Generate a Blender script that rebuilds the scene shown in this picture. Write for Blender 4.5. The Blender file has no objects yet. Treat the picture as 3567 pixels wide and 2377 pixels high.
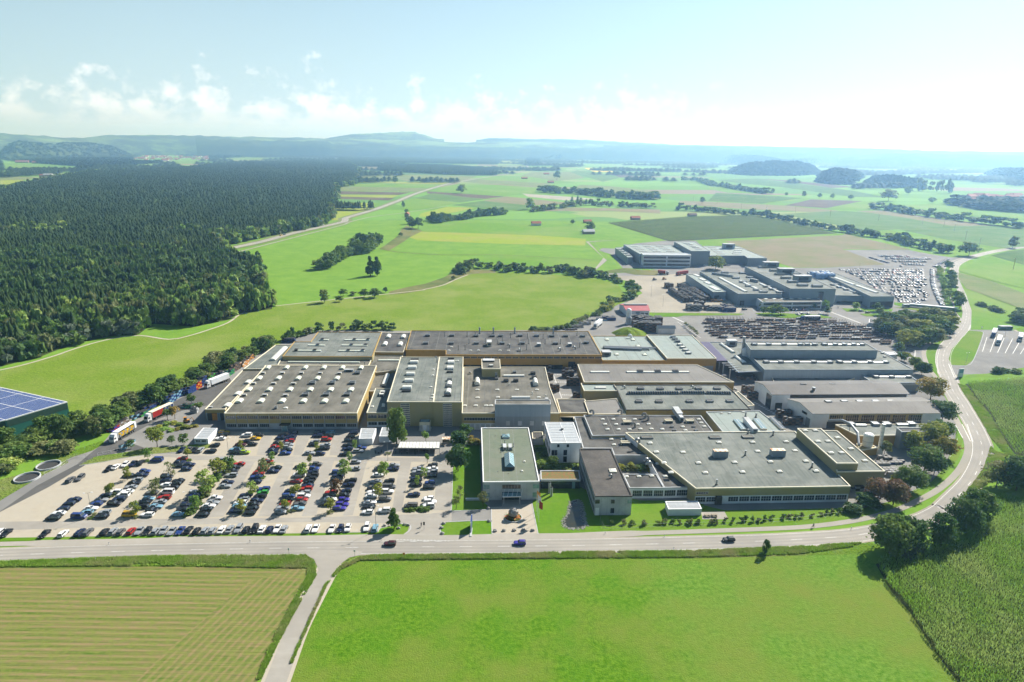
import bpy, math, random
import numpy as np
from mathutils import Vector, noise as mnoise
R=math.radians
random.seed(7); rng=np.random.default_rng(7)
S=bpy.context.scene; COL=S.collection
# ---------------------------------------------------------------- camera (aerial view, 23 mm lens, 122 m up)
CH=122.0; PITCH=R(16.45); ROLL=R(0.7)
cd=bpy.data.cameras.new('camera'); cam=bpy.data.objects.new('camera',cd); COL.objects.link(cam)
cd.lens=23; cd.sensor_width=36; cd.clip_start=1; cd.clip_end=60000
cam.location=(0,0,CH)
from mathutils import Matrix
cam.matrix_world=Matrix.Translation((0,0,CH))@Matrix.Rotation(R(90)-PITCH,4,'X')@Matrix.Rotation(ROLL,4,'Z')
S.camera=cam
# ---------------------------------------------------------------- light
SUN_AZ=R(45.8); SUN_EL=R(38)      # azimuth from +X towards +Y
sd=bpy.data.lights.new('sun','SUN'); sun=bpy.data.objects.new('sun',sd); COL.objects.link(sun)
sd.energy=5.0; sd.angle=R(0.5); sd.color=(1,.965,.9)
dirv=Vector((math.cos(SUN_EL)*math.cos(SUN_AZ),math.cos(SUN_EL)*math.sin(SUN_AZ),math.sin(SUN_EL)))
sun.rotation_euler=dirv.to_track_quat('Z','Y').to_euler(); sun.location=(0,0,300)
W=bpy.data.worlds.new('World'); S.world=W; W.use_nodes=True
nt=W.node_tree; bg=nt.nodes['Background']
sky=nt.nodes.new('ShaderNodeTexSky'); sky.sky_type='NISHITA'; sky.sun_disc=False
sky.sun_elevation=SUN_EL; sky.sun_rotation=R(90)-SUN_AZ; sky.altitude=500; sky.air_density=1.15; sky.dust_density=1.0; sky.ozone_density=1.2
def wn(t,**k):
    n=nt.nodes.new(t)
    for a,b in k.items(): setattr(n,a,b)
    return n
def wm(op,a,b=None,c=None):
    n=wn('ShaderNodeMath',operation=op)
    for i,v in enumerate((a,b,c)):
        if v is None: continue
        if isinstance(v,(int,float)): n.inputs[i].default_value=v
        else: nt.links.new(v,n.inputs[i])
    return n.outputs[0]
# cumulus band low over the horizon: noise on the view direction, infinitely far away
tc=wn('ShaderNodeTexCoord'); sp=wn('ShaderNodeSeparateXYZ'); nt.links.new(tc.outputs['Generated'],sp.inputs[0])
az=wm('ARCTAN2',sp.outputs[0],sp.outputs[1]); el=wm('ARCSINE',sp.outputs[2])
cb=wn('ShaderNodeCombineXYZ'); nt.links.new(az,cb.inputs[0]); nt.links.new(wm('MULTIPLY',el,1.25),cb.inputs[1])
n1=wn('ShaderNodeTexNoise'); n1.inputs['Scale'].default_value=30; n1.inputs['Detail'].default_value=9; n1.inputs['Roughness'].default_value=.62
n2=wn('ShaderNodeTexNoise'); n2.inputs['Scale'].default_value=9; n2.inputs['Detail'].default_value=3
nt.links.new(cb.outputs[0],n1.inputs['Vector'])
cb2=wn('ShaderNodeCombineXYZ'); nt.links.new(az,cb2.inputs[0]); nt.links.new(cb2.outputs[0],n2.inputs['Vector'])
# cloud top elevation varies along azimuth
top=wm('MULTIPLY_ADD',n2.outputs[0],.12,.004)
ramp=wm('SUBTRACT',top,el)                    # positive below the tops
dens=wm('MULTIPLY_ADD',ramp,11,wm('MULTIPLY_ADD',n1.outputs[0],3.0,-1.42))
dens=wm('MINIMUM',wm('MAXIMUM',wm('MULTIPLY',dens,1.9),0),1)
low=wm('MINIMUM',wm('MAXIMUM',wm('MULTIPLY_ADD',el,30,-.5),0),1)
azf=wm('MINIMUM',wm('MAXIMUM',wm('MULTIPLY_ADD',az,-2.6,1.0),0),1)
dens=wm('MULTIPLY',wm('MULTIPLY',dens,low),azf)
mixc=wn('ShaderNodeMix',data_type='RGBA'); nt.links.new(wm('MULTIPLY',dens,.62),mixc.inputs[0])
tint=wn('ShaderNodeMix',data_type='RGBA',blend_type='MULTIPLY'); tint.inputs[0].default_value=1
tint.inputs[7].default_value=(.74,.9,.95,1); nt.links.new(sky.outputs[0],tint.inputs[6])
glow=wn('ShaderNodeMix',data_type='RGBA'); gf=wm('MULTIPLY',wm('MINIMUM',wm('MAXIMUM',wm('MULTIPLY_ADD',el,-2.3,.98),0),.92),wm('MINIMUM',wm('MAXIMUM',wm('MULTIPLY_ADD',wm('COSINE',wm('SUBTRACT',az,.77)),.9,.72),0),1)); nt.links.new(gf,glow.inputs[0])
nt.links.new(tint.outputs[2],glow.inputs[6]); glow.inputs[7].default_value=(6.2,8.2,8.9,1)     # bright summer haze low in the sky
cap=wn('ShaderNodeMix',data_type='RGBA',blend_type='DARKEN'); cap.inputs[0].default_value=1; cap.inputs[7].default_value=(7.9,8.9,9.0,1)
nt.links.new(glow.outputs[2],cap.inputs[6]); nt.links.new(cap.outputs[2],mixc.inputs[6]); mixc.inputs[7].default_value=(12.5,12.8,12.8,1)
nt.links.new(mixc.outputs[2],bg.inputs[0]); bg.inputs[1].default_value=.05
S.view_settings.view_transform='Standard'; S.view_settings.look='None'; S.view_settings.exposure=1.12; S.view_settings.gamma=1
S.render.engine='CYCLES'; S.cycles.volume_bounces=1; S.cycles.max_bounces=5; S.cycles.transparent_max_bounces=4
try: S.cycles.use_denoising=True
except Exception: pass

# ---------------------------------------------------------------- survey: point of the photograph -> point of the land at height z
PW,PH=3567,2377; FP=23/36*PW
def G(x,y,z=0.0):
    u=x-PW/2; v=y-PH/2; c,s=math.cos(ROLL),math.sin(ROLL)
    u2=u*c+v*s; v2=-u*s+v*c
    dn=FP*math.sin(PITCH)+v2*math.cos(PITCH); dn=max(dn,4.0)
    t=(CH-z)/dn
    return (u2*t,(FP*math.cos(PITCH)-v2*math.sin(PITCH))*t)
TL={'A':(0,1400,2.353),'B':(600,1400,2.353),'C':(1500,1400,2.353),'D':(2400,1400,2.353),'E':(600,1050,2.353),'F':(1400,1050,2.353),
 'H':(2300,1050,2.353),'I':(2000,750,2.353),'J':(2567,750,2.353),'K':(0,380,1.9608),'L':(1100,430,1.9608),'M':(2367,430,1.9608),
 'N':(0,950,2.353),'R':(2667,1250,2.6144),'S':(1800,1657,1.3316),'U':(0,1777,1.3072),'V':(0,0,.65965),'P':(0,0,1),
 'Q':(340,1360,7.84),'X':(1500,1680,5.115),'Y':(2150,980,5.8825)}
def tp(k,x,y):
    o=TL[k]; return (o[0]+x/o[2],o[1]+y/o[2])
def g(k,x,y,z=0.0): return G(*tp(k,x,y),z)
def parse(s,k0=None):
    """'A 0,10 5,6 B 3,4' -> native points"""
    out=[];k=k0
    for w in s.split():
        if w.isalpha(): k=w
        else:
            x,y=w.split(','); out.append(tp(k,float(x),float(y)))
    return out
def W_(s,z=0.0): return [G(x,y,z) for x,y in parse(s)]
def area(P): return sum(P[i][0]*P[(i+1)%len(P)][1]-P[(i+1)%len(P)][0]*P[i][1] for i in range(len(P)))/2
def ccw(P): return P if area(P)>0 else P[::-1]
def inside(P,x,y):
    c=False; n=len(P); j=n-1
    for i in range(n):
        xi,yi=P[i];xj,yj=P[j]
        if (yi>y)!=(yj>y) and x<(xj-xi)*(y-yi)/(yj-yi)+xi: c=not c
        j=i
    return c
def height_at(k,x,yt,yb):
    """height of something standing on the ground whose top and foot are seen at yt, yb"""
    bx,by=g(k,x,yb); lo,hi=0,90; ty=tp(k,x,yt)[1]
    for _ in range(40):
        m=(lo+hi)/2
        cy=by*math.cos(PITCH)-(m-CH)*math.sin(PITCH); vy=-((m-CH)*math.cos(PITCH)+by*math.sin(PITCH))
        yy=(bx/cy*FP)*math.sin(ROLL)+vy/cy*FP*math.cos(ROLL)+PH/2
        if yy>ty: lo=m
        else: hi=m
    return lo

# ---------------------------------------------------------------- materials
MT={}
def mat(name,c,c2=None,sc=.3,rough=.85,metal=0,bump=0,bsc=None,c3=None,sc3=.03,coord='pos',var=0,det=5,spec=.3,lo=.35,hi=.65,stretch=None,trans=0,wave=None,east=None):
    if name in MT: return MT[name]
    m=bpy.data.materials.new(name); m.use_nodes=True; MT[name]=m
    t=m.node_tree; b=t.nodes['Principled BSDF']
    b.inputs['Roughness'].default_value=rough; b.inputs['Metallic'].default_value=metal
    b.inputs['Specular IOR Level'].default_value=spec
    if c2 is None: c2=tuple(v*.86 for v in c)
    def al(q): k=(.66 if not name.startswith(('foliage','spruce','maize','long')) else .8) if max(q)<.6 else .9; return tuple(v*k for v in q)
    c=al(c); c2=al(c2); c3=al(c3) if c3 is not None else None
    if coord=='pos':
        geo=t.nodes.new('ShaderNodeNewGeometry'); vec=geo.outputs['Position']
    else:
        tcn=t.nodes.new('ShaderNodeTexCoord'); vec=tcn.outputs['Object']
    if stretch:
        mp=t.nodes.new('ShaderNodeMapping'); mp.inputs['Scale'].default_value=stretch[:3]
        if len(stretch)>3: mp.inputs['Rotation'].default_value=(0,0,R(stretch[3]))
        t.links.new(vec,mp.inputs[0]); vec2=mp.outputs[0]
    else: vec2=vec
    def nz(s,d,v):
        n=t.nodes.new('ShaderNodeTexNoise'); n.inputs['Scale'].default_value=s; n.inputs['Detail'].default_value=d; n.inputs['Roughness'].default_value=.65
        t.links.new(v,n.inputs['Vector']); return n.outputs[0]
    def ramp(f,a,bb):
        r=t.nodes.new('ShaderNodeMapRange'); r.inputs[1].default_value=a; r.inputs[2].default_value=bb; t.links.new(f,r.inputs[0]); return r.outputs[0]
    def mix(f,a,bb):
        x=t.nodes.new('ShaderNodeMix'); x.data_type='RGBA'; 
        if isinstance(f,float): x.inputs[0].default_value=f
        else: t.links.new(f,x.inputs[0])
        for i,v in ((6,a),(7,bb)):
            if isinstance(v,tuple): x.inputs[i].default_value=(*v,1)
            else: t.links.new(v,x.inputs[i])
        return x.outputs[2]
    f1=nz(sc,det,vec2); col=mix(ramp(f1,lo,hi),tuple(c),tuple(c2))
    if wave:
        mw=t.nodes.new('ShaderNodeMapping'); mw.inputs['Rotation'].default_value=(0,0,R(wave[1])); t.links.new(vec,mw.inputs[0])
        wv=t.nodes.new('ShaderNodeTexWave'); wv.bands_direction='Y'; wv.inputs['Scale'].default_value=2*math.pi/wave[0]/20*1.0; wv.inputs['Distortion'].default_value=wave[2]; wv.inputs['Detail'].default_value=3; wv.inputs['Detail Scale'].default_value=.6
        t.links.new(mw.outputs[0],wv.inputs['Vector']); wr=ramp(wv.outputs['Fac'],.35,.95); wm_=t.nodes.new('ShaderNodeMath'); wm_.operation='MULTIPLY'; t.links.new(wr,wm_.inputs[0]); wm_.inputs[1].default_value=wave[3]
        col=mix(wm_.outputs[0],col,al(wave[4]) )
    if east:   # the eastern part of the meadow is a paler, tussocky sward; the edge wanders
        p1,p2=G(*tp('S',545,420)),G(*tp('S',760,959)); sxyz=t.nodes.new('ShaderNodeSeparateXYZ'); t.links.new(vec,sxyz.inputs[0])
        k_=(p2[0]-p1[0])/(p2[1]-p1[1]); m1=t.nodes.new('ShaderNodeMath'); m1.operation='MULTIPLY_ADD'; t.links.new(sxyz.outputs[1],m1.inputs[0]); m1.inputs[1].default_value=-k_; t.links.new(sxyz.outputs[0],m1.inputs[2])
        m2=t.nodes.new('ShaderNodeMath'); m2.operation='MULTIPLY_ADD'; t.links.new(nz(.12,6,vec),m2.inputs[0]); m2.inputs[1].default_value=26; t.links.new(m1.outputs[0],m2.inputs[2]); x0=p1[0]-k_*p1[1]+13
        mk=ramp(m2.outputs[0],x0-7,x0+9); pale=mix(ramp(nz(.8,12,vec),.36,.64),al((.12,.26,.022)),al((.24,.38,.08))); m3=t.nodes.new('ShaderNodeMath'); m3.operation='MULTIPLY'; t.links.new(mk,m3.inputs[0]); m3.inputs[1].default_value=.5; col=mix(m3.outputs[0],col,pale)
    if c3 is not None: col=mix(ramp(nz(sc3,4,vec),.42,.66),col,tuple(c3))
    if var:
        oi=t.nodes.new('ShaderNodeObjectInfo'); hs=t.nodes.new('ShaderNodeHueSaturation')
        hs.inputs['Hue'].default_value=.5
        ma=t.nodes.new('ShaderNodeMath'); ma.operation='MULTIPLY_ADD'; t.links.new(oi.outputs['Random'],ma.inputs[0]); ma.inputs[1].default_value=var; ma.inputs[2].default_value=1-var/2
        t.links.new(ma.outputs[0],hs.inputs['Value']); t.links.new(col,hs.inputs['Color'])
        mb=t.nodes.new('ShaderNodeMath'); mb.operation='MULTIPLY_ADD'; t.links.new(oi.outputs['Random'],mb.inputs[0]); mb.inputs[1].default_value=-.05*min(1,var*2); mb.inputs[2].default_value=.5+.025*min(1,var*2)
        t.links.new(mb.outputs[0],hs.inputs['Hue']); col=hs.outputs[0]
    t.links.new(col,b.inputs['Base Color'])
    if trans:
        tr=t.nodes.new('ShaderNodeBsdfTranslucent'); t.links.new(col,tr.inputs[0]); ms=t.nodes.new('ShaderNodeMixShader'); ms.inputs[0].default_value=trans
        t.links.new(b.outputs[0],ms.inputs[1]); t.links.new(tr.outputs[0],ms.inputs[2]); t.links.new(ms.outputs[0],t.nodes['Material Output'].inputs[0])
    if bump:
        bp=t.nodes.new('ShaderNodeBump'); bp.inputs['Strength'].default_value=1; bp.inputs['Distance'].default_value=bump
        t.links.new(nz(bsc or sc*3,6,vec2),bp.inputs['Height']); t.links.new(bp.outputs[0],b.inputs['Normal'])
    m['tree']=0
    return m
def gmat(name,a,b_,c3=None,**k):
    k={**dict(sc=.55,rough=.95,bump=.35,bsc=1.3,spec=.05,sc3=.022,det=9,lo=.3,hi=.7),**k}
    return mat(name,a,b_,c3=c3,**k)
M={}
M['meadow']=gmat('bright_meadow_grass',(.075,.20,.006),(.165,.32,.02),(.21,.27,.045),sc3=.03,det=14,bump=.35,bsc=2.2,sc=.8,lo=.38,hi=.62,wave=(17,86,3,.35,(.10,.26,.012)),east=True)
M['mead2']=gmat('pale_meadow_grass',(.12,.25,.02),(.21,.36,.06),(.27,.36,.11),sc=.7,sc3=.25,det=14,bump=.3,bsc=2,lo=.34,hi=.66)
M['mead3']=gmat('thin_brownish_grass',(.13,.22,.02),(.19,.24,.04),(.27,.23,.08),sc=.3,sc3=.08,det=12,bump=.1)
M['weed']=gmat('silvery_weeds',(.16,.27,.10),(.27,.38,.2),sc=1.5,bump=.4,bsc=2)
M['lawn']=gmat('mown_lawn',(.10,.23,.012),(.15,.30,.02),(.19,.28,.04),bump=.1)
M['omead']=gmat('olive_meadow_grass',(.14,.24,.015),(.22,.32,.035),(.26,.32,.07),bump=.5,bsc=.6)
M['gbright']=gmat('bright_pasture',(.14,.29,.022),(.18,.35,.035),(.23,.34,.07),sc=.12,sc3=.008)
M['gyel']=gmat('yellowing_hay',(.27,.38,.03),(.34,.42,.04),(.36,.38,.08),sc=.05,stretch=(.3,2.5,1))
M['gmid']=gmat('mid_green_field',(.10,.20,.045),(.13,.24,.06),(.17,.25,.09),sc=.08)
M['gtan']=gmat('pale_green_stubble',(.17,.23,.07),(.21,.27,.09),(.26,.27,.13),sc=.08,stretch=(.3,2,1))
M['corn']=gmat('maize_leaves_far',(.055,.13,.02),(.09,.18,.03),(.13,.2,.05),sc=.4,bump=1.2)
M['brown']=gmat('ploughed_soil',(.11,.085,.065),(.16,.12,.09),(.19,.15,.11),sc=.1,stretch=(.2,3,1))
M['tan']=gmat('harvested_stubble',(.26,.22,.13),(.32,.27,.17),(.22,.24,.10),sc=.12,stretch=(.35,3,1,-18))
M['yellow']=gmat('yellow_crop',(.7,.55,.03),(.6,.5,.05),sc=.1)
M['gravel']=gmat('pale_gravel',(.42,.38,.30),(.52,.47,.38),(.36,.33,.27),bump=.03,sc=.9)
M['lot']=gmat('car_park_chippings',(.47,.415,.325),(.56,.50,.395),(.50,.455,.37),bump=.02,sc=.35,sc3=.05)
M['asph']=gmat('worn_asphalt',(.40,.37,.32),(.47,.44,.385),(.35,.325,.285),bump=.01,sc=.25,sc3=.04,stretch=(.5,2,1))
M['asphd']=gmat('dark_asphalt',(.13,.128,.122),(.17,.166,.16),(.115,.113,.11),bump=.01,sc=.3)
M['road']=gmat('road_asphalt',(.39,.36,.31),(.46,.43,.375),(.33,.31,.275),bump=.01,sc=.15,stretch=(.12,3,1),rough=.88,spec=.12)
M['path']=gmat('cycle_path_asphalt',(.42,.385,.33),(.48,.44,.38),(.38,.36,.31),bump=.01,sc=.2)
M['sand']=gmat('plaza_chippings',(.50,.44,.35),(.56,.5,.41),bump=.02,sc=2)
M['verge']=gmat('rough_verge',(.11,.23,.015),(.19,.30,.03),(.30,.29,.12),sc=.8,bump=.9,bsc=1)
M['dry']=gmat('dry_bank_grass',(.20,.20,.07),(.27,.25,.11),(.12,.17,.04),sc=.3,bump=.5)
M['soil']=gmat('dark_field_soil',(.05,.07,.02),(.08,.1,.03),sc=.5)
M['yardm']=gmat('yard_asphalt',(.29,.28,.26),(.35,.34,.315),(.25,.245,.235),bump=.01,sc=.2,sc3=.03)
M['track']=gmat('tyre_worn_asphalt',(.34,.315,.275),(.40,.37,.325),(.30,.28,.25),bump=.01,sc=.12,rough=.8,spec=.15,stretch=(.2,2,1))
M['white']=mat('white_paint',(.78,.78,.77),(.7,.7,.69),sc=.5,rough=.6)
M['mark']=mat('road_marking_paint',(.68,.68,.66),(.48,.47,.44),sc=2.5,rough=.6)
def striped(name,base,other,sc,rot,dens=.5,per=2.0):
    """field with ploughing or mowing lines: stretched noise plus waves"""
    m=gmat(name,base,other,(.22,.25,.06),sc=sc,stretch=(.05,.8,1,rot),bump=.25,lo=.36,hi=.6,sc3=.5,det=12,wave=(per,-rot,1.2,.6,(.38,.265,.14)))
    return m
M['stub']=striped('weedy_stubble_rows',(.105,.185,.025),(.24,.21,.085),.9,0)
M['stubb']=striped('weedy_stubble_cross_rows',(.105,.185,.025),(.24,.21,.085),.9,74)
# wide land: patchwork of small fields
def land():
    m=bpy.data.materials.new('patchwork_farmland'); m.use_nodes=True; t=m.node_tree; b=t.nodes['Principled BSDF']; b.inputs['Roughness'].default_value=.95; b.inputs['Specular IOR Level'].default_value=.05
    ge=t.nodes.new('ShaderNodeNewGeometry'); mp=t.nodes.new('ShaderNodeMapping'); mp.inputs['Scale'].default_value=(.0022,.0052,1); mp.inputs['Rotation'].default_value=(0,0,R(-14)); t.links.new(ge.outputs['Position'],mp.inputs[0])
    v=t.nodes.new('ShaderNodeTexVoronoi'); v.distance='CHEBYCHEV'; v.inputs['Scale'].default_value=1; v.inputs['Randomness'].default_value=.75; t.links.new(mp.outputs[0],v.inputs['Vector'])
    sx=t.nodes.new('ShaderNodeSeparateXYZ'); t.links.new(v.outputs['Color'],sx.inputs[0])
    r=t.nodes.new('ShaderNodeValToRGB'); r.color_ramp.interpolation='CONSTANT'; els=r.color_ramp.elements
    K_=.8; cols=[(0,(.105,.21,.028)),(.3,(.13,.25,.04)),(.45,(.10,.20,.05)),(.6,(.2,.25,.09)),(.7,(.12,.25,.04)),(.84,(.2,.16,.11)),(.9,(.14,.27,.045))]
    while len(els)<len(cols): els.new(.5)
    for e,(p,c) in zip(els,cols): e.position=p; e.color=(*c,1)
    t.links.new(sx.outputs[0],r.inputs[0])
    n=t.nodes.new('ShaderNodeTexNoise'); n.inputs['Scale'].default_value=.05; n.inputs['Detail'].default_value=9; n.inputs['Roughness'].default_value=.7; t.links.new(ge.outputs['Position'],n.inputs['Vector'])
    # near the works the land is one pasture
    ln=t.nodes.new('ShaderNodeVectorMath'); ln.operation='LENGTH'; t.links.new(ge.outputs['Position'],ln.inputs[0])
    mr=t.nodes.new('ShaderNodeMapRange'); mr.inputs[1].default_value=1150; mr.inputs[2].default_value=1180; t.links.new(ln.outputs['Value'],mr.inputs[0])
    mx=t.nodes.new('ShaderNodeMix'); mx.data_type='RGBA'; t.links.new(mr.outputs[0],mx.inputs[0]); t.links.new(r.outputs[0],mx.inputs[7])
    m2=t.nodes.new('ShaderNodeMix'); m2.data_type='RGBA'; mr2=t.nodes.new('ShaderNodeMapRange'); mr2.inputs[1].default_value=.3; mr2.inputs[2].default_value=.7; t.links.new(n.outputs[0],mr2.inputs[0]); t.links.new(mr2.outputs[0],m2.inputs[0]); m2.inputs[6].default_value=(.095,.195,.018,1); m2.inputs[7].default_value=(.15,.255,.035,1)
    t.links.new(m2.outputs[2],mx.inputs[6])
    m3=t.nodes.new('ShaderNodeMix'); m3.data_type='RGBA'; m3.blend_type='MULTIPLY'; m3.inputs[0].default_value=.35; t.links.new(mx.outputs[2],m3.inputs[6]); t.links.new(mr2.outputs[0],m3.inputs[7])
    t.links.new(mx.outputs[2],b.inputs['Base Color']); return m
M['land']=land()
M['roof']=mat('grey_green_roofing_felt',(.115,.135,.118),(.19,.21,.185),sc=.5,c3=(.265,.28,.25),sc3=.085,rough=.9,stretch=(2.2,.15,1,2),bump=.01)
M['roofb']=mat('brown_grey_roofing_felt',(.10,.096,.076),(.165,.157,.128),sc=.5,c3=(.235,.222,.185),sc3=.09,rough=.9,stretch=(1.6,.2,1,2))
M['roofd']=mat('dark_bitumen_roof',(.06,.057,.054),(.09,.088,.083),sc=.3,c3=(.155,.15,.135),sc3=.12,rough=.9)
M['rooflt']=mat('pale_grey_green_roof',(.27,.33,.30),(.34,.40,.37),sc=.3,c3=(.3,.34,.31),sc3=.05,rough=.85)
M['roofg']=mat('moss_green_flat_roof',(.15,.185,.125),(.185,.22,.155),sc=.5,c3=(.21,.225,.17),sc3=.09,rough=.95)
M['roofk']=mat('near_black_gravel_roof',(.10,.09,.08),(.145,.13,.115),sc=1.2,c3=(.07,.065,.06),sc3=.12,rough=.95)
M['corr']=mat('corrugated_fibre_cement',(.15,.14,.125),(.21,.20,.18),sc=1.0,c3=(.24,.23,.21),sc3=.05,rough=.8,stretch=(3,.1,1,2))
M['corrd']=mat('dark_corrugated_sheet',(.075,.07,.065),(.11,.105,.10),sc=1.0,c3=(.15,.145,.14),sc3=.04,rough=.75,stretch=(3,.1,1,2))
M['metalw']=mat('white_sheet_metal_roof',(.46,.49,.5),(.56,.58,.59),sc=.6,rough=.5,stretch=(3,.3,1,2))
M['yel']=mat('ochre_yellow_cladding',(.50,.37,.13),(.56,.42,.16),sc=.25,c3=(.45,.36,.17),sc3=.06,rough=.7,stretch=(2,2,.4))
M['yel2']=mat('olive_yellow_panels',(.42,.36,.15),(.48,.41,.18),sc=.3,c3=(.42,.37,.22),sc3=.08,rough=.7)
M['gold']=mat('deep_ochre_cladding',(.50,.31,.07),(.56,.36,.1),sc=.4,rough=.7)
M['cream']=mat('cream_trim',(.72,.66,.5),(.64,.58,.43),sc=.8,rough=.7)
M['conc']=mat('pale_concrete',(.50,.52,.53),(.58,.6,.61),sc=.4,c3=(.44,.45,.45),sc3=.2,rough=.85)
M['clad']=mat('blue_grey_steel_cladding',(.30,.37,.43),(.35,.42,.48),sc=.5,rough=.5,stretch=(3,3,.15))
M['blued']=mat('grey_steel_cladding',(.25,.29,.31),(.30,.34,.36),sc=.5,rough=.55,stretch=(3,3,.2))
M['plas']=mat('white_plaster',(.66,.68,.70),(.72,.74,.75),sc=.3,c3=(.58,.6,.62),sc3=.12,rough=.85)
M['sky']=mat('white_acrylic_skylight',(.72,.72,.66),(.62,.62,.56),sc=1.5,rough=.35,spec=.5)
M['skyg']=mat('greenish_acrylic_skylight',(.66,.70,.58),(.58,.61,.5),sc=1.5,rough=.35,spec=.5)
M['steel']=mat('galvanised_steel',(.42,.44,.45),(.34,.36,.37),sc=2,rough=.4,metal=.5)
M['dark']=mat('dark_steel',(.05,.05,.05),(.08,.075,.07),sc=2,rough=.6)
M['rust']=mat('rusty_steel',(.21,.135,.09),(.28,.18,.125),sc=1.5,rough=.9,c3=(.13,.10,.08),sc3=.6)
M['rustr']=mat('orange_rust_panel',(.55,.2,.05),(.7,.62,.5),sc=1.2,rough=.8,lo=.45,hi=.52)
M['glass']=mat('dark_window_glass',(.02,.027,.035),(.05,.06,.07),sc=.8,rough=.1,spec=.6)
M['glassb']=mat('blue_green_glass',(.18,.33,.36),(.3,.45,.47),sc=.8,rough=.08,spec=.9)
M['solar']=mat('solar_cells',(.05,.08,.25),(.07,.11,.32),sc=.8,rough=.25,spec=.7)
M['teal']=mat('green_profiled_sheet',(.02,.14,.12),(.03,.18,.15),sc=2,rough=.5,stretch=(.2,.2,4))
M['tarp']=mat('dark_green_windbreak_net',(.02,.06,.045),(.03,.085,.06),sc=1,rough=.8)
M['tileroof']=mat('red_tile_roof',(.38,.12,.07),(.48,.17,.1),sc=.5,rough=.85)
M['redroof']=mat('raspberry_sheet_roof',(.42,.07,.08),(.5,.1,.11),sc=.4,rough=.6)
M['sedum']=mat('sedum_roof',(.14,.18,.05),(.32,.13,.05),sc=1.1,rough=.95,lo=.42,hi=.6)
M['water']=mat('pond_water',(.01,.025,.04),(.07,.06,.02),sc=.12,rough=.12,spec=.25)
M['stone']=mat('grey_boulder',(.30,.29,.27),(.44,.42,.39),sc=2.5,rough=.9,bump=.05)
M['wood']=mat('grey_wood',(.32,.27,.2),(.4,.34,.26),sc=2,rough=.85)
M['tyre']=mat('rubber_tyre',(.02,.02,.02),(.03,.03,.03),sc=3,rough=.8)
M['rim']=mat('alloy_rim',(.45,.45,.46),(.36,.36,.37),sc=5,rough=.35,metal=.6)
M['carg']=mat('car_glass',(.02,.025,.03),(.035,.04,.05),sc=1,rough=.06,spec=1.0)
M['lamp']=mat('clear_headlamp',(.7,.7,.68),(.6,.6,.6),sc=5,rough=.15)
M['tail']=mat('red_tail_lamp',(.4,.02,.015),(.3,.02,.015),sc=5,rough=.2)
M['bark']=mat('tree_bark',(.12,.09,.06),(.18,.14,.10),sc=3,rough=.95)
M['barkb']=mat('birch_bark',(.5,.47,.42),(.38,.35,.3),sc=3,rough=.95)
M['skin']=mat('skin',(.5,.3,.22),rough=.6); 
def paint(n,c,r=.42): 
    M['c_'+n]=mat('car_paint_'+n,c,tuple(v*.93 for v in c),sc=.7,rough=r,spec=.35); M.setdefault(n,M['c_'+n])
for n,c in dict(black=(.012,.014,.02),white=(.66,.66,.65),silver=(.34,.365,.39),grey=(.13,.135,.14),blue=(.025,.06,.24),red=(.42,.02,.015),yellow=(.62,.38,.02),
  lime=(.35,.5,.03),green=(.05,.36,.06),purple=(.05,.035,.33),lightblue=(.22,.42,.55),darkblue=(.012,.022,.07),orange=(.6,.25,.03),maroon=(.07,.01,.02)).items(): paint(n,c)
def leaf(n,a,b_,c3=None): M['f_'+n]=mat('foliage_'+n,a,b_,c3=c3,sc=.9,sc3=.12,rough=.7,var=.35,spec=.2,trans=.38); return M['f_'+n]
leaf('green',(0.088,0.165,0.029),(0.145,0.253,0.054),(0.194,0.271,0.057))
leaf('dark',(0.047,0.111,0.032),(0.092,0.186,0.047),(0.133,0.211,0.058))
leaf('young',(0.186,0.335,0.055),(0.278,0.446,0.094),(0.372,0.446,0.112))
leaf('autumn',(.27,.33,.05),(.38,.38,.06),(.20,.27,.05))
leaf('orange',(.36,.27,.06),(.44,.30,.07),(.22,.26,.05))
leaf('redleaf',(.17,.10,.05),(.24,.12,.07),(.20,.16,.07))
leaf('olive',(0.120,0.171,0.051),(0.205,0.239,0.077),(0.255,0.273,0.120))
leaf('grey',(0.155,0.202,0.139),(0.232,0.279,0.202),(0.124,0.171,0.093))
M['spruce']=mat('spruce_needles',(.015,.038,.010),(.032,.066,.017),c3=(.052,.088,.024),sc=.25,sc3=.035,rough=.85,spec=.1,trans=.2)
M['farwood']=mat('distant_woodland',(.04,.075,.035),(.065,.11,.045),c3=(.10,.14,.05),sc=.06,sc3=.006,rough=.95,spec=0)

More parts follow.
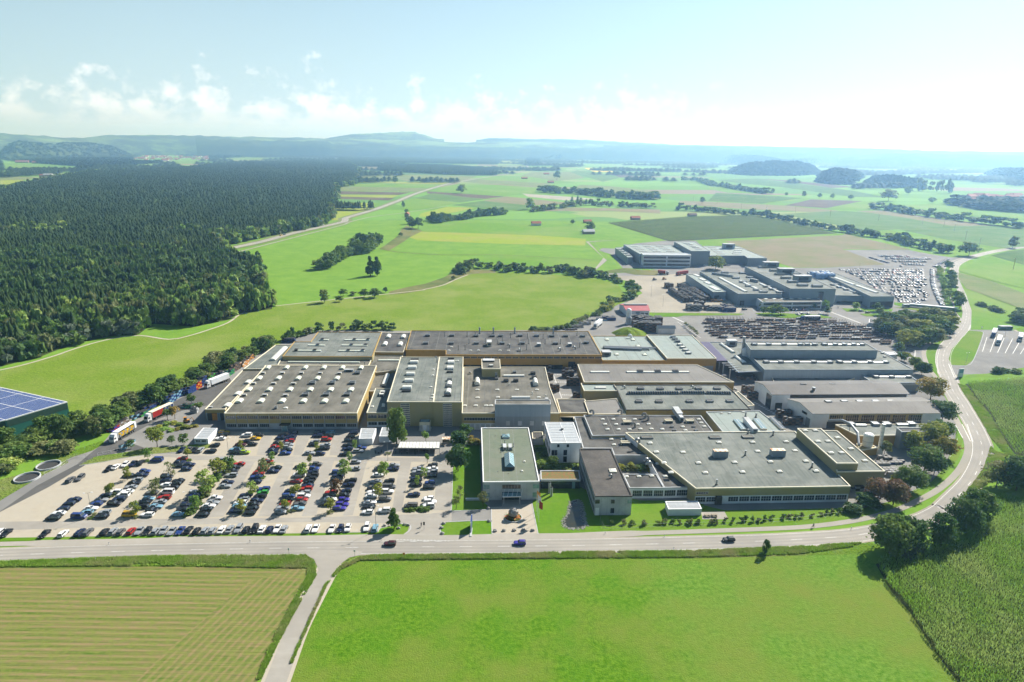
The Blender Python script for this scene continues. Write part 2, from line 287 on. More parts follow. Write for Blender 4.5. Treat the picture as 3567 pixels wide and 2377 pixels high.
# ---------------------------------------------------------------- mesh helpers
def tagp(o,label=None,cat=None,group=None,kind=None):
    if label: o['label']=label
    if cat: o['category']=cat
    if group: o['group']=group
    if kind: o['kind']=kind
    return o
class MB:
    def __init__(s): s.v=[];s.f=[];s.m=[];s.mats=[];s.smooth=False
    def mi(s,m):
        if m not in s.mats: s.mats.append(m)
        return s.mats.index(m)
    def face(s,pts,m):
        i=len(s.v); s.v+= [tuple(p) for p in pts]; s.f.append(tuple(range(i,i+len(pts)))); s.m.append(s.mi(m))
    def add(s,vs,fs,m):
        i=len(s.v); s.v+=[tuple(p) for p in vs]; k=s.mi(m)
        for f in fs: s.f.append(tuple(a+i for a in f)); s.m.append(k)
    def box(s,c,d,m,rot=0,top=None):
        cx,cy,cz=c; hx,hy,hz=d[0]/2,d[1]/2,d[2]/2; ca,sa=math.cos(rot),math.sin(rot)
        P=[]
        for dz in (-hz,hz):
            for dx,dy in ((-hx,-hy),(hx,-hy),(hx,hy),(-hx,hy)): P.append((cx+dx*ca-dy*sa,cy+dx*sa+dy*ca,cz+dz))
        s.add(P,[(0,3,2,1),(0,1,5,4),(1,2,6,5),(2,3,7,6),(3,0,4,7)],m); s.add(P,[(4,5,6,7)],top or m)
    def prism(s,P,z0,z1,m,top=None,bottom=False):
        n=len(P); vs=[(x,y,z0) for x,y in P]+[(x,y,z1) for x,y in P]
        s.add(vs,[(i,(i+1)%n,n+(i+1)%n,n+i) for i in range(n)],m)
        if top is not False: s.face([(x,y,z1) for x,y in P],top or m)
        if bottom: s.face([(x,y,z0) for x,y in P][::-1],m)
    def tube(s,a,b,r0,r1,m,n=8,cap=True):
        a=Vector(a);b=Vector(b);d=(b-a).normalized(); u=d.orthogonal().normalized(); w=d.cross(u)
        vs=[]
        for c,r in ((a,r0),(b,r1)):
            for i in range(n):
                t=2*math.pi*i/n; vs.append(c+u*(r*math.cos(t))+w*(r*math.sin(t)))
        fs=[(i,(i+1)%n,n+(i+1)%n,n+i) for i in range(n)]
        if cap: fs+= [tuple(range(n))[::-1],tuple(range(n,2*n))]
        s.add(vs,fs,m)
    def ball(s,c,r,m,n=10,k=6,sq=(1,1,1)):
        vs=[];fs=[]
        for j in range(k+1):
            ph=math.pi*j/k
            for i in range(n):
                t=2*math.pi*i/n; vs.append((c[0]+r*sq[0]*math.sin(ph)*math.cos(t),c[1]+r*sq[1]*math.sin(ph)*math.sin(t),c[2]+r*sq[2]*math.cos(ph)))
        for j in range(k):
            for i in range(n): fs.append((j*n+i,(j+1)*n+i,(j+1)*n+(i+1)%n,j*n+(i+1)%n))
        s.add(vs,fs,m)
    def mesh(s,name):
        me=bpy.data.meshes.new(name); me.from_pydata(s.v,[],s.f)
        for m in s.mats: me.materials.append(m)
        me.polygons.foreach_set('material_index',s.m)
        if s.smooth: me.polygons.foreach_set('use_smooth',[True]*len(s.f))
        me.update(); return me
    def obj(s,name,parent=None,loc=None,rz=0):
        return link(name,s.mesh(name),parent,loc,rz)
def link(name,me,parent=None,loc=None,rz=0):
    o=bpy.data.objects.new(name,me); COL.objects.link(o)
    if parent: o.parent=parent
    if loc: o.location=loc
    if rz: o.rotation_euler=(0,0,rz)
    return o
def empty(name,loc=(0,0,0),rz=0,label=None,cat=None,group=None):
    o=bpy.data.objects.new(name,None); COL.objects.link(o); o.location=loc; o.rotation_euler=(0,0,rz); o.empty_display_size=.5
    return tagp(o,label,cat,group)
def npmesh(name,V,F,mats,mi=None):
    """V (n,3), F (m,k)"""
    me=bpy.data.meshes.new(name); V=np.asarray(V,dtype=np.float32); F=np.asarray(F,dtype=np.int32); k=F.shape[1]
    me.vertices.add(len(V)); me.vertices.foreach_set('co',V.ravel())
    me.loops.add(F.size); me.loops.foreach_set('vertex_index',F.ravel())
    me.polygons.add(len(F)); me.polygons.foreach_set('loop_start',np.arange(0,F.size,k,dtype=np.int32)); me.polygons.foreach_set('loop_total',np.full(len(F),k,dtype=np.int32))
    for m in mats: me.materials.append(m)
    if mi is not None: me.polygons.foreach_set('material_index',np.asarray(mi,dtype=np.int32))
    me.update(calc_edges=True); return me
def stuff(name,V,F,mats,label,cat,mi=None):
    o=link(name,npmesh(name,V,F,mats,mi)); return tagp(o,label,cat,kind='stuff')
def ordn(n): return f"{n}{'th' if 10<=n%100<=20 else {1:'st',2:'nd',3:'rd'}.get(n%10,'th')}"
# ground sheets
SHN=[0]
def sheet(name,s,m,z,kind='structure'):
    SHN[0]+=1; z=z+(SHN[0]%60)*(.0003 if z<.1 else .0016)
    P=ccw(W_(s)) if isinstance(s,str) else ccw(s)
    b=MB(); b.face([(x,y,z) for x,y in P],M[m]); o=b.obj(name); o['kind']=kind; return o
def cat_rom(P,step=3.0):
    out=[]; n=len(P)
    for i in range(n-1):
        p0=P[max(i-1,0)];p1=P[i];p2=P[i+1];p3=P[min(i+2,n-1)]
        L=math.dist(p1,p2); k=max(2,min(60,int(L/step)))
        for j in range(k):
            t=j/k; out.append(tuple(.5*((2*p1[a])+(-p0[a]+p2[a])*t+(2*p0[a]-5*p1[a]+4*p2[a]-p3[a])*t*t+(-p0[a]+3*p1[a]-3*p2[a]+p3[a])*t**3) for a in (0,1)))
    out.append(P[-1]); return out
def offset(P,d):
    out=[]
    for i in range(len(P)):
        a=P[max(i-1,0)];b=P[min(i+1,len(P)-1)]; dx,dy=b[0]-a[0],b[1]-a[1]; L=math.hypot(dx,dy) or 1
        dd=d[i] if hasattr(d,'__len__') else d
        out.append((P[i][0]-dy/L*dd,P[i][1]+dx/L*dd))
    return out
def ribbon(name,P,w,m,z,kind='structure',kerb=0):
    A=offset(P,w/2 if not hasattr(w,'__len__') else [q/2 for q in w]); B=offset(P,-w/2 if not hasattr(w,'__len__') else [-q/2 for q in w])
    b=MB(); n=len(P)
    b.add([(x,y,z) for x,y in A]+[(x,y,z) for x,y in B],[(i,n+i,n+i+1,i+1) for i in range(n-1)],M[m])
    o=b.obj(name); o['kind']=kind; return o
def dashes(b,P,l,gap,w,z,m,start=0):
    """dashed line along P into MB b"""
    acc=start; d=0
    for i in range(len(P)-1):
        a,c=P[i],P[i+1]; L=math.dist(a,c)
        if L==0: continue
        ux,uy=(c[0]-a[0])/L,(c[1]-a[1])/L; t=0
        while t<L:
            ph=(acc+t)%(l+gap); 
            if ph<l:
                e=min(L,t+l-ph); p=(a[0]+ux*t,a[1]+uy*t); q=(a[0]+ux*e,a[1]+uy*e); nx,ny=-uy*w/2,ux*w/2
                b.face([(p[0]-nx,p[1]-ny,z),(q[0]-nx,q[1]-ny,z),(q[0]+nx,q[1]+ny,z),(p[0]+nx,p[1]+ny,z)][::1],M[m]); t=e+1e-4
            else: t+=l+gap-ph+1e-4
        acc+=L
# ================================================================ GROUND
def ground():
    b=MB(); b.face([(-19500,-700,0),(19500,-700,0),(19500,14400,0),(-19500,14400,0)],M['land']); o=b.obj('ground'); o['kind']='structure'
ground()
# near fields
sheet('field','U -900,262 0,262 700,256 1345,262 1415,265 1440,285 1432,320 1340,470 1260,620 1170,784 1000,1100 -900,1100','stub',.02)
sheet('field','U 1345,262 1415,265 1440,285 1432,320 1340,470 1260,620 1170,784 1000,1100 300,1100 760,640 1130,330','stubb',.035)
sheet('meadow','U 1640,225 2353,215 2700,215 S 200,385 800,385 1300,372 1560,325 1660,405 1740,540 1830,640 1930,800 2050,959 2160,1150 U 1120,1150 1290,784 1400,560 1490,350 1560,262','meadow',.02)
# verges and ditch bank along the road
sheet('verge','U -900,205 0,232 700,205 1390,203 1440,240 1440,290 1345,264 700,258 0,266 -900,285','verge',.05)
sheet('verge','U 1640,212 1700,203 2353,198 2700,195 S 200,352 800,345 1300,325 1620,305 1700,330 1600,365 1300,372 800,385 200,388 U 2353,225 1640,232 1560,268 1500,345 1400,565 1290,790 1150,1100 1130,1100 1280,784 1380,560 1480,340 1545,250 1590,220','verge',.05)
# meadow behind the works, banks and trails
sheet('meadow','N -400,880 0,812 350,712 560,650 750,588 960,540 1150,522 1380,550 1700,478 1880,412 1965,348 2280,276 L 640,1150 750,1130 870,1105 960,1065 1040,1030 1230,1015 1850,1045 2060,1100 2110,1160 2095,1220 2010,1270 1700,1385 1500,1412 800,1420 0,1412 N 2353,560 2000,720 1700,900 1300,1100 900,1250 500,1420 -400,1500','omead',.04)
trail=cat_rom(W_('N -300,860 0,800 200,755 450,682 560,643 750,583 960,534 1150,516 1380,548 1530,524 1700,473 1870,411 1960,347 2050,316 2280,272 L 640,1150 750,1133 870,1105 960,1065 1040,1035'),5)
ribbon('path',trail,1.7,'sand',.07)
sheet('bank','L 500,1150 620,1120 750,1095 880,1050 940,1020 1060,1000 1230,1000 1230,1022 1060,1030 960,1068 870,1108 750,1138 600,1165 500,1170','dry',.05)
sheet('bank','L 430,860 470,835 560,770 580,730 620,700 700,725 740,738 640,780 600,810 500,870','dry',.05)
sheet('pasture','L 640,780 720,740 1500,765 1845,790 1840,835 1300,825 700,800','gyel',.07)
sheet('pasture','L 740,690 980,672 1450,690 1850,700 2050,795 1500,763 725,738 710,720','gbright',.07)
sheet('pasture','L 1200,905 1940,935 1900,1000 1700,985 1300,960 1100,950','gbright',.06)
# strips of the plain (read off the photograph)
FL=[('L 110,462 650,473 570,490 60,485','brown'),('L 80,490 570,492 520,510 70,498','gyel'),('L 75,500 540,510 500,528 100,515','brown'),
('L 140,430 800,445 700,470 110,458','gtan'),('L 145,405 870,418 800,442 140,428','gbright'),('L 150,395 900,405 870,416 145,404','gyel'),
('L 270,345 1100,362 1000,392 270,385','gtan'),('L 250,385 940,398 900,404 240,393','gmid'),('L 310,290 430,290 430,318 310,320','tan'),('L 280,330 1240,355 1100,362 270,345','gmid'),
('L 110,540 400,545 400,600 180,660 110,665 90,600','gyel'),
('L 760,465 1290,500 1160,518 760,480','brown'),('L 880,430 1010,408 1540,440 1480,478 1290,498 830,460','gbright'),
('L 1080,382 1620,412 1550,437 1010,403','gtan'),('L 1200,360 1400,358 1620,385 1800,412 1620,412 1090,381','gbright'),
('L 680,512 800,478 1150,520 990,542','gmid'),('L 620,520 690,514 980,545 900,560 620,600 580,590','gbright'),
('L 920,560 1140,530 1480,560 1440,590 1390,600','gmid'),('L 1300,500 1700,540 1690,552 1480,562 1140,530','tan'),
('L 720,615 900,570 1090,580 800,640 700,640','gyel'),
('L 1835,306 1985,308 2040,335 1900,333','yellow'),('L 1975,340 2100,338 2200,368 2080,370','brown'),
('L 1740,575 2353,590 2353,618 2000,600 1500,600','tan'),
('L 1500,305 1680,305 1740,328 1480,325','gbright'),('L 1480,332 1740,330 1840,375 1650,395 1400,358','gtan'),
('L 1250,245 1400,240 1435,282 1240,282','gyel'),('L 1250,286 1425,288 1435,310 1255,320','gtan'),('L 1100,280 1240,284 1250,296 1120,292','tan'),
('L 1530,258 1610,258 1650,278 1530,278','brown'),('L 1660,262 1730,270 1750,302 1700,300','tan'),
('L 1780,320 1900,335 2080,372 1960,400 1740,335','gmid'),('L 2060,240 2353,235 2353,275 2120,270','brown'),
('L 1810,420 2040,432 2353,470 2353,520 2000,500 1700,470','gtan'),
('M 195,530 560,549 850,511 600,495 250,475','corn'),('M 560,549 930,514 860,509','gbright'),('M 720,562 1000,580 1250,532 900,520','brown'),
('M 1000,582 1370,592 1345,540 1250,533','gbright'),('M 170,535 720,563 1100,600 900,607 500,590 0,555 0,530','tan'),
('M 690,620 1130,598 1700,650 2353,712 1500,725 1310,738 1140,740 1100,700','gmid'),('M 1200,600 1385,597 1700,640 2190,702 1860,702 1500,640','tan'),
('M 1330,742 1440,732 2160,850 1990,890 1700,830','gbright'),('M 1500,727 2353,714 2353,845 2190,850 1800,790','gmid'),
('M 245,387 520,378 1180,460 1420,508 1180,503 720,440 330,400','corn'),('M 520,378 760,390 1200,437 1040,442 700,396','brown'),
('M 200,430 420,460 580,485 330,475 200,450','gbright'),
('M 1470,565 1800,545 2250,600 2353,640 2353,660 2250,655 1700,600','gbright'),
('M 1905,1010 2000,960 2120,908 2353,990 2353,1130 2150,1080','gbright'),('M 1905,1020 2150,1085 2353,1162 2353,1275 1960,1130 1905,1060','gtan'),
('M 1910,1070 1960,1130 2353,1280 2353,1412 1990,1412 1995,1280 1960,1180','gbright'),
('M 2125,905 2240,875 2353,862 2353,968','corn'),
('K 0,400 100,385 430,400 420,415 200,425 0,420','gbright'),('K 0,490 150,470 160,490 60,515 0,517','gyel'),('K 0,470 250,462 200,485 0,488','gtan'),
('K 360,455 700,425 1300,370 1440,350 1200,355 900,385 500,430','gbright'),
('K 1640,305 2353,285 2353,330 2000,343 1640,345','gbright'),('K 1640,312 2353,300 2353,308 1640,322','brown'),('K 1500,352 2300,335 2300,345 1480,360','gtan')]
for s,m in FL: sheet('cropland' ,s,m,.18)
sheet('ploughland','I 1230,213 2200,152 J 890,155 1440,285 860,278 1210,405 700,430 460,428 250,365 0,250','tan',.1)
sheet('grass_strip','I 1000,215 2230,150 2200,165 1230,215 1330,250 1050,255','gbright',.12)
sheet('gravel_pit','L 1410,480 1690,500 1950,520 1700,527 1450,503','gravel',.22)
sheet('gravel_pit','L 1850,425 2020,440 2040,470 1940,480 1850,445','gravel',.22)
# ================================================================ WORKS YARDS
sheet('yard','A -900,1118 -400,1010 0,812 330,600 560,470 850,330 905,262 N 1250,1130 1560,960 1880,840 2100,680 E 850,340 1150,240 1950,232 F 1000,236 1150,230 1400,190 1500,130 1720,75 I 330,745 480,690 560,640 540,600 450,545 350,495 220,495 190,480 480,470 700,440 400,435 300,320 200,290 230,270 330,275 500,232 800,205 1000,210 1350,255 1600,360 1620,410 J 250,430 700,432 1210,405 870,285 1400,285 1600,322 1750,345 1870,352 1700,420 1680,560 1760,760 1790,870 1740,950 1560,1050 1530,1120 1590,1285 R 1500,130 1650,380 1740,600 1720,820 1560,1080 1150,1390 D 1640,825 1520,960 1300,940 1260,870 1100,880 290,900 0,910 C 1640,790 1640,930 1400,1000 1385,1040 880,1085 500,1087 80,1100 A 2353,1118 B 1690,1075 A 0,1125','yardm',.02)
sheet('car_park','A -900,1112 -900,1000 0,905 300,700 640,520 900,470 1240,425 1450,430 1620,400 1860,250 B 440,245 1530,262 1640,330 1660,430 2290,432 2300,500 2290,890 1950,1000 1880,1000 1690,1065 A 2353,1080 B 0,1092 A 0,1118','lot',.035)
# driving lanes of the car park are paved, the bays are loose chippings
for s in ['B 0,960 1100,950 2100,920 2290,900 2290,1000 1900,1000 1100,985 0,1010 A 800,1030 0,1055 -600,1075 -600,1000 0,985 800,975',
 'B 100,440 1400,455 2290,460 2300,500 1500,480 900,500 500,470 200,480 A 1500,460 1240,450 1250,425 1500,435',
 'B 1530,480 1600,480 1480,930 1400,935','B 1870,480 1960,490 1880,900 1800,900','B 920,500 1000,500 830,940 700,940','B 1240,480 1330,480 1180,930 1060,940','B 580,480 680,490 420,940 280,950',
 'B 740,265 830,265 770,440 690,440','B 1030,265 1140,265 1060,440 990,440','B 1320,265 1440,265 1390,440 1290,440','B 2180,500 2300,500 2290,890 2140,890']:
    sheet('car_park_lane',s,'asph',.05)
sheet('truck_yard','A 0,900 300,690 640,510 720,440 850,340 980,300 N 1250,1150 1560,990 1700,930 1880,860 1900,900 1700,1090 1500,1130 1300,1200 1200,1260 1000,1370 A 1240,400 1000,400 700,520 400,700 0,905','asphd',.055)
sheet('plaza','C 497,868 830,838 880,1085 503,1088','sand',.06)
sheet('paving','C 585,800 735,800 745,860 585,868','asph',.06)
sheet('grass','A 720,512 650,520 760,460 800,447 1000,420 1240,375 1450,370 1500,405 1250,430 1000,462 860,490','verge',.07)
sheet('grass','A 1450,370 1600,350 1720,350 1740,375 1600,400 1460,400','verge',.07)
sheet('lawn','A -200,900 0,812 340,610 560,500 545,470 640,440 760,400 855,345 840,320 600,400 300,560 0,640 -200,700','verge',.06)
sheet('lawn','A -900,1122 0,1117 2353,1082 B 1690,1072 1700,1040 1900,1000 1950,1005 1950,1050 1900,1092 0,1118 A 0,1145 -900,1160','lawn',.06)
sheet('lawn','C 172,880 180,560 230,400 400,300 415,760 430,810 480,870 490,880 180,895','lawn',.06)
sheet('lawn','C 85,1085 85,1010 130,990 470,975 497,990 500,1086 110,1095','lawn',.07)
sheet('lawn','C 835,820 905,715 1230,700 1640,925 1650,810 2240,810 D 120,850 290,890 1190,875 1270,868 1340,940 1510,965 1400,985 1000,1022 0,1050 C 2353,1048 1440,1075 1300,1085 882,1085','lawn',.06)
sheet('lawn','C 840,310 930,310 980,440 1240,400 1240,560 900,560 870,480','verge',.06)
sheet('lawn','R 1130,1390 1500,1130 1600,1020 1680,870 1700,760 1740,720 1790,740 1790,800 1760,900 1600,1100 1300,1310 1170,1395','lawn',.065)
sheet('lawn','D 1270,865 1400,880 1640,820 1900,700 1990,620 1960,720 1780,850 1600,935 1500,965 1330,945','lawn',.065)
sheet('terrace','D 100,905 290,900 325,965 110,965','asph',.075)
sheet('lawn','I 600,800 1350,808 1400,810 1350,822 900,825 850,835 610,832','lawn',.1)
sheet('lawn','J 150,805 250,800 700,820 780,840 760,845 400,845 200,828','lawn',.1)
sheet('lawn','J 860,765 1280,770 1270,790 900,792','lawn',.1); sheet('lawn','J 1005,810 1250,805 1230,832 1060,830','lawn',.1)
sheet('lawn','J 1290,715 1460,735 1440,745 1340,750 1290,735','lawn',.1)
sheet('lawn','J 1280,755 1460,760 1700,790 1780,800 1780,855 1700,815 1500,785','omead',.1)
sheet('lawn','J 1170,945 1500,1090 1560,1040 1750,930 1790,870 1740,800 1650,810 1160,880','lawn',.1)
sheet('lawn','J 1640,450 1690,450 1720,560 1760,740 1770,790 1720,780 1680,600','lawn',.1)
sheet('lawn','J 1700,470 1740,450 1790,500 1800,600 1830,700 1850,800 1840,850 1800,800 1760,650 1700,540','lawn',.1)
sheet('lawn','J 1560,1085 1700,985 1760,925 1790,940 1660,1060 1640,1120 1640,1290 1650,1340 1600,1290 1555,1200','lawn',.06)
sheet('lawn','J 1900,945 2020,960 1940,1180 1880,1235 1760,1230 1735,1180 1760,1100','lawn',.075)
sheet('meadow','J 1930,760 2353,800 2353,960 2230,940 1930,895 1920,830','gbright',.05)
sheet('truck_park','J 1925,900 2353,960 2800,1020 2800,1300 2353,1250 2050,1300 1790,1310 1740,1260 1720,1220 1880,1235 1945,1180 2020,958 1910,945','yardm',.06)
sheet('yard','J 2100,865 2250,875 2262,900 2225,905 2310,955 2290,955 2140,885','sand',.08)
sheet('meadow','J 1790,1320 2353,1330 2800,1320 2800,1250 2353,1250 2050,1300 1850,1300','gbright',.055)
sheet('far_yard','I 220,495 700,500 900,470 930,490 1260,700 1420,740 1350,805 600,800 330,790 470,690 560,640 460,545','gravel',.045)
sheet('grass','I 190,470 400,435 560,450 690,455 680,495 500,490 400,470 200,480','dry',.11)
sheet('field_road','I 95,218 380,205 120,222 245,355 270,372 180,450 165,445 230,365 240,350','path',.2)
# the highway, the county road and the cycle path
hw=cat_rom(W_('K 1380,1000 1540,960 1800,905 2000,850 2353,770 L 200,650 400,590 550,535 700,475 900,415 1050,388 1250,355 1420,325 1450,305 1430,280 1410,255 1440,235'),20)
ribbon('highway',hw,11,'road',.3); ribbon('verge',hw,24,'gtan',.22)
b=MB(); dashes(b,hw,6,12,.3,.34,'mark'); 
for s in (4.9,-4.9):
    q=offset(hw,s); dashes(b,q,4000,.1,.25,.34,'mark')
b.obj('highway_marking')['kind']='structure'
hp=cat_rom(W_('K 1600,985 2353,790 L 200,685 380,640 620,610 900,565'),15); ribbon('path',hp,3.2,'path',.3)
ribbon('path',cat_rom(W_('L 450,860 560,880 900,900 1200,898 1940,935 1970,940'),15),2,'dry',.2)
road=cat_rom(W_('A -1500,1330 A 0,1261 1000,1228 2100,1205 B 990,1201 1890,1192 C 75,1190 970,1183 1840,1167 D 30,1159 565,1145 840,1133 1100,1118 1360,1097 1700,1035 1960,957 2100,880 R 1630,1370 1830,1170 1895,1080 1942,985 1968,895 1970,797 1940,705 1897,610 1847,525 1800,440 1755,365 1700,280 J 1735,1330 1700,1250 1690,1180 1708,1100 1785,1000 1862,900 1882,800 1853,700 1815,600 1783,500 1784,430 1812,395 1865,368 1935,342 2085,305 2220,282 2353,264 2700,230'),4)
wid=[7.3]*len(road)
for i,p in enumerate(road):
    if 440<p[1]<520 and p[0]>250: wid[i]=9.2
    elif 340<p[1]<700 and p[0]>200: wid[i]=8.3
ribbon('road',road,wid,'road',.08)
for q_ in (.85,2.55,-.85,-2.55): ribbon('road_wheel_track',offset(road,q_),.62,'track',.086)
shoulder=ribbon('road_shoulder',road,[w+1.3 for w in wid],'gravel',.074)
b=MB(); dashes(b,road,4,8,.15,.092,'mark'); 
for sgn in (1,-1): dashes(b,offset(road,[sgn*(w/2-.25) for w in wid]),30000,.1,.12,.092,'mark')
b.obj('road_marking')['kind']='structure'
cp=cat_rom(W_('A -900,1205 0,1168 1200,1145 B 0,1132 1000,1125 1700,1112 2353,1118 C 500,1105 1100,1103 1450,1088 D 0,1066 700,1040 1000,1022 1300,985 1500,945 1700,890 1900,800 2050,715 2180,600 2250,500 2285,400 2270,300 2230,220 2170,100 R 1700,420 1610,250 1500,110 J 1590,1285 1548,1200 1532,1120 1570,1065 1680,1000 1785,935 1818,870 1795,770 1755,680 1710,600 1692,500 1700,440 1740,395 1850,350 2100,290 2353,250'),4)
ribbon('cycle_path',cp,[3.4 if -150<p[0]<45 and p[1]<215 else 2.5 for p in cp],'path',.078)
lane=cat_rom(W_('U 1490,175 1500,215 1500,255 1470,310 1400,440 1340,560 1255,784 1150,1050'),3)
ribbon('lane',lane,[5.2]*len(lane),'asph',.083); 
sheet('lane_mouth','U 1385,203 1430,225 1450,270 1448,320 1490,345 1530,262 1590,218 1640,207 1650,190 1380,190','asph',.079)
ribbon('lane_edge',lane,7.0,'sand',.066)
sheet('entrance','B 1950,1000 2200,1000 2200,1060 2230,1100 1880,1100 1930,1060','asph',.085)
b=MB()
dashes(b,W_('B 1840,1131 2270,1144'),.6,.5,.3,.095,'mark'); dashes(b,W_('B 1910,1090 2200,1094'),.6,.5,.3,.095,'mark')
dashes(b,W_('C 0,1137 155,1141'),.6,.5,.3,.095,'mark'); dashes(b,W_('B 1850,1148 2260,1146'),2,2,.18,.095,'mark')
dashes(b,W_('R 1730,605 1795,725'),40,.1,.25,.11,'mark'); dashes(b,W_('R 1790,600 1865,755'),40,.1,.25,.11,'mark'); dashes(b,W_('R 1835,600 1888,760'),1,.8,.4,.11,'mark')
dashes(b,W_('J 1660,1100 1640,1180 1650,1300'),40,.1,.14,.11,'mark'); dashes(b,W_('J 1735,1220 1780,1330'),1.4,1,.4,.11,'mark'); dashes(b,W_('J 1915,900 1895,950'),1.4,1,.4,.11,'mark')
dashes(b,W_('A 940,312 975,312 998,300'),40,.1,.25,.075,'mark')
for s in ('F 1240,600 1440,610','F 1250,662 1460,665','F 1310,768 1460,772'): dashes(b,W_(s),.5,.5,1.1,.06,'mark')
for s in ('F 1240,600 1310,795','F 1190,590 1260,600'): dashes(b,W_(s),60,.1,.4,.06,'mark')
dashes(b,W_('H 770,828 1160,1050'),1,.8,1.4,.07,'mark'); dashes(b,W_('H 1400,90 1640,180'),1,.9,2,.1,'mark'); dashes(b,W_('I 1280,748 1420,755'),1.5,1,2.4,.1,'mark')
dashes(b,W_('H 850,500 1000,690'),1,0.8,.4,.07,'mark')
dashes(b,W_('H 1640,180 1900,320 1990,370 2090,400 2085,470'),200,.1,.35,.1,'mark'); dashes(b,W_('H 140,170 330,300'),200,.1,.35,.1,'mark')
dashes(b,W_('H 100,130 220,185'),1,.01,1.2,.1,'mark')
for x in range(6): dashes(b,W_(f'J {2050+x*70},{1000+x*4} {2012+x*62},{1120+x*4}'),40,.1,.25,.11,'mark')
b.obj('yard_marking')['kind']='structure'
# kerbs: real raised edging round the lawns
def kerb(s,h=.13,w=.22):
    P=W_(s); P=cat_rom(P,3); b=MB()
    for i in range(len(P)-1):
        a,c=P[i],P[i+1]; L=math.dist(a,c)
        if L<.01: continue
        b.box(((a[0]+c[0])/2,(a[1]+c[1])/2,h/2),(L+.05,w,h),M['conc'],rot=math.atan2(c[1]-a[1],c[0]-a[0]))
    o=b.obj('kerb'); o['kind']='structure'
for s in ('C 490,880 470,884 180,895 172,880 178,700 180,560','C 495,985 470,974 130,988 90,1008 80,1050 88,1092','C 497,870 503,1088','C 830,838 882,1086','B 1690,1068 1705,1040 1800,1010 1900,1002 1945,1008 1955,1040 1930,1070 1900,1090',
 'A 650,525 860,492 1000,465 1250,430','J 1905,947 2018,960 1942,1180 1880,1233 1760,1230','J 860,768 1280,772'): kerb(s)
# ================================================================ BUILDINGS
YAW=R(2.4); MC={}
M['seam']=mat('roof_seam_light',(.30,.31,.28),(.2,.21,.19),sc=.4); M['seam2']=mat('roof_seam_dark',(.09,.09,.085),(.16,.165,.15),sc=.4)
class Bld: pass
def inset(P,d):
    n=len(P); out=[]
    for i in range(n):
        a,b_,c=Vector(P[i-1]),Vector(P[i]),Vector(P[(i+1)%n])
        e1=(b_-a).normalized(); e2=(c-b_).normalized(); n1=Vector((-e1.y,e1.x)); n2=Vector((-e2.y,e2.x))
        k=1+n1.dot(n2); v=(n1+n2)/(k if abs(k)>.3 else .3); out.append(tuple(b_+v*d))
    return out
def building(label,s,z,wall,roof,trim='cream',z0=0,name='factory_hall',cat='hall',par=.35,group=None,pw=.3):
    P=W_(s,z); 
    if area(P)<0: P=P[::-1]
    cx=sum(p[0] for p in P)/len(P); cy=sum(p[1] for p in P)/len(P)
    B=Bld(); B.P=P; B.z=z; B.c=(cx,cy); B.root=empty(name,(cx,cy,z0),0,label,cat,group); B.z0=z0
    L=[(x-cx,y-cy) for x,y in P]
    b=MB(); b.prism(L,0,z-z0-.02,M[wall],top=False); b.obj('wall',B.root)
    b=MB(); In=inset(L,pw); b.face([(x,y,z-z0-par) for x,y in In],M[roof]); b.obj('roof',B.root)
    if abs(area(P))>450 and roof in('roof','roofb','roofd','rooflt','corr','roofg'):
        b=MB(); c_,s_=math.cos(YAW),math.sin(YAW); Q=[(x*c_+y*s_,-x*s_+y*c_) for x,y in In]; v=min(q[0] for q in Q)+3.1
        while v<max(q[0] for q in Q):
            X=sorted(Q[i][1]+(v-Q[i][0])*(Q[(i+1)%len(Q)][1]-Q[i][1])/(Q[(i+1)%len(Q)][0]-Q[i][0]) for i in range(len(Q)) if (Q[i][0]>v)!=(Q[(i+1)%len(Q)][0]>v))
            for i in range(0,len(X)-1,2):
                b.face([(x*c_-y*s_,x*s_+y*c_,z-z0-par+.012) for x,y in ((v-.09,X[i]),(v+.09,X[i]),(v+.09,X[i+1]),(v-.09,X[i+1]))],M['seam' if int(v)%3 else 'seam2'])
            v+=6.3+1.7*math.sin(v)
        b.obj('roof_seam',B.root)
    b=MB(); O=inset(L,-.06); n=len(L); t=z-z0; vs=[(x,y,t-.45) for x,y in O]+[(x,y,t) for x,y in O]+[(x,y,t) for x,y in In]+[(x,y,t-par-.02) for x,y in In]
    fs=[]
    for k in range(3): fs+=[(k*n+i,k*n+(i+1)%n,(k+1)*n+(i+1)%n,(k+1)*n+i) for i in range(n)]
    b.add(vs,fs,M[trim]); b.obj('roof_edge',B.root)
    return B
def winmesh(w,h,cols,rows=1,frame='white',glass='glass',sill=None):
    key=('w',round(w,1),round(h,1),cols,rows,frame,glass,sill)
    if key in MC: return MC[key]
    w,h=key[1],key[2]; b=MB(); F=M[frame]
    b.box((0,-.03,h/2),(w,.06,h),M[glass])
    t=.055
    b.box((0,-.075,t/2),(w,.05,t),F); b.box((0,-.075,h-t/2),(w,.05,t),F)
    for i in range(cols+1): b.box((-w/2+t/2+(w-t)*i/cols,-.08,h/2),(t,.055,h-2*t),F)
    for j in range(1,rows): b.box((0,-.072,h*j/rows),(w-2*t,.04,t*.8),F)
    MC[key]=b.mesh('window'); return MC[key]
def edge(B,e):
    a=B.P[e]; c=B.P[(e+1)%len(B.P)]; return a,c,math.dist(a,c),math.atan2(c[1]-a[1],c[0]-a[0])
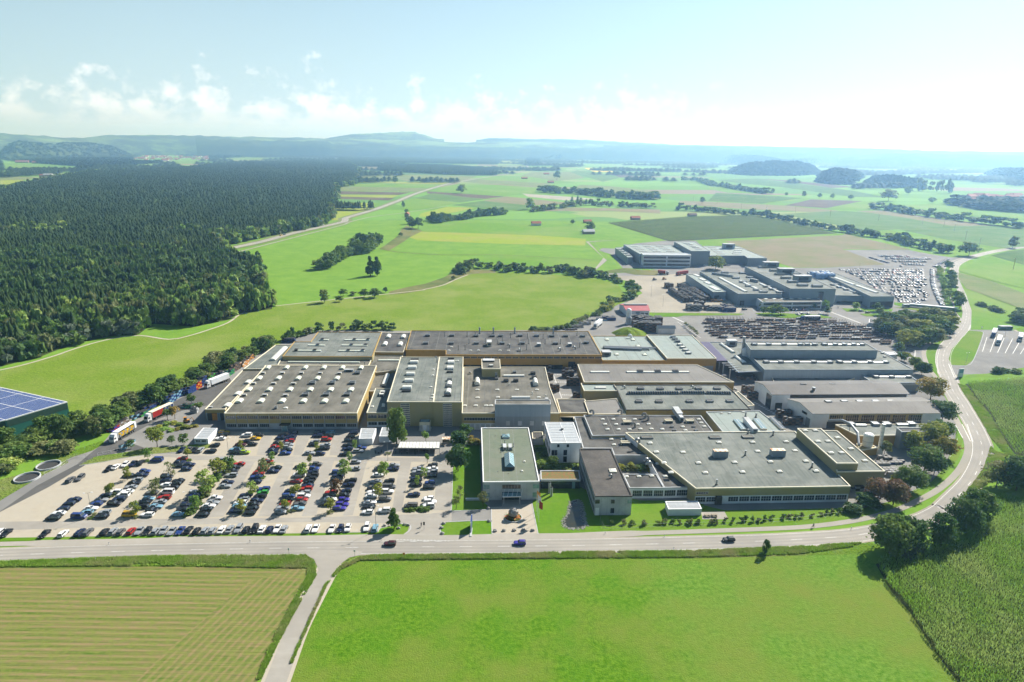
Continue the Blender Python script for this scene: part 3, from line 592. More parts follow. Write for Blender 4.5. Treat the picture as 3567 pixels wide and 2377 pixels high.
def wins(B,e,z0,z1,n,u0=0,u1=1,gap=.6,cols=4,rows=1,frame='white',glass='glass',name='window',proud=0.0,skip=()):
    a,c,L,th=edge(B,e); L2=L*(u1-u0); w=(L2-gap*(n-1))/n
    me=winmesh(w,z1-z0,cols,rows,frame,glass)
    for i in range(n):
        if i in skip: continue
        s=L*u0+w/2+i*(w+gap); x=a[0]+math.cos(th)*s+math.sin(th)*proud; y=a[1]+math.sin(th)*s-math.cos(th)*proud
        link(name,me,B.root,(x-B.c[0],y-B.c[1],z0-B.z0),th)
def panel(B,e,z0,z1,u0,u1,m,name='wall_panel',d=.05,proud=0.004):
    a,c,L,th=edge(B,e); s=L*(u0+u1)/2; w=L*(u1-u0); x=a[0]+math.cos(th)*s+math.sin(th)*proud; y=a[1]+math.sin(th)*s-math.cos(th)*proud
    b=MB(); b.box((0,-d/2,(z1-z0)/2),(w,d,z1-z0),M[m]); return b.obj(name,B.root,(x-B.c[0],y-B.c[1],z0-B.z0),th)
def seams(B,e,n,m,z0=None,z1=None,w=.07):
    """vertical cladding joints / downpipes, one mesh per wall"""
    a,c,L,th=edge(B,e); b=MB(); z0=B.z0 if z0 is None else z0; z1=B.z-.45 if z1 is None else z1
    for i in range(1,n): b.box((L*i/n,-.03,(z1-z0)/2),(w,.05,z1-z0),M[m])
    b.obj('cladding_joint',B.root,(a[0]-B.c[0],a[1]-B.c[1],z0-B.z0),th)
def rmesh(kind,sx,sy,sz,m='sky'):
    key=(kind,round(sx,1),round(sy,1),round(sz,2),m)
    if key in MC: return MC[key]
    b=MB(); mm=M[m]
    if kind=='dome':
        b.box((0,0,sz*.3),(sx,sy,sz*.6),M['cream']); h=sz
        v=[(-sx/2*.92,-sy/2*.92,sz*.6),(sx/2*.92,-sy/2*.92,sz*.6),(sx/2*.92,sy/2*.92,sz*.6),(-sx/2*.92,sy/2*.92,sz*.6),(-sx*.2,-sy*.2,h),(sx*.2,-sy*.2,h),(sx*.2,sy*.2,h),(-sx*.2,sy*.2,h)]
        b.add(v,[(0,1,5,4),(1,2,6,5),(2,3,7,6),(3,0,4,7),(4,5,6,7)],mm)
    elif kind in('bary','barx'):
        # barrel vault, axis along y or x
        b.box((0,0,.15),(sx,sy,.3),M['steel']); n=8; W_x,Ln=(sx,sy) if kind=='bary' else (sy,sx)
        prof=[(-W_x/2*.96*math.cos(math.pi*i/n),.3+(sz-.3)*math.sin(math.pi*i/n)) for i in range(n+1)]
        for i in range(n):
            (a,h1),(c,h2)=prof[i],prof[i+1]
            q=[(a,-Ln/2*.98,h1),(c,-Ln/2*.98,h2),(c,Ln/2*.98,h2),(a,Ln/2*.98,h1)]
            if kind=='barx': q=[(y,-x,z) for x,y,z in q]
            b.face(q[::-1] if kind=='bary' else q[::-1],mm)
        for sg in (-1,1):
            q=[(x,sg*Ln/2*.98,h) for x,h in prof]
            if kind=='barx': q=[(y,-x,z) for x,y,z in q]
            b.face(q if sg<0 else q[::-1],mm)
        k=max(2,int(Ln/1.2))
        for i in range(k+1):
            t=-Ln/2*.98+Ln*.98*i/k
            for j in range(n):
                (a,h1),(c,h2)=prof[j],prof[j+1]; d=.04
                q=[(a*1.01,t-d,h1+.02),(c*1.01,t-d,h2+.02),(c*1.01,t+d,h2+.02),(a*1.01,t+d,h1+.02)]
                if kind=='barx': q=[(y,-x,z) for x,y,z in q]
                b.face(q[::-1],M['cream'])
    elif kind=='vent':
        b.box((0,0,sz*.3),(sx,sy,sz*.6),M['dark']); 
        for sg in (-1,1): b.box((0,sg*sy*.36,sz*.8),(sx*1.02,sy*.24,sz*.4),mm)
        b.box((-sx/2,0,sz*.55),(.12,sy*1.04,sz*1.1),mm); b.box((sx/2,0,sz*.55),(.12,sy*1.04,sz*1.1),mm)
    elif kind=='unit':
        b.box((0,0,sz/2+.1),(sx,sy,sz-.2),mm); b.box((0,0,sz+.02),(sx*1.04,sy*1.04,.12),M['conc'])
        b.box((0,-sy/2-.03,sz*.5),(sx*.6,.06,sz*.5),M['dark'])
        for i in (-1,1): b.box((sx*.4*i,0,.05),(.2,sy*.9,.1),M['dark'])
    elif kind=='stack':
        b.tube((0,0,0),(0,0,sz),sx/2,sx/2,mm,10); b.tube((0,0,sz*.92),(0,0,sz+.15),sx*.65,sx*.65,M['steel'],10); b.tube((0,0,0),(0,0,.3),sx*.8,sx*.7,M['dark'],10)
    elif kind=='goose':
        b.tube((0,0,0),(0,0,sz*.7),sx/2,sx/2,mm,8)
        p=(0,0,sz*.7)
        for i in range(1,7):
            t=math.pi*i/6; q=(-sx*.9*(1-math.cos(t)),-sx*.2*(1-math.cos(t)),sz*.7+sx*1.0*math.sin(t)); b.tube(p,q,sx/2,sx/2,mm,8,False); p=q
    elif kind=='rusty':
        b.box((0,0,sz/2),(sx,sy,sz),M['clad']); n=6
        for i in range(n): b.box((-sx/2+sx*(i+.5)/n,0,sz+.06),(sx/n*.97,sy*1.06,.1),M['rustr' if i%2==0 else 'cream'])
        for i in range(n+1): b.box((-sx/2+sx*i/n,-sy/2-.03,sz/2),(.1,.08,sz),M['steel'])
    elif kind=='gable':
        b.box((0,0,sz*.25),(sx,sy,sz*.5),M['dark']); x,y=sx/2,sy/2
        v=[(-x,-y,sz*.5),(x,-y,sz*.5),(x,y,sz*.5),(-x,y,sz*.5),(0,-y*.8,sz),(0,y*.8,sz)]
        b.add(v,[(0,1,4),(1,2,5,4),(2,3,5),(3,0,4,5)],mm)
        for i in range(7):
            t=-y*.8+y*1.6*i/6
            for sg in (-1,1): b.tube((sg*x,t*1.2,sz*.52),(0,t,sz+.03),.04,.04,M['white'],4)
        b.tube((0,-y*.8,sz+.03),(0,y*.8,sz+.03),.06,.06,M['white'],4)
    elif kind=='pyr':
        b.box((0,0,sz*.25),(sx,sy,sz*.5),M['conc']); x,y=sx/2,sy/2
        b.add([(-x,-y,sz*.5),(x,-y,sz*.5),(x,y,sz*.5),(-x,y,sz*.5),(0,0,sz)],[(0,1,4),(1,2,4),(2,3,4),(3,0,4)],mm)
        for a,c in ((-x,-y),(x,-y),(x,y),(-x,y)): b.tube((a,c,sz*.5),(0,0,sz+.02),.05,.05,M['white'],4)
    elif kind=='flat':
        b.box((0,0,sz/2),(sx,sy,sz),M['dark'],top=mm); b.box((0,-sy/2,sz*.6),(sx*1.06,.12,sz*1.1),M['steel']); b.box((0,sy/2,sz*.6),(sx*1.06,.12,sz*1.1),M['steel'])
        b.box((-sx/2,0,sz*.6),(.12,sy,sz*1.1),M['steel']); b.box((sx/2,0,sz*.6),(.12,sy,sz*1.1),M['steel'])
    elif kind=='ladder':
        b.box((0,0,sz*.4),(sx,sy,sz*.8),M['cream'],top=mm); n=max(4,int(sy/1.1))
        for i in range(n+1): b.box((0,-sy/2+sy*i/n,sz*.85),(sx,.12,.1),M['white'])
        b.box((0,0,sz*.85),(.12,sy,.12),M['white'])
    MC[key]=b.mesh(kind); return MC[key]
NM=dict(dome='skylight',bary='skylight',barx='skylight',vent='roof_vent',unit='ventilation_unit',stack='vent_pipe',goose='vent_pipe',rusty='roof_hood',gable='skylight',pyr='skylight',flat='skylight',ladder='skylight')
def on(B,kind,s,sx,sy,sz,m='sky',rot=None,dz=0):
    z=B.z-.35; me=rmesh(kind,sx,sy,sz,m)
    for x,y in W_(s,z): link(NM[kind],me,B.root,(x-B.c[0],y-B.c[1],z-B.z0+dz),YAW if rot is None else rot)
def strip(B,s,w,h,m='sky',kind='bar'):
    """long skylight between two photographed ends"""
    (x0,y0),(x1,y1)=W_(s,B.z-.35); L=math.dist((x0,y0),(x1,y1)); th=math.atan2(y1-y0,x1-x0)
    me=rmesh('barx',L,w,h,m); link('skylight',me,B.root,((x0+x1)/2-B.c[0],(y0+y1)/2-B.c[1],B.z-.35-B.z0),th)
def grid(s,nx,ny):
    """p00 p10 p01 p11 -> nx*ny points string in native"""
    a,b_,c,d=parse(s); out=[]
    for j in range(ny):
        for i in range(nx):
            u=i/(nx-1) if nx>1 else 0; v=j/(ny-1) if ny>1 else 0
            out.append((a[0]*(1-u)*(1-v)+b_[0]*u*(1-v)+c[0]*(1-u)*v+d[0]*u*v,a[1]*(1-u)*(1-v)+b_[1]*u*(1-v)+c[1]*(1-u)*v+d[1]*u*v))
    return 'P '+' '.join(f'{x:.1f},{y:.1f}' for x,y in out)
# 1 front hall with two storeys of windows
B=building('long yellow two-storey hall with rows of white barrel skylights behind the car park','E 425,917 1515,915 1675,525 765,525',7.8,'yel','roofb',trim='cream')
panel(B,0,0,2.9,.004,.996,'conc'); wins(B,0,4.9,6.5,12,.01,.99,.5,5); wins(B,0,1.0,2.7,12,.01,.99,.6,5,skip=(4,5)); 
a,c,L,th=edge(B,0)
for i in range(13):
    bb=MB(); bb.box((L*i/12,-.1,3.7),(.16,.2,7.3),M['conc']); bb.obj('pilaster',B.root,(a[0]-B.c[0],a[1]-B.c[1],0),th)
bb=MB(); bb.box((0,-1.3,2.9),(4.4,2.6,.2),M['dark']); bb.box((0,-1.3,1.4),(2.4,2.2,2.8),M['glassb'])
for sx in (-1.2,1.2): bb.box((sx,-2.45,1.4),(.12,.12,2.8),M['white'])
bb.obj('entrance_porch',B.root,(a[0]+math.cos(th)*L*.455-B.c[0],a[1]+math.sin(th)*L*.455-B.c[1],0),th)
for s in ('E 785,550 1545,550','E 712,636 1350,638','E 628,728 1465,730','E 550,822 1420,825'):
    pass
on(B,'bary','E 785,549 937,549 1090,549 1242,549 1395,550 1547,551',2.5,4.2,1.1,'skyg')
on(B,'bary','E 712,636 870,636 1032,637 1190,638 1350,638',2.7,4.0,1.1,'skyg')
on(B,'bary','E 628,728 796,729 964,729 1131,730 1298,731 1464,731',2.8,3.9,1.1,'skyg')
on(B,'bary','E 551,823 727,823 901,823 1075,824 1248,825 1422,825',3.0,3.8,1.1,'skyg')
on(B,'unit','E 745,595 903,595 1060,595 1213,596 1370,597',2.2,1.0,.9,'cream'); on(B,'unit','E 667,681 832,681 995,682',2.3,1.0,.9,'cream'); on(B,'unit','E 590,776 760,776 930,777',2.4,1.0,.9,'cream')
on(B,'vent','E 1520,592 1152,675 1313,675 1477,675 1095,770 1265,770 1435,770',2.7,2.6,1.2,'steel'); on(B,'unit','E 1448,575',4.6,1.6,1.2,'clad'); on(B,'goose','E 1222,525 1375,522',.5,.5,1.1,'stone'); on(B,'stack','E 1577,520',.45,.45,1.6,'steel')
on(B,'dome','E 930,877',1.7,1.4,.6); on(B,'vent','E 852,880',1.0,1.5,1.1,'steel')
# 2 annexe with loading door on the left
B=building('low annexe with open loading door on the left end of the two-storey hall','E 267,884 432,884 748,552 583,555',5.6,'yel','roofb')
panel(B,0,0,3.6,.04,.92,'dark',name='loading_door'); panel(B,0,0,3.4,.32,.58,'orange',name='door',d=.08); 
a,c,L,th=edge(B,0)
for xq in (.6,L*.62,L*.7): bb=MB(); bb.box((xq,-.2,1.9),(.5,.3,3.8),M['clad']); bb.obj('column',B.root,(a[0]-B.c[0],a[1]-B.c[1],0),th)
on(B,'bary','E 452,857 537,762 622,667',3.0,3.9,1.0,'sky'); on(B,'unit','E 315,873',1.6,1.0,.6,'clad')
B=building('slanting grey-roofed annexe with one long diagonal skylight behind the loading annexe','E 583,553 748,552 765,525 862,520 903,448 1000,357 845,357',6.2,'yel','roof'); strip(B,'E 820,488 925,385',3.4,1.3,'sky')
B=building('narrow roof strip between the two rear halls with a single long cream skylight','E 862,521 1610,524 1650,440 903,448',6.9,'yel','roofb'); strip(B,'E 945,502 1540,505',1.6,.8,'skyg')
B=building('raised rear-left hall with three rows of broken cream skylight strips','E 903,450 1640,452 1715,253 1195,250 1135,330 1000,330',8.8,'yel2','roof',trim='gold')
for s in ('E 1030,408 1220,410','E 1115,364 1253,366','E 1210,320 1283,321','E 1365,410 1578,411','E 1388,365 1600,367','E 1412,321 1620,322'): strip(B,s,1.7,.7,'skyg')
on(B,'vent','E 1018,406 1170,407 1195,363 1232,318 1445,408 1563,408 1470,363 1587,363 1495,319 1607,319',1.6,2.0,1.1,'dark')
B=building('dark flat roof link with two pairs of white domed skylights behind the raised hall','E 1650,414 1895,416 1950,258 1716,254',7.8,'gold','roofd'); on(B,'bary','E 1772,293 1893,295 1743,355 1868,357',2.9,6.0,1.3,'sky')
B=building('low dark link roof with one cream skylight strip beside the tall yellow hall','E 1607,524 1670,582 1840,562 1890,445 1652,443 ',6.0,'yel','roofb'); strip(B,'E 1690,487 1860,488',2.0,.8,'skyg')
B=building('low roof with one long slanting barrel skylight beside the tall yellow hall','E 1600,735 1800,735 1842,564 1668,586',4.6,'yel','roofb'); strip(B,'E 1730,695 1765,605',2.6,1.2,'sky')
B=building('small yellow two-storey office wing squeezed between the two big yellow halls','E 1593,912 1762,912 1800,716 1665,712',7.0,'yel','roof',name='office_wing',cat='office wing'); panel(B,0,0,2.6,.0,.99,'plas'); wins(B,0,4.3,6.1,2,.05,.97,.4,3); wins(B,0,.9,2.5,2,.05,.97,.4,3); on(B,'dome','E 1640,865 1730,862 1732,848',1.4,1.2,.5); on(B,'vent','E 1722,765',2.0,5.0,1.2,'sky')
# tall yellow hall (two bays)
B=building('tall yellow hall with a stack of five barrel skylights, left bay','E 1760,822 2140,822 2190,456 1872,455',12,'yel2','roof',name='factory_hall')
panel(B,0,.1,11.3,.29,.48,'glass',name='window',d=.06,proud=.02)
def gridwin(B,e,u0,u1,z0,z1,nx,ny):
    a,c,L,th=edge(B,e); b=MB(); w=L*(u1-u0)
    for i in range(nx+1): b.box((w*i/nx,-.11,(z1-z0)/2),(.1,.05,z1-z0),M['white'])
    for j in range(ny+1): b.box((w/2,-.115,(z1-z0)*j/ny),(w,.05,.22),M['cream'])
    b.obj('window_grille',B.root,(a[0]+math.cos(th)*L*u0-B.c[0],a[1]+math.sin(th)*L*u0-B.c[1],z0),th)
gridwin(B,0,.29,.48,.2,11.2,7,11)
on(B,'barx','E 1983,505 1968,550 1955,603 1942,657 1925,715',4.2,3.4,1.5,'sky'); on(B,'vent','E 1987,480 1918,742',4.2,1,.7,'dark'); on(B,'dome','E 2140,562 2136,610 2120,705 2135,770 2128,793',1.2,1,.5); on(B,'goose','E 2170,500',.5,.5,4,'steel')
B=building('tall yellow hall with two pairs of barrel skylights in one line, right bay','F 258,824 492,824 503,455 307,454',12.05,'yel2','roof'); panel(B,0,.1,11.3,.34,.64,'glass',name='window',d=.06,proud=.02); gridwin(B,0,.34,.64,.2,11.2,7,11)
on(B,'barx','F 403,505 398,552',3.4,4.4,1.5,'sky'); on(B,'vent','F 403,476 393,585 375,778',3.2,1,.8,'dark'); on(B,'bary','F 387,683 380,745',2.6,4.6,1.3,'sky'); on(B,'flat','F 388,703 390,650',2.4,1.6,1,'dark'); on(B,'dome','F 453,490',2,1,.5)
a,c,L,th=edge(B,0)
bb=MB(); bb.box((0,0,2.1),(4.6,3.2,4.2),M['cream'],top=M['dark']); bb.box((0,-1.62,1.5),(1.6,.06,2.4),M['white']); bb.box((-1.6,-1.62,1.5),(1.2,.06,2.4),M['conc']); bb.box((1.6,-1.62,1.5),(1.2,.06,2.4),M['conc']); bb.box((0,0,.15),(5.4,4.0,.3),M['conc']); bb.box((0,0,4.25),(3.8,2.4,.15),M['glassb']); 
x,y=g('F',190,1050); tagp(bb.obj('transformer_cabin',None,(x,y,0),YAW),'small cream cabin with dark roof tray against the tall yellow wall','cabin')
# big roof right of the tall hall
B=building('broad brown-roofed hall with a square penthouse and scattered vents','F 492,916 1293,915 1213,700 1175,538 505,538',8,'yel','roofb'); wins(B,0,4.4,5.8,1,.02,.35,.3,12); panel(B,0,0,3.0,.0,.36,'plas'); wins(B,0,.3,2.6,6,.03,.34,.5,2,frame='clad',glass='conc',name='dock_door'); seams(B,1,6,'cream')
on(B,'bary','F 617,672 1093,676',2.8,7,2.2,'sky'); on(B,'vent','F 853,657 933,657 1074,597 1083,632',2.4,2.2,1.2,'dark'); on(B,'barx','F 918,615',11,2.0,.9,'sky'); on(B,'vent','F 923,586 776,640',1.6,1.6,1,'steel'); on(B,'vent','F 773,632',1,1,3,'steel')
on(B,'dome','F 558,596',1.4,1.4,1.4,'stone'); on(B,'dome','F 620,727 782,727 943,727 1107,727 620,792 787,790 1121,790 514,857 605,857 691,857 731,857',1.9,1.2,.5); on(B,'barx','F 975,800',9,2.2,1.4,'sky'); on(B,'unit','F 1185,815',1.5,1.5,1.2,'steel'); on(B,'goose','F 880,690 1183,785 1072,762',.4,.4,1,'sky')
B=building('square yellow penthouse with a dark flat roof on the broad brown roof','F 655,552 808,552 803,475 653,473',12.3,'yel2','roofb',z0=7.6,name='penthouse',cat='penthouse'); on(B,'unit','F 712,490',6,3.4,.8,'roofb'); on(B,'flat','F 732,533',2,1.6,.8)
B=building('grey panel-clad block with silvery upper wall in front of the brown roof','F 762,843 1220,843 1215,806 765,806',13.1,'blued','roofb',trim='conc',name='panel_block',cat='block'); panel(B,0,7.2,12.6,.003,.997,'clad',name='wall_panel',d=.06); seams(B,0,6,'conc',0.2,7.2,.05); wins(B,0,2.8,5.0,4,.2,.92,3.6,1,frame='clad',glass='conc')
# long back hall
B=building('long dark-roofed rear hall with many chimneys and a strip of upper windows','F 30,398 360,400 360,436 1640,438 1530,245 75,238',8.8,'gold','roofd',trim='gold'); wins(B,2,6.4,7.6,20,.115,.995,.5,4,glass='glass'); seams(B,2,13,'yel'); panel(B,2,0,2.6,.1,.75,'glass',name='ground_floor_glazing',d=.05); panel(B,2,0,4.6,.785,.83,'dark',name='gate')
on(B,'vent','F 211,286 410,286 196,350 405,350 608,289 741,289 809,289 610,350 820,350 968,287 1104,288 1229,290 1341,290 1480,291 985,350 1257,351 1510,345',2.9,2.2,1.2,'steel'); on(B,'unit','F 1122,365 1375,365',2.2,2.6,1.6,'clad'); on(B,'unit','F 716,360',2.8,5,2.6,'cream')
on(B,'stack','F 637,265 750,265 925,265 1240,272 ',.9,.9,4,'clad'); on(B,'stack','F 350,288 534,290 602,290 891,300 1028,305 1157,307 1435,282 550,348 684,345 782,350 823,330 1040,348 1173,350 1300,350 462,400 518,400 1455,378 970,395 1022,398',.4,.4,3.2,'steel'); on(B,'goose','F 885,378 1298,408 1420,395',.8,.8,1.6,'steel'); on(B,'dome','F 386,405 562,405 628,405 804,405 873,406 407,377',1.7,1,.5)
bb=MB(); x,y=g('F',960,525); bb.tube((0,0,0),(0,0,9.5),.35,.35,M['steel'],8); bb.tube((.9,0,0),(.9,0,9.5),.25,.25,M['steel'],8); bb.tube((0,0,9.5),(0,2.5,9.8),.35,.35,M['steel'],8); tagp(bb.obj('exhaust_pipe',None,(x,y,0)),'pair of steel exhaust pipes climbing the rear hall front','pipe')
B=building('pale grey-roofed hall with long silver ducts lying across it','F 1643,483 2175,484 2005,283 1556,283',6.8,'gold','rooflt',trim='gold'); on(B,'dome','F 1680,316 1893,318 1758,437 1988,440 1935,370',2.2,3,.8,'skyg'); on(B,'dome','F 2065,472 2005,313',1.2,1,.4); on(B,'unit','F 1672,440',5,5,2.4,'blued'); on(B,'goose','F 1880,300',1.2,1.2,1.4,'white')
a=W_('F 1650,372 2080,385',7.2); bb=MB(); 
for k in (0,1.6,3.0): bb.tube((a[0][0],a[0][1]-k,.9),(a[1][0]-k*3,a[1][1]-k,.9),.55,.55,M['steel'],8)
for i in range(8):
    t=i/7; bb.box((a[0][0]+(a[1][0]-a[0][0])*t,a[0][1]+(a[1][1]-a[0][1])*t-1.5,.3),(.2,4,.6),M['dark'])
o=bb.obj('duct',None); o.parent=B.root; o.location=(-B.c[0],-B.c[1],6.45)
B=building('pale green-roofed ochre hall with a slanting line of square skylights and open dock','H 57,467 462,467 262,278 -113,275',8.0,'gold','rooflt',z0=0,trim='cream'); seams(B,0,6,'yel'); panel(B,0,0,3.4,.55,.95,'clad',name='dock_door',d=.06); panel(B,0,0,3.8,.1,.5,'dark',name='dock_opening')
on(B,'flat','H 160,360 183,382 206,404 230,428',2.8,2.4,.9,'sky'); on(B,'vent','H 103,298 120,315 140,333',2.8,2.2,1.2,'steel')
B=building('ribbed grey-roofed ochre hall with a line of white skylight strips','F 1493,661 2724,661 2418,517 1440,515',6.4,'gold','corr'); strip(B,'F 1545,583 1700,583',2,.7,'sky'); strip(B,'F 1838,583 2355,583',2,.7,'sky'); on(B,'vent','F 1950,580 2095,580 2240,580',3,2.6,1,'dark')
B=building('small square ochre block standing before the ribbed-roof hall','F 1493,732 1768,732 1735,670 1467,670',5.4,'yel2','rooflt',name='block',cat='block'); on(B,'barx','F 1628,712',5.5,2,.7,'sky')
B=building('long grey-roofed hall with a dark saddle of blue glass and black hatch skylights','H -278,888 742,884 610,748 530,682 -383,684 -348,735',5.6,'yel2','roof',trim='roofd'); panel(B,0,3.4,5.1,.0,.995,'yel')
strip(B,'H -440,760 150,757',2.4,1.4,'glass') if False else None
strip(B,'H -270,760 150,758',2.6,1.4,'glass'); strip(B,'H 165,756 360,756',2.6,1.4,'glass'); strip(B,'H 375,757 575,760',2.6,1.4,'glass')
on(B,'flat','H -160,718 0,720 155,720 312,718 465,718 -175,825 -10,826 240,824 405,823 568,822',3,2.4,.8,'dark'); on(B,'goose','H 268,715 620,740 -290,715',.7,.7,1.2,'steel')
B=building('low grey lean-to with a white end wall at the right end of the saddle-roofed hall','H 712,858 772,850 640,738 612,748',3.6,'plas','roof',name='lean_to',cat='lean-to')
B=building('low dark connecting roof beside the pallet yard','F 1300,912 1537,912 1500,800 1268,800',3.6,'yel','roofd'); B=building('ribbed connecting roof between the pallet yard and the saddle-roofed hall','F 1532,922 1775,922 1835,925 1760,795 1495,818',4.0,'yel','corr')
B=building('flat dark apron roof running past the white cube building','F 1295,945 1440,945 1490,1200 1460,1205 1405,948',3.2,'conc','roofk')
B=building('black bitumen-roofed workshop dotted with small white domes and louvre boxes','C 1325,276 1880,268 1885,250 2315,242 2215,112 1255,108',5.2,'yel2','roofd',trim='conc')
on(B,'dome','C 1410,147 1498,147 1585,147 1674,147 1430,188 1520,188 1697,188 1787,186 1450,229 1540,229 1631,229 1720,226 1810,226 1900,228 2198,147 2218,176 2243,206 2066,208 2088,237',1.6,1.3,.6); on(B,'vent','C 1610,178 1950,168 2123,168',3.4,2,1.2,'cream'); on(B,'goose','C 1763,130 1785,150 1675,210 1335,105 1565,102',1,1,1.8,'stone'); on(B,'unit','C 2022,108',2.6,8,2.4,'conc'); on(B,'unit','C 2050,155',1.6,3,2.2,'clad'); on(B,'flat','C 1978,208 2155,207 1998,237 2177,237',1.4,1,.5,'dark')
B=building('lower L-shaped black roof with small domes between workshop and brown office','C 1250,378 1485,380 1505,437 1968,437 1890,292 1325,296 1253,120 1178,122',4.2,'conc','roofd',trim='conc'); on(B,'dome','C 1481,311 1574,310 1666,310 1760,308 1850,305 1503,355 1692,355 1879,350 1810,411 1902,409',1.6,1.3,.6); on(B,'vent','C 1595,348 1785,342',3.6,2,1.2,'cream')
B=building('low black roof wing reaching toward the lawn with a column of small domes','C 1915,702 2118,698 1968,440 1783,458',4.4,'plas','roofd',trim='conc'); on(B,'dome','C 1836,460 1932,457 1864,510 1961,507 1924,614 2026,611',1.6,1.3,.6); wins(B,0,.9,3.3,2,.03,.97,.5,5,2); 
B=building('low black roof wing beside the courtyard garden with three domes','C 1630,704 1915,703 1850,592 1577,592',4.4,'plas','roofd',trim='conc'); on(B,'dome','C 1605,617 1708,616 1812,612',1.6,1.3,.6); wins(B,0,.9,3.3,3,.1,.98,.5,5,2)
# big front hall right
B=building('huge grey-green-roofed front hall with a glazed ground floor behind the lawn','D 57,709 1325,690 868,240 -520,252',6.4,'yel2','roof',trim='cream'); panel(B,0,0,3.2,.0,.995,'plas'); panel(B,0,0,3.25,.13,.17,'dark',name='porch',d=.9); wins(B,0,.9,2.9,14,.003,.985,.35,4,2,skip=(2,)); wins(B,0,4.0,4.9,1,.005,.08,.3,5)
panel(B,3,0,5.8,0,.2,'plas')
on(B,'dome',grid('D -50,416 868,404 -50,416 868,404',4,1).replace('P','P'),1.9,1.6,.6)
on(B,'dome','D 245,338 521,335 795,331 300,410 77,505 373,500 667,496 957,491 133,585 438,580 741,575 1041,571 -320,342 -267,416 -205,505 -148,583',1.9,1.6,.7); on(B,'flat','D 213,297 482,293 -345,297',4.6,2.2,.6,'roofb'); on(B,'rusty','D 253,448 722,442',5.6,2.2,2.6); on(B,'stack','D 225,680 1007,537 460,440 688,275 483,262',.6,.6,2,'steel'); on(B,'goose','D -408,340 -335,505 -315,530',1,1,1.6,'steel')
B=building('long raised ochre box roof standing on the right of the huge front hall','D 1212,503 1388,503 1082,217 888,217',10.2,'yel2','roof',trim='cream',z0=5.9,name='raised_roof_box',cat='roof box'); on(B,'dome','D 952,240 1035,239 1056,328 1139,327 1163,422 1250,421',2,1.6,.7)
B=building('ochre end building with three small domes at the right of the raised box','D 1215,571 1607,568 1215,236 1085,234',7.6,'yel2','roof',trim='cream'); on(B,'dome','D 1217,299 1326,389 1440,487',2,1.6,.7); wins(B,0,4.0,5.0,1,.77,.82,.1,1); wins(B,0,2.2,3.2,1,.76,.81,.1,1)
B=building('grey roof between halls with slanting ladder-like glass skylights','D 278,246 792,239 575,70 140,80',5.6,'yel2','rooflt',trim='conc'); 
def ladder(B,s,w,m='glassb'):
    (x0,y0),(x1,y1)=W_(s,B.z-.35); L=math.dist((x0,y0),(x1,y1)); th=math.atan2(y1-y0,x1-x0)-R(90); link('skylight',rmesh('ladder',w,L,.9,m),B.root,((x0+x1)/2-B.c[0],(y0+y1)/2-B.c[1],B.z-.35-B.z0),th)
ladder(B,'D 450,235 385,155',2.6); ladder(B,'D 615,232 545,150',2.6); ladder(B,'D 770,232 675,140',2.4,'glass'); on(B,'dome','D 265,97 331,96 446,87',1.3,1,.5)
(x0,y0),(x1,y1)=W_('D 545,225 465,130',7.5); L=math.dist((x0,y0),(x1,y1)); link('ventilation_unit',rmesh('unit',2.2,L,2.4,'plas'),B.root,((x0+x1)/2-B.c[0],(y0+y1)/2-B.c[1],5.3),math.atan2(y1-y0,x1-x0)-R(90)); on(B,'stack','D 463,120 548,128',.7,.7,2,'steel')
# gabled sheds
def gabled(label,ev,rg,ze,zr,wall,roof,base_h=None,wing=None,over=.5,name='gabled_shed',cat='shed',group=None):
    """ev: front eave left,right; rg: ridge left,right (photograph points)"""
    (ax,ay),(bx,by)=W_(ev,ze); (cx_,cy_),(dx_,dy_)=W_(rg,zr)
    A,Bp,C_,D_=Vector((ax,ay)),Vector((bx,by)),Vector((cx_,cy_)),Vector((dx_,dy_))
    E_=C_*2-A; F_=D_*2-Bp; c=(A+Bp+E_+F_)/4; root=empty(name,(c.x,c.y,0),0,label,cat,group)
    l=lambda v,z:(v.x-c.x,v.y-c.y,z)
    b=MB()
    b.face([l(A,0),l(Bp,0),l(Bp,ze),l(A,ze)],M[wall]); b.face([l(Bp,0),l(F_,0),l(F_,ze),l(D_,zr),l(Bp,ze)],M[wall]); b.face([l(F_,0),l(E_,0),l(E_,ze),l(F_,ze)],M[wall]); b.face([l(E_,0),l(A,0),l(A,ze),l(C_,zr),l(E_,ze)],M[wall]); b.obj('wall',root)
    u=(Bp-A).normalized()*over; v=(A-C_).normalized()*over; dz=(zr-ze)*over/((A-C_).length)
    b=MB(); t=.18
    for p,q,sg in ((A,Bp,1),(E_,F_,-1)):
        top=[l(p-u+v*sg,ze-dz+t),l(q+u+v*sg,ze-dz+t),l(D_+u,zr+t),l(C_-u,zr+t)]; bot=[(x,y,z-.14) for x,y,z in top]
        if sg<0: top,bot=top[::-1],bot[::-1]
        b.add(top+bot,[(0,1,2,3),(7,6,5,4),(0,4,5,1),(1,5,6,2),(2,6,7,3),(3,7,4,0)],M[roof])
    b.obj('roof',root)
    Bq=Bld(); Bq.P=[tuple(A),tuple(Bp),tuple(F_),tuple(E_)]; Bq.z=ze; Bq.z0=0; Bq.c=(c.x,c.y); Bq.root=root; Bq.A,Bq.B,Bq.C,Bq.D=A,Bp,C_,D_; Bq.zr=zr
    return Bq
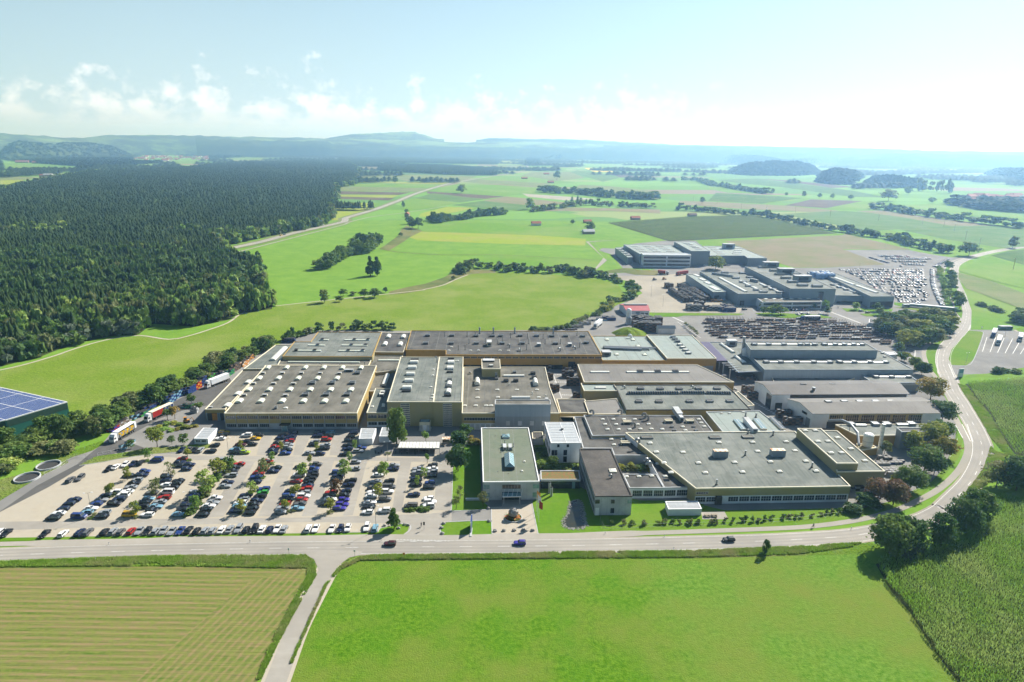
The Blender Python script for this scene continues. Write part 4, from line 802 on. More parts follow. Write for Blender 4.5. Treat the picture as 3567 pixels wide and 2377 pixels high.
def onslope(B,kind,s,sx,sy,sz,m='sky'):
    """roof fittings on the front slope: solve height between eave and ridge"""
    for w in parse(s):
        for k in range(12):
            z=(B.z+B.zr)/2 if k==0 else z
            x,y=G(w[0],w[1],z); n=(B.C-B.A).normalized(); d=(Vector((x,y))-B.A).dot(n)/((B.C-B.A).dot(n)); z=B.z+(B.zr-B.z)*max(0,min(1,d))
        link(NM[kind],rmesh(kind,sx,sy,sz,m),B.root,(x-B.c[0],y-B.c[1],z-.02),YAW)
B=gabled('lower gabled shed with white end walls and tall window bays','H 1250,920 2303,916','H 1150,830 2225,822',7.4,9.2,'plas','corr')
panel(B,0,3.4,7.0,.13,.855,'yel'); panel(B,0,0,3.4,.12,.855,'dark'); wins(B,0,3.6,6.6,6,.135,.85,1.2,6,2,frame='cream',proud=.06); bb=MB()
onslope(B,'flat','H 1375,828 1505,826 1632,827 1762,826 1885,826 2010,826',2.8,2,.8,'steel')
a,c,L,th=edge(B,3); panel(B,3,0,4.2,.78,.94,'blued',name='door'); panel(B,3,5,6.2,.6,.8,'glass',name='window')
B=gabled('upper gabled shed with a near-black roof and a white end wall','H 920,764 2033,758','H 850,682 1960,675',8.0,9.8,'plas','corrd')
panel(B,0,0,7.7,.13,.99,'dark'); panel(B,3,0,7,.7,.98,'glass',name='window',d=.06); panel(B,0,0,3.6,.03,.08,'dark',name='door'); onslope(B,'flat','H 1170,683 1410,682 1765,682',2.8,1.2,.6,'dark'); onslope(B,'dome','H 1137,700 1167,700',1.8,1.6,.2,'sky')
B=building('low flat link roof with curling white pipes between the two gabled sheds','H 1150,895 2050,812 2020,795 1100,790 1040,795',4.6,'plas','roofb'); on(B,'stack','H 1245,800',1.3,1.3,6,'rust'); on(B,'stack','H 1410,795',.7,.7,3.4,'steel'); on(B,'goose','H 1488,812 1360,862',.8,.8,1.6,'steel')
pts=W_('H 1080,795 1130,802 1200,812 1235,822',5.2); bb=MB()
for i in range(3): bb.tube((pts[i][0]-B.c[0],pts[i][1]-B.c[1],5.2),(pts[i+1][0]-B.c[0],pts[i+1][1]-B.c[1],5.2),.3,.3,M['sky'],8); bb.tube((pts[i][0]-B.c[0],pts[i][1]+1.4-B.c[1],5.3),(pts[i+1][0]-B.c[0]+1,pts[i+1][1]+.6-B.c[1],5.2),.25,.25,M['sky'],8)
bb.obj('duct',B.root)
# blue-grey halls
B=building('wide lower blue-grey steel hall with two lines of skylights','H 855,559 2078,559 1800,405 780,400 690,395',8.4,'clad','roof',trim='blued'); seams(B,0,20,'blued'); strip(B,'H 855,502 1400,503',2.2,.8,'sky'); strip(B,'H 1450,503 1860,504',2.2,.8,'sky'); on(B,'flat','H 868,502 985,502 1115,502 1255,502 1388,503 1470,502 1585,502 1715,502 1845,503',2.6,2.8,1,'steel'); on(B,'flat','H 1820,428 1840,458',1.4,1,.6)
B=building('upper blue-grey steel block standing on the wide lower hall roof','H 742,396 1782,401 1665,331 690,329',13.0,'clad','roof',trim='blued',z0=8.0,name='upper_hall_block',cat='hall'); seams(B,0,12,'blued',8.1); strip(B,'H 755,357 1290,358',2.2,.8,'sky'); strip(B,'H 1330,358 1660,360',2.2,.8,'sky'); on(B,'flat','H 770,357 885,357 1010,357 1145,358 1200,358 1262,358 1345,358 1430,358 1505,358 1580,358 1650,359',2.6,2.8,1,'steel')
B=building('low blue-grey wing with one double skylight beside the copper-red tree','H 1747,668 2130,664 2012,582 1608,580',5.2,'blued','roof',trim='clad'); strip(B,'H 1745,623 2040,624',2.4,.8,'sky'); on(B,'flat','H 1765,623 1890,623 2028,623',2.6,2.8,1,'steel'); panel(B,0,3.6,4.7,.0,.99,'conc')
B=building('narrow low office strip in the shade of the wide blue-grey hall','H 930,655 1530,650 1600,625 915,620',3.6,'yel2','roof',name='office_strip',cat='office'); wins(B,0,1,2.6,8,.1,.95,.5,4)
cbx,cby=g('H',1560,655); 
for i,(xx,n_) in enumerate(((1560,'left'),(1645,'right'))):
    x,y=g('H',xx,650); bb=MB(); bb.box((0,0,1.6),(5,3.2,3.2),M['steel']); bb.tube((-1.2,0,3.2),(-1.2,0,4.2),1.0,.5,M['white'],10); bb.tube((1.2,0,3.2),(1.2,0,4.2),1.0,.5,M['white'],10)
    tagp(bb.obj('cooling_tower',None,(x,y,0),YAW),f'{n_} one of two white twin-cone cooling units before the blue-grey hall','cooling unit')
# canopy with solar strip
B=building('open steel canopy roof on columns with a purple solar strip, between ochre and blue-grey halls','H 640,580 848,570 690,335 400,334',6.2,'dark','roof',z0=5.6,trim='clad',name='canopy',cat='canopy')
strip(B,'H 497,352 600,425',2.4,1.1,'sky'); strip(B,'H 615,455 690,508',2.4,1.1,'sky')
P=W_('H 466,488 552,487 402,335 326,332',6.5); bb=MB(); bb.prism([(x-B.c[0],y-B.c[1]) for x,y in ccw(P)],.3,.95,M['dark'],top=M['solar2'] if 'solar2' in M else mat('purple_solar_sheet',(.07,.04,.10),(.1,.06,.14),sc=.6,rough=.4),bottom=True); bb.obj('solar_strip',B.root)
for s in ('H 565,640','H 512,590','H 838,640','H 480,560'): 
    bb=MB()
    x,y=g('H',*[float(v) for v in s.split()[1].split(',')]); bb.box((x-B.c[0],y-B.c[1],-2.7),(.5,.5,5.8),M['conc']); bb.obj('column',B.root)
on(B,'unit','H 580,360',6,4,3.4,'conc')
bb=MB()
for k in range(5):
    (x0,y0),(x1,y1)=W_(f'H {505+k*28},{505+k*17} {590+k*22},{505+k*17}',6.1); bb.tube((x0-B.c[0],y0-B.c[1],.3),(x1-B.c[0],y1-B.c[1],.3),.3,.3,M['conc'],4)
bb.obj('beam',B.root)
def silo(s,h,r,label,m='plas',extra=True,name='filter_silo'):
    x,y=W_(s)[0]; b=MB(); b.tube((0,0,0),(0,0,h),r,r,M[m],16); b.tube((0,0,h),(0,0,h+r*.5),r,r*.5,M[m],16)
    for i in range(1,4): b.tube((0,0,h*i/4),(0,0,h*i/4+.12),r*1.03,r*1.03,M['steel'],16,False)
    return tagp(b.obj(name,None,(x,y,0)),label,'silo')
silo('H 690,520',9.5,2.2,'white filter drum beside the steel stack by the canopy'); 
x,y=g('H',665,505); b=MB(); b.tube((0,0,0),(0,0,16),1.0,.75,M['steel'],12); b.tube((0,0,16),(0,0,16.4),.95,.95,M['conc'],12); b.tube((0,0,7),(2,-1.2,9),.5,.5,M['sky'],8); tagp(b.obj('steel_stack',None,(x,y,0)),'short steel exhaust stack with side duct between canopy and upper blue-grey block','stack')
# right-hand extraction plant
B=building('low ochre hall with white strip skylights behind the extraction stack','D 1385,276 1695,273 2062,246 1950,180 1200,186',4.8,'gold','roof',trim='cream'); strip(B,'D 1360,195 1450,196',2.2,.8,'sky'); strip(B,'D 1700,190 1810,190',2.2,.8,'sky'); on(B,'flat','D 1325,190 1525,190 1620,190 1820,188',2.8,2.8,1,'steel')
B=building('grey windowless box block beside the autumn trees','D 1745,245 1960,241 1905,213 1703,212',8.2,'blued','roofd',trim='conc',name='box_block',cat='block')
x,y=g('D',1553,425); b=MB(); b.tube((0,0,0),(0,0,2.4),1.7,1.3,M['sky'],16); b.tube((0,0,2.4),(0,0,13.2),.75,.68,M['sky'],16)
for i in range(6): b.tube((0,0,3+i*1.7),(0,0,3.12+i*1.7),.8,.8,M['conc'],16,False)
b.tube((0,0,13.0),(0,0,13.6),.8,.8,M['steel'],16); tagp(b.obj('extraction_stack',None,(x,y,0)),'tall cream extraction stack with a flared foot','stack')
B=building('ochre plinth carrying the extraction drums','D 1400,395 1545,375 1490,345 1375,340',3.4,'gold','yel',name='plinth',cat='plinth')
b=MB(); b.tube((0,0,0),(0,0,5.0),2.0,2.0,M['sky'],18); b.tube((0,0,5.0),(0,0,5.5),2.1,1.6,M['sky'],18); b.tube((0,0,2.2),(0,0,2.4),2.06,2.06,M['conc'],18,False)
x,y=g('D',1460,360,3.4); tagp(b.obj('extraction_drum',None,(x,y,3.4)),'large cream extraction drum on the ochre plinth','drum')
b=MB(); b.tube((0,0,0),(0,0,3.4),.6,.9,M['sky'],12); b.tube((0,0,3.4),(-2,0.3,5.0),.9,.9,M['sky'],12); x,y=g('D',1480,370,3.4); tagp(b.obj('cyclone',None,(x,y,3.4)),'narrow cream cyclone hanging on the extraction drum','cyclone')
pts=W_('D 1145,140 1250,168 1320,205 1380,270 1400,320',6.5); b=MB()
zz=[5.6,7.5,7.8,7.4,4.4]
for i in range(4): b.tube((*pts[i],zz[i]),(*pts[i+1],zz[i+1]),.55,.55,M['steel'],12); b.ball((*pts[i+1],zz[i+1]),.56,M['steel'],8,5)
for i in (1,2,3): b.box((pts[i][0],pts[i][1],zz[i]/2),(.15,.15,zz[i]),M['dark'])
tagp(b.obj('duct',None),'long bent silver duct from the gabled shed to the extraction drum','duct')
# offices in front
B=building('green flat-roofed office block with white panel walls and a glass roof ridge','C 430,656 892,651 802,211 415,212',7.4,'conc','roofg',trim='white',name='office_building',cat='office',par=.3)
wins(B,0,4.5,6.2,1,.0,.12,.1,2,1,frame='conc',glass='glassb'); wins(B,0,4.5,6.2,1,.34,.67,.1,6,1,frame='conc',glass='glass'); wins(B,0,4.5,6.2,1,.88,1,.1,2,1,frame='conc',glass='glassb'); wins(B,0,1.1,3,1,.0,.12,.1,2,1,frame='conc',glass='glassb'); wins(B,0,1.1,3,1,.88,1,.1,2,1,frame='conc',glass='glassb')
panel(B,0,.05,3.2,.34,.67,'glass',name='entrance_glazing'); seams(B,0,9,'blued',.1,7,.05)
a,c,L,th=edge(B,0); b=MB(); b.box((0,-1.5,2.9),(L*.33,3,.15),M['glassb'])
for i in range(-2,3): b.tube((i*L*.08,-3,2.9),(i*L*.08+.8,0,4.4),.06,.06,M['white'],5)
b.box((0,-3,2.95),(L*.33,.15,.25),M['white']); [b.box((i*L*.14,-2.9,1.4),(.12,.12,2.8),M['white']) for i in (-1,1)]; b.obj('entrance_canopy',B.root,(a[0]+math.cos(th)*L*.505-B.c[0],a[1]+math.sin(th)*L*.505-B.c[1],0),th)
for e in (1,3): wins(B,e,4.3,6.4,7,.03,.97,.5,4,1,frame='conc',glass='glass'); wins(B,e,.9,3.1,7,.03,.97,.5,4,1,frame='conc',glass='glass')
on(B,'gable','C 645,505',3.6,11,2.6,'glassb'); on(B,'pyr','C 617,290',3,3.2,1.4,'glassb'); on(B,'unit','C 607,382 652,382',1.3,3.4,1.2,'white'); on(B,'stack','C 607,345 585,375 678,372 600,405 668,400',.3,.3,1.6,'steel'); on(B,'dome','C 768,493 748,571',.9,.9,.5); on(B,'dome','C 553,574 637,592 530,283',.4,.4,.3,'dark')
b=MB(); P=W_('C 288,810 430,808'); L=math.dist(*P); b.box((0,0,.45),(L,.3,.9),M['conc']); b.box((0,0,.94),(L,.4,.08),M['white']); tagp(b.obj('garden_wall',None,((P[0][0]+P[1][0])/2,(P[0][1]+P[1][1])/2,0),math.atan2(P[1][1]-P[0][1],P[1][0]-P[0][0])),'low white wall on the shaded lawn left of the green-roofed office','wall')
B=building('white cube building with a ribbed white metal roof','C 988,337 1232,335 1170,167 935,167',8.9,'plas','metalw',trim='white',name='cube_building',cat='building',par=.12)
wins(B,0,6.9,8.3,1,.2,.29,.1,1,1,frame='white'); wins(B,0,6.9,8.3,1,.52,.61,.1,1,1,frame='white'); wins(B,0,3.3,5.8,1,.02,.22,.1,2,1,frame='white'); wins(B,0,3.3,5.8,1,.42,.55,.1,1,1,frame='white'); wins(B,0,.3,3.0,1,.42,.55,.1,1,1,frame='white'); on(B,'unit','C 1078,232',1,1,1,'steel'); seams(B,0,3,'conc',0,8.4,.05); wins(B,3,6.7,8.2,4,.1,.9,2,1); wins(B,3,2.5,5,3,.1,.9,2,2)
for i in range(9): strip(B,f'C {945+i*5},{183+i*18} {1168+i*6.3},{181+i*18}',.12,.42,'metalw') if False else None
b=MB()
for i in range(7):
    (x0,y0),(x1,y1)=W_(f'C {940+i*7},{188+i*21} {1172+i*8.2},{187+i*21}',8.8); b.tube((x0-B.c[0],y0-B.c[1],8.8),(x1-B.c[0],y1-B.c[1],8.8),.12,.12,M['white'],5)
(x0,y0),(x1,y1)=W_('C 1112,335 1060,170',8.8); b.tube((x0-B.c[0],y0-B.c[1],8.82),(x1-B.c[0],y1-B.c[1],8.82),.14,.14,M['white'],5); b.obj('roof_rib',B.root)
B=building('brown-grey roofed concrete office block beside the pond','C 1350,772 1652,770 1480,384 1220,387',7.6,'conc','roofk',trim='roofk',name='office_building',cat='office'); seams(B,0,6,'blued',.1,7,.05)
wins(B,0,4.6,6.2,1,.0,.13,.1,1,1,frame='conc'); wins(B,0,4.6,6.2,1,.43,.54,.1,1,1,frame='conc'); wins(B,0,4.6,6.2,1,.88,1,.1,2,1,frame='conc',glass='glassb'); wins(B,0,.8,2.9,1,.43,.54,.1,1,1,frame='conc'); panel(B,0,0,3,.02,.12,'white',name='door'); 
for e in (3,): wins(B,e,4.4,6.4,9,.02,.98,.5,4,1,frame='conc'); wins(B,e,.8,3,9,.02,.98,.5,4,1,frame='conc')
wins(B,1,4.4,6.4,9,.02,.98,.5,4,1,frame='conc'); on(B,'dome','C 1493,569',2.6,2.6,.7); on(B,'goose','C 1485,622',.6,.6,1,'steel')
B=building('single-storey glazed link with a red and green planted roof','C 905,636 1228,636 1217,563 900,563',3.9,'glass','sedum',trim='conc',name='glazed_link',cat='link building',par=.25); panel(B,0,3.1,3.6,0,1,'white'); panel(B,0,.1,2.8,.79,.87,'glassb',name='door'); 
B=building('small grey-roofed shed between green-roofed office and white cube building','C 835,300 925,298 918,246 830,246',3.2,'conc','roofd',name='link_shed',cat='shed')
# cabins and containers
CB=[('white site cabin with a rust-streaked roof at the left of the car park','A 1590,300 1703,302 1782,216 1668,213',2.7,3),('white double cabin at the right end of the car park','B 1530,302 1640,300 1672,218 1548,218',3.0,0),('white open-topped cabin beside the tall poplar','B 1697,282 1812,282 1800,214 1720,210',3.0,0),('white garden pavilion with a skylight roof on the front lawn','C 1950,880 2222,876 2190,813 1925,816',2.7,0)]
for l,s,z,nw in CB:
    B=building(l,s,z,'plas','metalw',trim='white',name='site_cabin',cat='cabin',par=.1)
    if nw: wins(B,0,1,2,2,.1,.85,.6,3)
    b=MB(); P=B.P
    for i in range(1,6): 
        t=i/6; b.tube((P[0][0]*(1-t)+P[3][0]*t-B.c[0],P[0][1]*(1-t)+P[3][1]*t-B.c[1],z-.05),(P[1][0]*(1-t)+P[2][0]*t-B.c[0],P[1][1]*(1-t)+P[2][1]*t-B.c[1],z-.05),.05,.05,M['conc'],4)
    b.obj('roof_rib',B.root)
# bike shelter
B=building('open bike shelter with a pale glazed roof at the top of the car park','B 1850,376 2190,380 2195,326 1867,326',2.7,'dark','sky',z0=2.35,trim='steel',name='bike_shelter',cat='shelter',par=.06,pw=.1)
b=MB()
for i in range(5):
    for e in (0,1):
        t=i/4; p=[(B.P[0][k]*(1-t)+B.P[1][k]*t)*(1-e)+(B.P[3][k]*(1-t)+B.P[2][k]*t)*e for k in (0,1)]; b.box((p[0]-B.c[0],p[1]-B.c[1],-1.15),(.12,.12,2.4),M['steel'])
b.obj('post',B.root); b=MB()
p,q=B.P[3],B.P[2]; b.box(((p[0]+q[0])/2-B.c[0],(p[1]+q[1])/2-B.c[1]-.1,-1.2),(math.dist(p,q),.06,2.2),M['dark'],rot=YAW); b.obj('back_wall',B.root)
b=MB()
for i in range(1,12): 
    t=i/12; b.tube((B.P[0][0]*(1-t)+B.P[1][0]*t-B.c[0],B.P[0][1]*(1-t)+B.P[1][1]*t-B.c[1],.36),(B.P[3][0]*(1-t)+B.P[2][0]*t-B.c[0],B.P[3][1]*(1-t)+B.P[2][1]*t-B.c[1],.36),.05,.05,M['dark'],4)
b.obj('rafter',B.root)
x,y=g('B',2245,345); b=MB(); b.box((0,0,2.6),(3.4,2.4,.2),M['rustr']); [b.box((i*1.4,j*1,1.3),(.2,.2,2.6),M['wood']) for i in (-1,1) for j in (-1,1)]; b.box((0,.9,1),(3,.1,1.8),M['wood']); tagp(b.obj('timber_kiosk',None,(x,y,0),YAW),'small orange-roofed timber kiosk right of the bike shelter','kiosk')
# solar hall on the left edge
B=building('dark green hall with a blue solar roof at the left edge','N 45,1207 550,1058 0,938 -250,884 -700,1000 -500,1330',9.0,'teal','solar',trim='white',name='solar_hall',cat='hall',par=.08)
for e in range(len(B.P)):
    a,c,L,th=edge(B,e)
    if abs(B.P[e][1]-g('N',45,1207,9)[1])<2 or abs(B.P[(e+1)%6][1]-g('N',45,1207,9)[1])<2: panel(B,e,5.6,8.4,.01,.99,'tarp',name='windbreak_net')
def solar_grid(B):
    b=MB(); P0=Vector(g('N',45,1207,9)); P1=Vector(g('N',550,1058,9)); P3=Vector(g('N',0,938,9))+(Vector(g('N',45,1207,9))-Vector(g('N',500,1060,9)))*.15
    u=(P1-P0); v=(Vector(g('N',0,938,9))-P1)
    L=v.length; un=u.normalized(); vn=v.normalized()
    z=8.98
    for i in range(0,int(u.length/1.0)+1):
        a=P0+un*i*1.0; c=a+vn*(L*.98); w=.045 if i%11 else .28
        n=un*w/2; b.face([(p.x-B.c[0],p.y-B.c[1],z) for p in (a-n,a+n,c+n,c-n)],M['white' if i%11==0 else 'conc'])
    for j in range(0,int(L/1.65)+1):
        a=P0+vn*j*1.65; c=a+u; w=.045 if j%9 else .28; n=vn*w/2; b.face([(p.x-B.c[0],p.y-B.c[1],z+.004) for p in (a-n,c-n,c+n,a+n)],M['white' if j%9==0 else 'conc'])
    b.obj('panel_joint',B.root)
solar_grid(B)
# far works
GRP='pale steel halls of the far works'
B=building('far three-storey white office with ribbon windows','I 565,324 960,328 945,310 552,307',13.4,'plas','metalw',trim='white',name='office_building',cat='office'); [wins(B,0,z0,z0+2.2,2,.02,.98,1.4,16,frame='conc') for z0 in (1.6,5.4,9.4)]
B=building('far hall with stepped rows of roof vents left of the tall block','I 540,318 965,314 880,262 820,245 405,240',12.0,'blued','rooflt',trim='conc'); on(B,'barx',grid('I 565,300 790,300 490,255 700,255',3,4),9,2,.8,'sky')
B=building('low front wing of the far hall with four square hatches','I 440,345 480,343 400,262 337,266',8,'blued','rooflt',trim='conc'); on(B,'flat','I 375,285 395,300 418,315 442,330',5,3,1,'sky'); seams(B,3,12,'conc')
B=building('tallest block of the far works with a slanting row of vents','I 960,293 1115,293 990,218 820,216',16.4,'blued','rooflt',trim='conc'); on(B,'barx','I 920,232 945,243 970,255 995,267 1018,279',7,2.4,1,'sky')
B=building('far right-hand hall with a blue cooling plant on its roof','I 1115,331 1395,331 1425,351 1580,351 1350,257 1060,252',9.4,'blued','rooflt',trim='conc'); on(B,'barx',grid('I 1200,318 1330,318 1130,268 1350,275',2,4),9,2.4,.9,'sky'); on(B,'unit','I 1262,275',13,7,6,'clad'); seams(B,1,8,'conc')
B=building('small concrete gatehouse wing in front of the tallest far block','I 1045,347 1115,347 1110,336 1035,337',7,'conc','rooflt',trim='conc'); B=building('shaded loading block between the far office and the tallest block','I 968,352 1040,352 1030,340 962,340',8,'conc','rooflt',trim='conc'); panel(B,0,0,5,.3,.8,'dark',name='gate')
B=building('middle works low left wing with pale skylight strips','I 1140,630 1247,628 1050,490 918,482',7.6,'clad','rooflt',trim='blued'); [strip(B,f'I {x},{y} {x+42},{y+18}',4,.8,'sky') for x,y in ((985,488),(1032,522),(1075,550))]; strip(B,'I 1125,590 1185,618',5,.8,'sky'); seams(B,3,14,'blued'); panel(B,0,0,4.5,.1,.5,'dark',name='gate')
B=building('middle works broad hall with slanting rows of skylights','I 1345,645 1705,645 1400,472 1030,462',9.8,'clad','roof',trim='blued'); panel(B,0,0,4,.06,.16,'dark',name='gate'); seams(B,0,10,'blued')
for s in ('I 1190,515 1410,632','I 1360,540 1550,635','I 1530,565 1690,638'): strip(B,s,3.0,1,'sky')
on(B,'flat','I 1435,585 1500,617 1550,633 1385,552 1580,590 1630,612 1690,637 1380,480 1440,513 1325,520 1235,475',6,3,1.2,'steel'); strip(B,'I 1130,485 1300,510',3,2,'steel'); on(B,'stack','I 1450,540 1465,544 1480,548 1497,552',2,2,2.4,'blued')
B=building('middle works tall hall with three grey roof plant boxes','I 1775,602 2146,604 1765,432 1400,420',14.5,'clad','roof',trim='blued'); seams(B,0,10,'blued'); seams(B,3,16,'blued'); on(B,'unit','I 1608,425 1730,480 1865,540',14,6,5,'blued'); on(B,'flat','I 1545,432 1640,460 1685,490 1735,520 1790,552 1870,580 1990,588 1700,445 1810,490',8,3.4,1.6,'steel'); panel(B,0,0,12,.63,.74,'glass',name='window')
B=building('middle works two-storey white-banded office before the tall hall','I 1545,712 2033,706 1985,672 1490,672',6.6,'plas','roofb',trim='white',name='office_building',cat='office'); wins(B,0,4.0,5.8,2,.02,.98,1,16,frame='conc'); wins(B,0,.8,2.8,2,.02,.98,1,16,frame='conc'); on(B,'dome','I 1570,688 1640,688 1710,688 1780,688 1850,686 1920,686',3,2,.6)
B=building('middle works low hall right of the tall hall','J 812,656 1072,661 640,456 575,462',7,'clad','roof',trim='blued'); [strip(B,s,3,1,'sky') for s in ('J 770,565 1000,645',)]; on(B,'flat','J 800,575 850,595 905,615 985,640',6,3,1.2,'steel'); panel(B,0,.2,2,.05,.95,'glass',name='window')
B=building('middle works long right-hand hall with two white ridge lights','J 1100,666 1292,664 745,450 655,455',9.4,'clad','roof',trim='blued'); [strip(B,s,3.4,1,'sky') for s in ('J 800,515 965,575','J 975,578 1150,640')]; panel(B,0,0,5,.02,.98,'dark',name='loading_bay'); seams(B,3,14,'blued')
for i,(a,c) in enumerate(((640,505),(680,515),(718,500),(757,515))):
    x,y=g('J',a,c,7); b=MB(); b.box((0,0,2.2),(7.5,7.5,4.4),mat('light_blue_cooler',(.2,.32,.55),(.25,.38,.6),sc=.5)); b.tube((-1.8,0,4.4),(-1.8,0,5.2),1.6,1.3,M['white'],10); b.tube((1.8,0,4.4),(1.8,0,5.2),1.6,1.3,M['white'],10)
    tagp(b.obj('cooling_tower',None,(x,y,7),0),f'light blue cooling box, {ordn(i+1)} from the left on the middle works roof','cooling unit')
# little buildings
B=gabled('red-roofed white workshop behind the tall silo','I 432,783 617,783','I 402,738 600,738',4.2,6.0,'plas','redroof',name='workshop',cat='workshop'); panel(B,0,0,3.4,.4,.58,'clad',name='door'); wins(B,0,1,2.6,2,.62,.95,.6,3)
link('skylight',rmesh('barx',18,1.6,1.2,'sky'),B.root,((B.C.x+B.D.x)/2-B.c[0],(B.C.y+B.D.y)/2-B.c[1],6.0),YAW)
B=gabled('white storage tent with a bright roof','I 690,925 828,925','I 683,905 822,906',4.2,5.6,'plas','metalw',name='storage_tent',cat='tent')
silo('I 443,890',10.5,1.9,'tall white silo in front of the red-roofed workshop','plas',name='silo'); 
for i,(xx,s_) in enumerate(((437,'left'),(460,'right'))): silo(f'I {xx},896',5,1.0,f'{s_} small grey tank at the foot of the white silo','conc',name='tank')
B=building('flat-roofed gate lodge by the copse','J 1082,880 1155,888 1145,856 1085,852',3.4,'conc','roofd',trim='white',name='lodge',cat='lodge'); B=building('white shed below the pipe yard','J 1250,1143 1318,1140 1290,1118 1195,1116',3,'plas','metalw',trim='white',name='shed',cat='shed')
# earth mound with grass
b=MB(); x,y=g('I',450,975); n=24
rad=12
for j in range(8):
    for i in range(n):
        pass
vs=[];fs=[]
for j in range(9):
    r=rad*(1-j/8); z=4.6*math.sin(math.pi/2*j/8)
    for i in range(n): t=2*math.pi*i/n; k=1+.08*math.sin(3*t+1)+.05*math.sin(7*t); vs.append((r*k*math.cos(t),r*k*.8*math.sin(t),z+.15*math.sin(5*t+j)))
for j in range(8):
    for i in range(n): fs.append((j*n+i,j*n+(i+1)%n,(j+1)*n+(i+1)%n,(j+1)*n+i))
b.add(vs,fs,M['omead']); tagp(b.obj('earth_mound',None,(x,y,0)),'rounded grassy earth mound next to the rear hall','mound')
# farm buildings out on the plain
def barn(s,w,l,h,label,roof='tileroof',wall='wood',rz=.2):
    x,y=W_(s)[0]; b=MB(); root=empty('barn',(x,y,0),rz,label,'barn'); b.box((0,0,h/2),(l,w,h),M[wall]); b.obj('wall',root); b=MB(); o=.6
    b.add([(-l/2-o,-w/2-o,h-.2),(l/2+o,-w/2-o,h-.2),(l/2+o,0,h+w*.35),(-l/2-o,0,h+w*.35),(l/2+o,w/2+o,h-.2),(-l/2-o,w/2+o,h-.2)],[(0,1,2,3),(3,2,4,5),(0,3,5),(1,4,2)],M[roof]); b.obj('roof',root)
barn('L 1505,698',9,15,4,'red-roofed field barn with white wall on the bright pasture',wall='plas'); barn('L 1855,680',8,13,3,'low red-roofed barn beside the farm track near the maize'); barn('L 1862,755',9,17,4,'grey field shed under a round tree','metalw',wall='wood'); barn('L 2182,660',9,16,4,'red-roofed barn at the corner of the maize field'); barn('L 625,640',8,7,6,'tall red-roofed hut by the field lane',rz=1.4)
barn('L 1425,380',11,24,4,'long red-roofed barn near the highway bend'); barn('L 1605,408',12,22,4,'farm barn beside the big lone tree'); barn('L 1575,350',12,26,4,'long brown barn beyond the highway farm'); barn('M 85,638',8,16,4,'tiny brown shed in the field left of the hedge','rust'); barn('M 190,410',16,26,6,'farm roof hidden in the tree line')
barn('K 330,462',16,28,6,'blue-grey roofed barn at the forest edge on the left','metalw'); barn('K 290,462',12,16,5,'small red roof beside the blue-grey barn'); barn('K 500,425',12,18,5,'red-roofed farmhouse on the meadow before the village'); barn('K 155,368',26,70,6,'long orange-roofed farm at the far left'); barn('K 240,372',22,26,6,'second orange roof at the far left farm')
# ================================================================ VEGETATION
def crown_arr(seed,n,lobes,shape='round',leaf_s=.07,openness=0.0):
    """leaf-clump quads through the volume of a unit crown (z 0..1, radius ~.5); returns V,F"""
    r=np.random.default_rng(seed); V=[]
    cs=[]
    for i in range(lobes):
        z=r.uniform(.12,.9) if shape!='spruce' else r.uniform(.02,.95)
        if shape=='round': rad=.5*math.sin(math.pi*min(1,max(.06,(z*.9+.07))))**.55
        elif shape=='cone': rad=.5*(1-z)**.75*(1 if z>.12 else .6)
        elif shape=='poplar': rad=.5*math.sin(math.pi*(z*.85+.1))**.5
        elif shape=='bush': z=r.uniform(0.05,.75); rad=.5*(1-z*.55)
        else: rad=.5*(1-z)**.9
        a=r.uniform(0,2*math.pi); q=rad*r.uniform(.35,.85)
        cs.append((q*math.cos(a),q*math.sin(a),z,rad*r.uniform(.28,.55)+.05))
    per=n//lobes
    for (x,y,z,s) in cs:
        d=r.normal(size=(per,3)); d/=np.linalg.norm(d,axis=1)[:,None]; d[:,2]=np.where(d[:,2]<-.35,-d[:,2],d[:,2])
        rad=s*r.uniform(.6,1.08,size=(per,1)); c=np.array([x,y,z])+d*rad*np.array([1,1,.62])
        nrm=d+r.normal(scale=.55,size=(per,3)); nrm/=np.linalg.norm(nrm,axis=1)[:,None]
        t=np.cross(nrm,r.normal(size=(per,3))); t/=np.linalg.norm(t,axis=1)[:,None]; u=np.cross(nrm,t)
        sz=leaf_s*r.uniform(.6,1.4,size=(per,1))
        k=np.stack([c-t*sz-u*sz*.7,c+t*sz-u*sz*.5,c+t*sz*.8+u*sz*.8,c-t*sz*.7+u*sz],1)
        V.append(k.reshape(-1,3))
    V=np.concatenate(V); V[:,2]=np.maximum(V[:,2],.0); F=np.arange(len(V)).reshape(-1,4); return V,F
def trunk_mesh(kind,seed,m):
    r=random.Random(seed); b=MB(); h=.62
    b.tube((0,0,-.02),(0.01,0,h*.5),.028,.02,m,7); b.tube((.01,0,h*.5),(0,.01,h*1.2),.02,.008,m,6)
    for i in range(7):
        a=i*2.4+r.random(); z=h*(.42+.1*i); z=min(z,.72); b.tube((0,0,z),(math.cos(a)*.26,math.sin(a)*.26,z+.16),.011,.004,m,5)
    return b.mesh('trunk')
CR={}
def crown(shape,var,n=900,lobes=22,ls=.05):
    key=(shape,var,n)
    if key not in CR:
        V,F=crown_arr(hash(shape)%97*0+len(shape)*13+var*7+n,n,lobes,shape,ls); CR[key]=npmesh('crown',V,F,[M['f_green']])
    return CR[key]
TK={k:[trunk_mesh(k,i,M['bark' if k=='d' else 'barkb']) for i in range(3)] for k in 'db'}
FARI={k:[] for k in('green','dark','olive','grey','young','redleaf')}
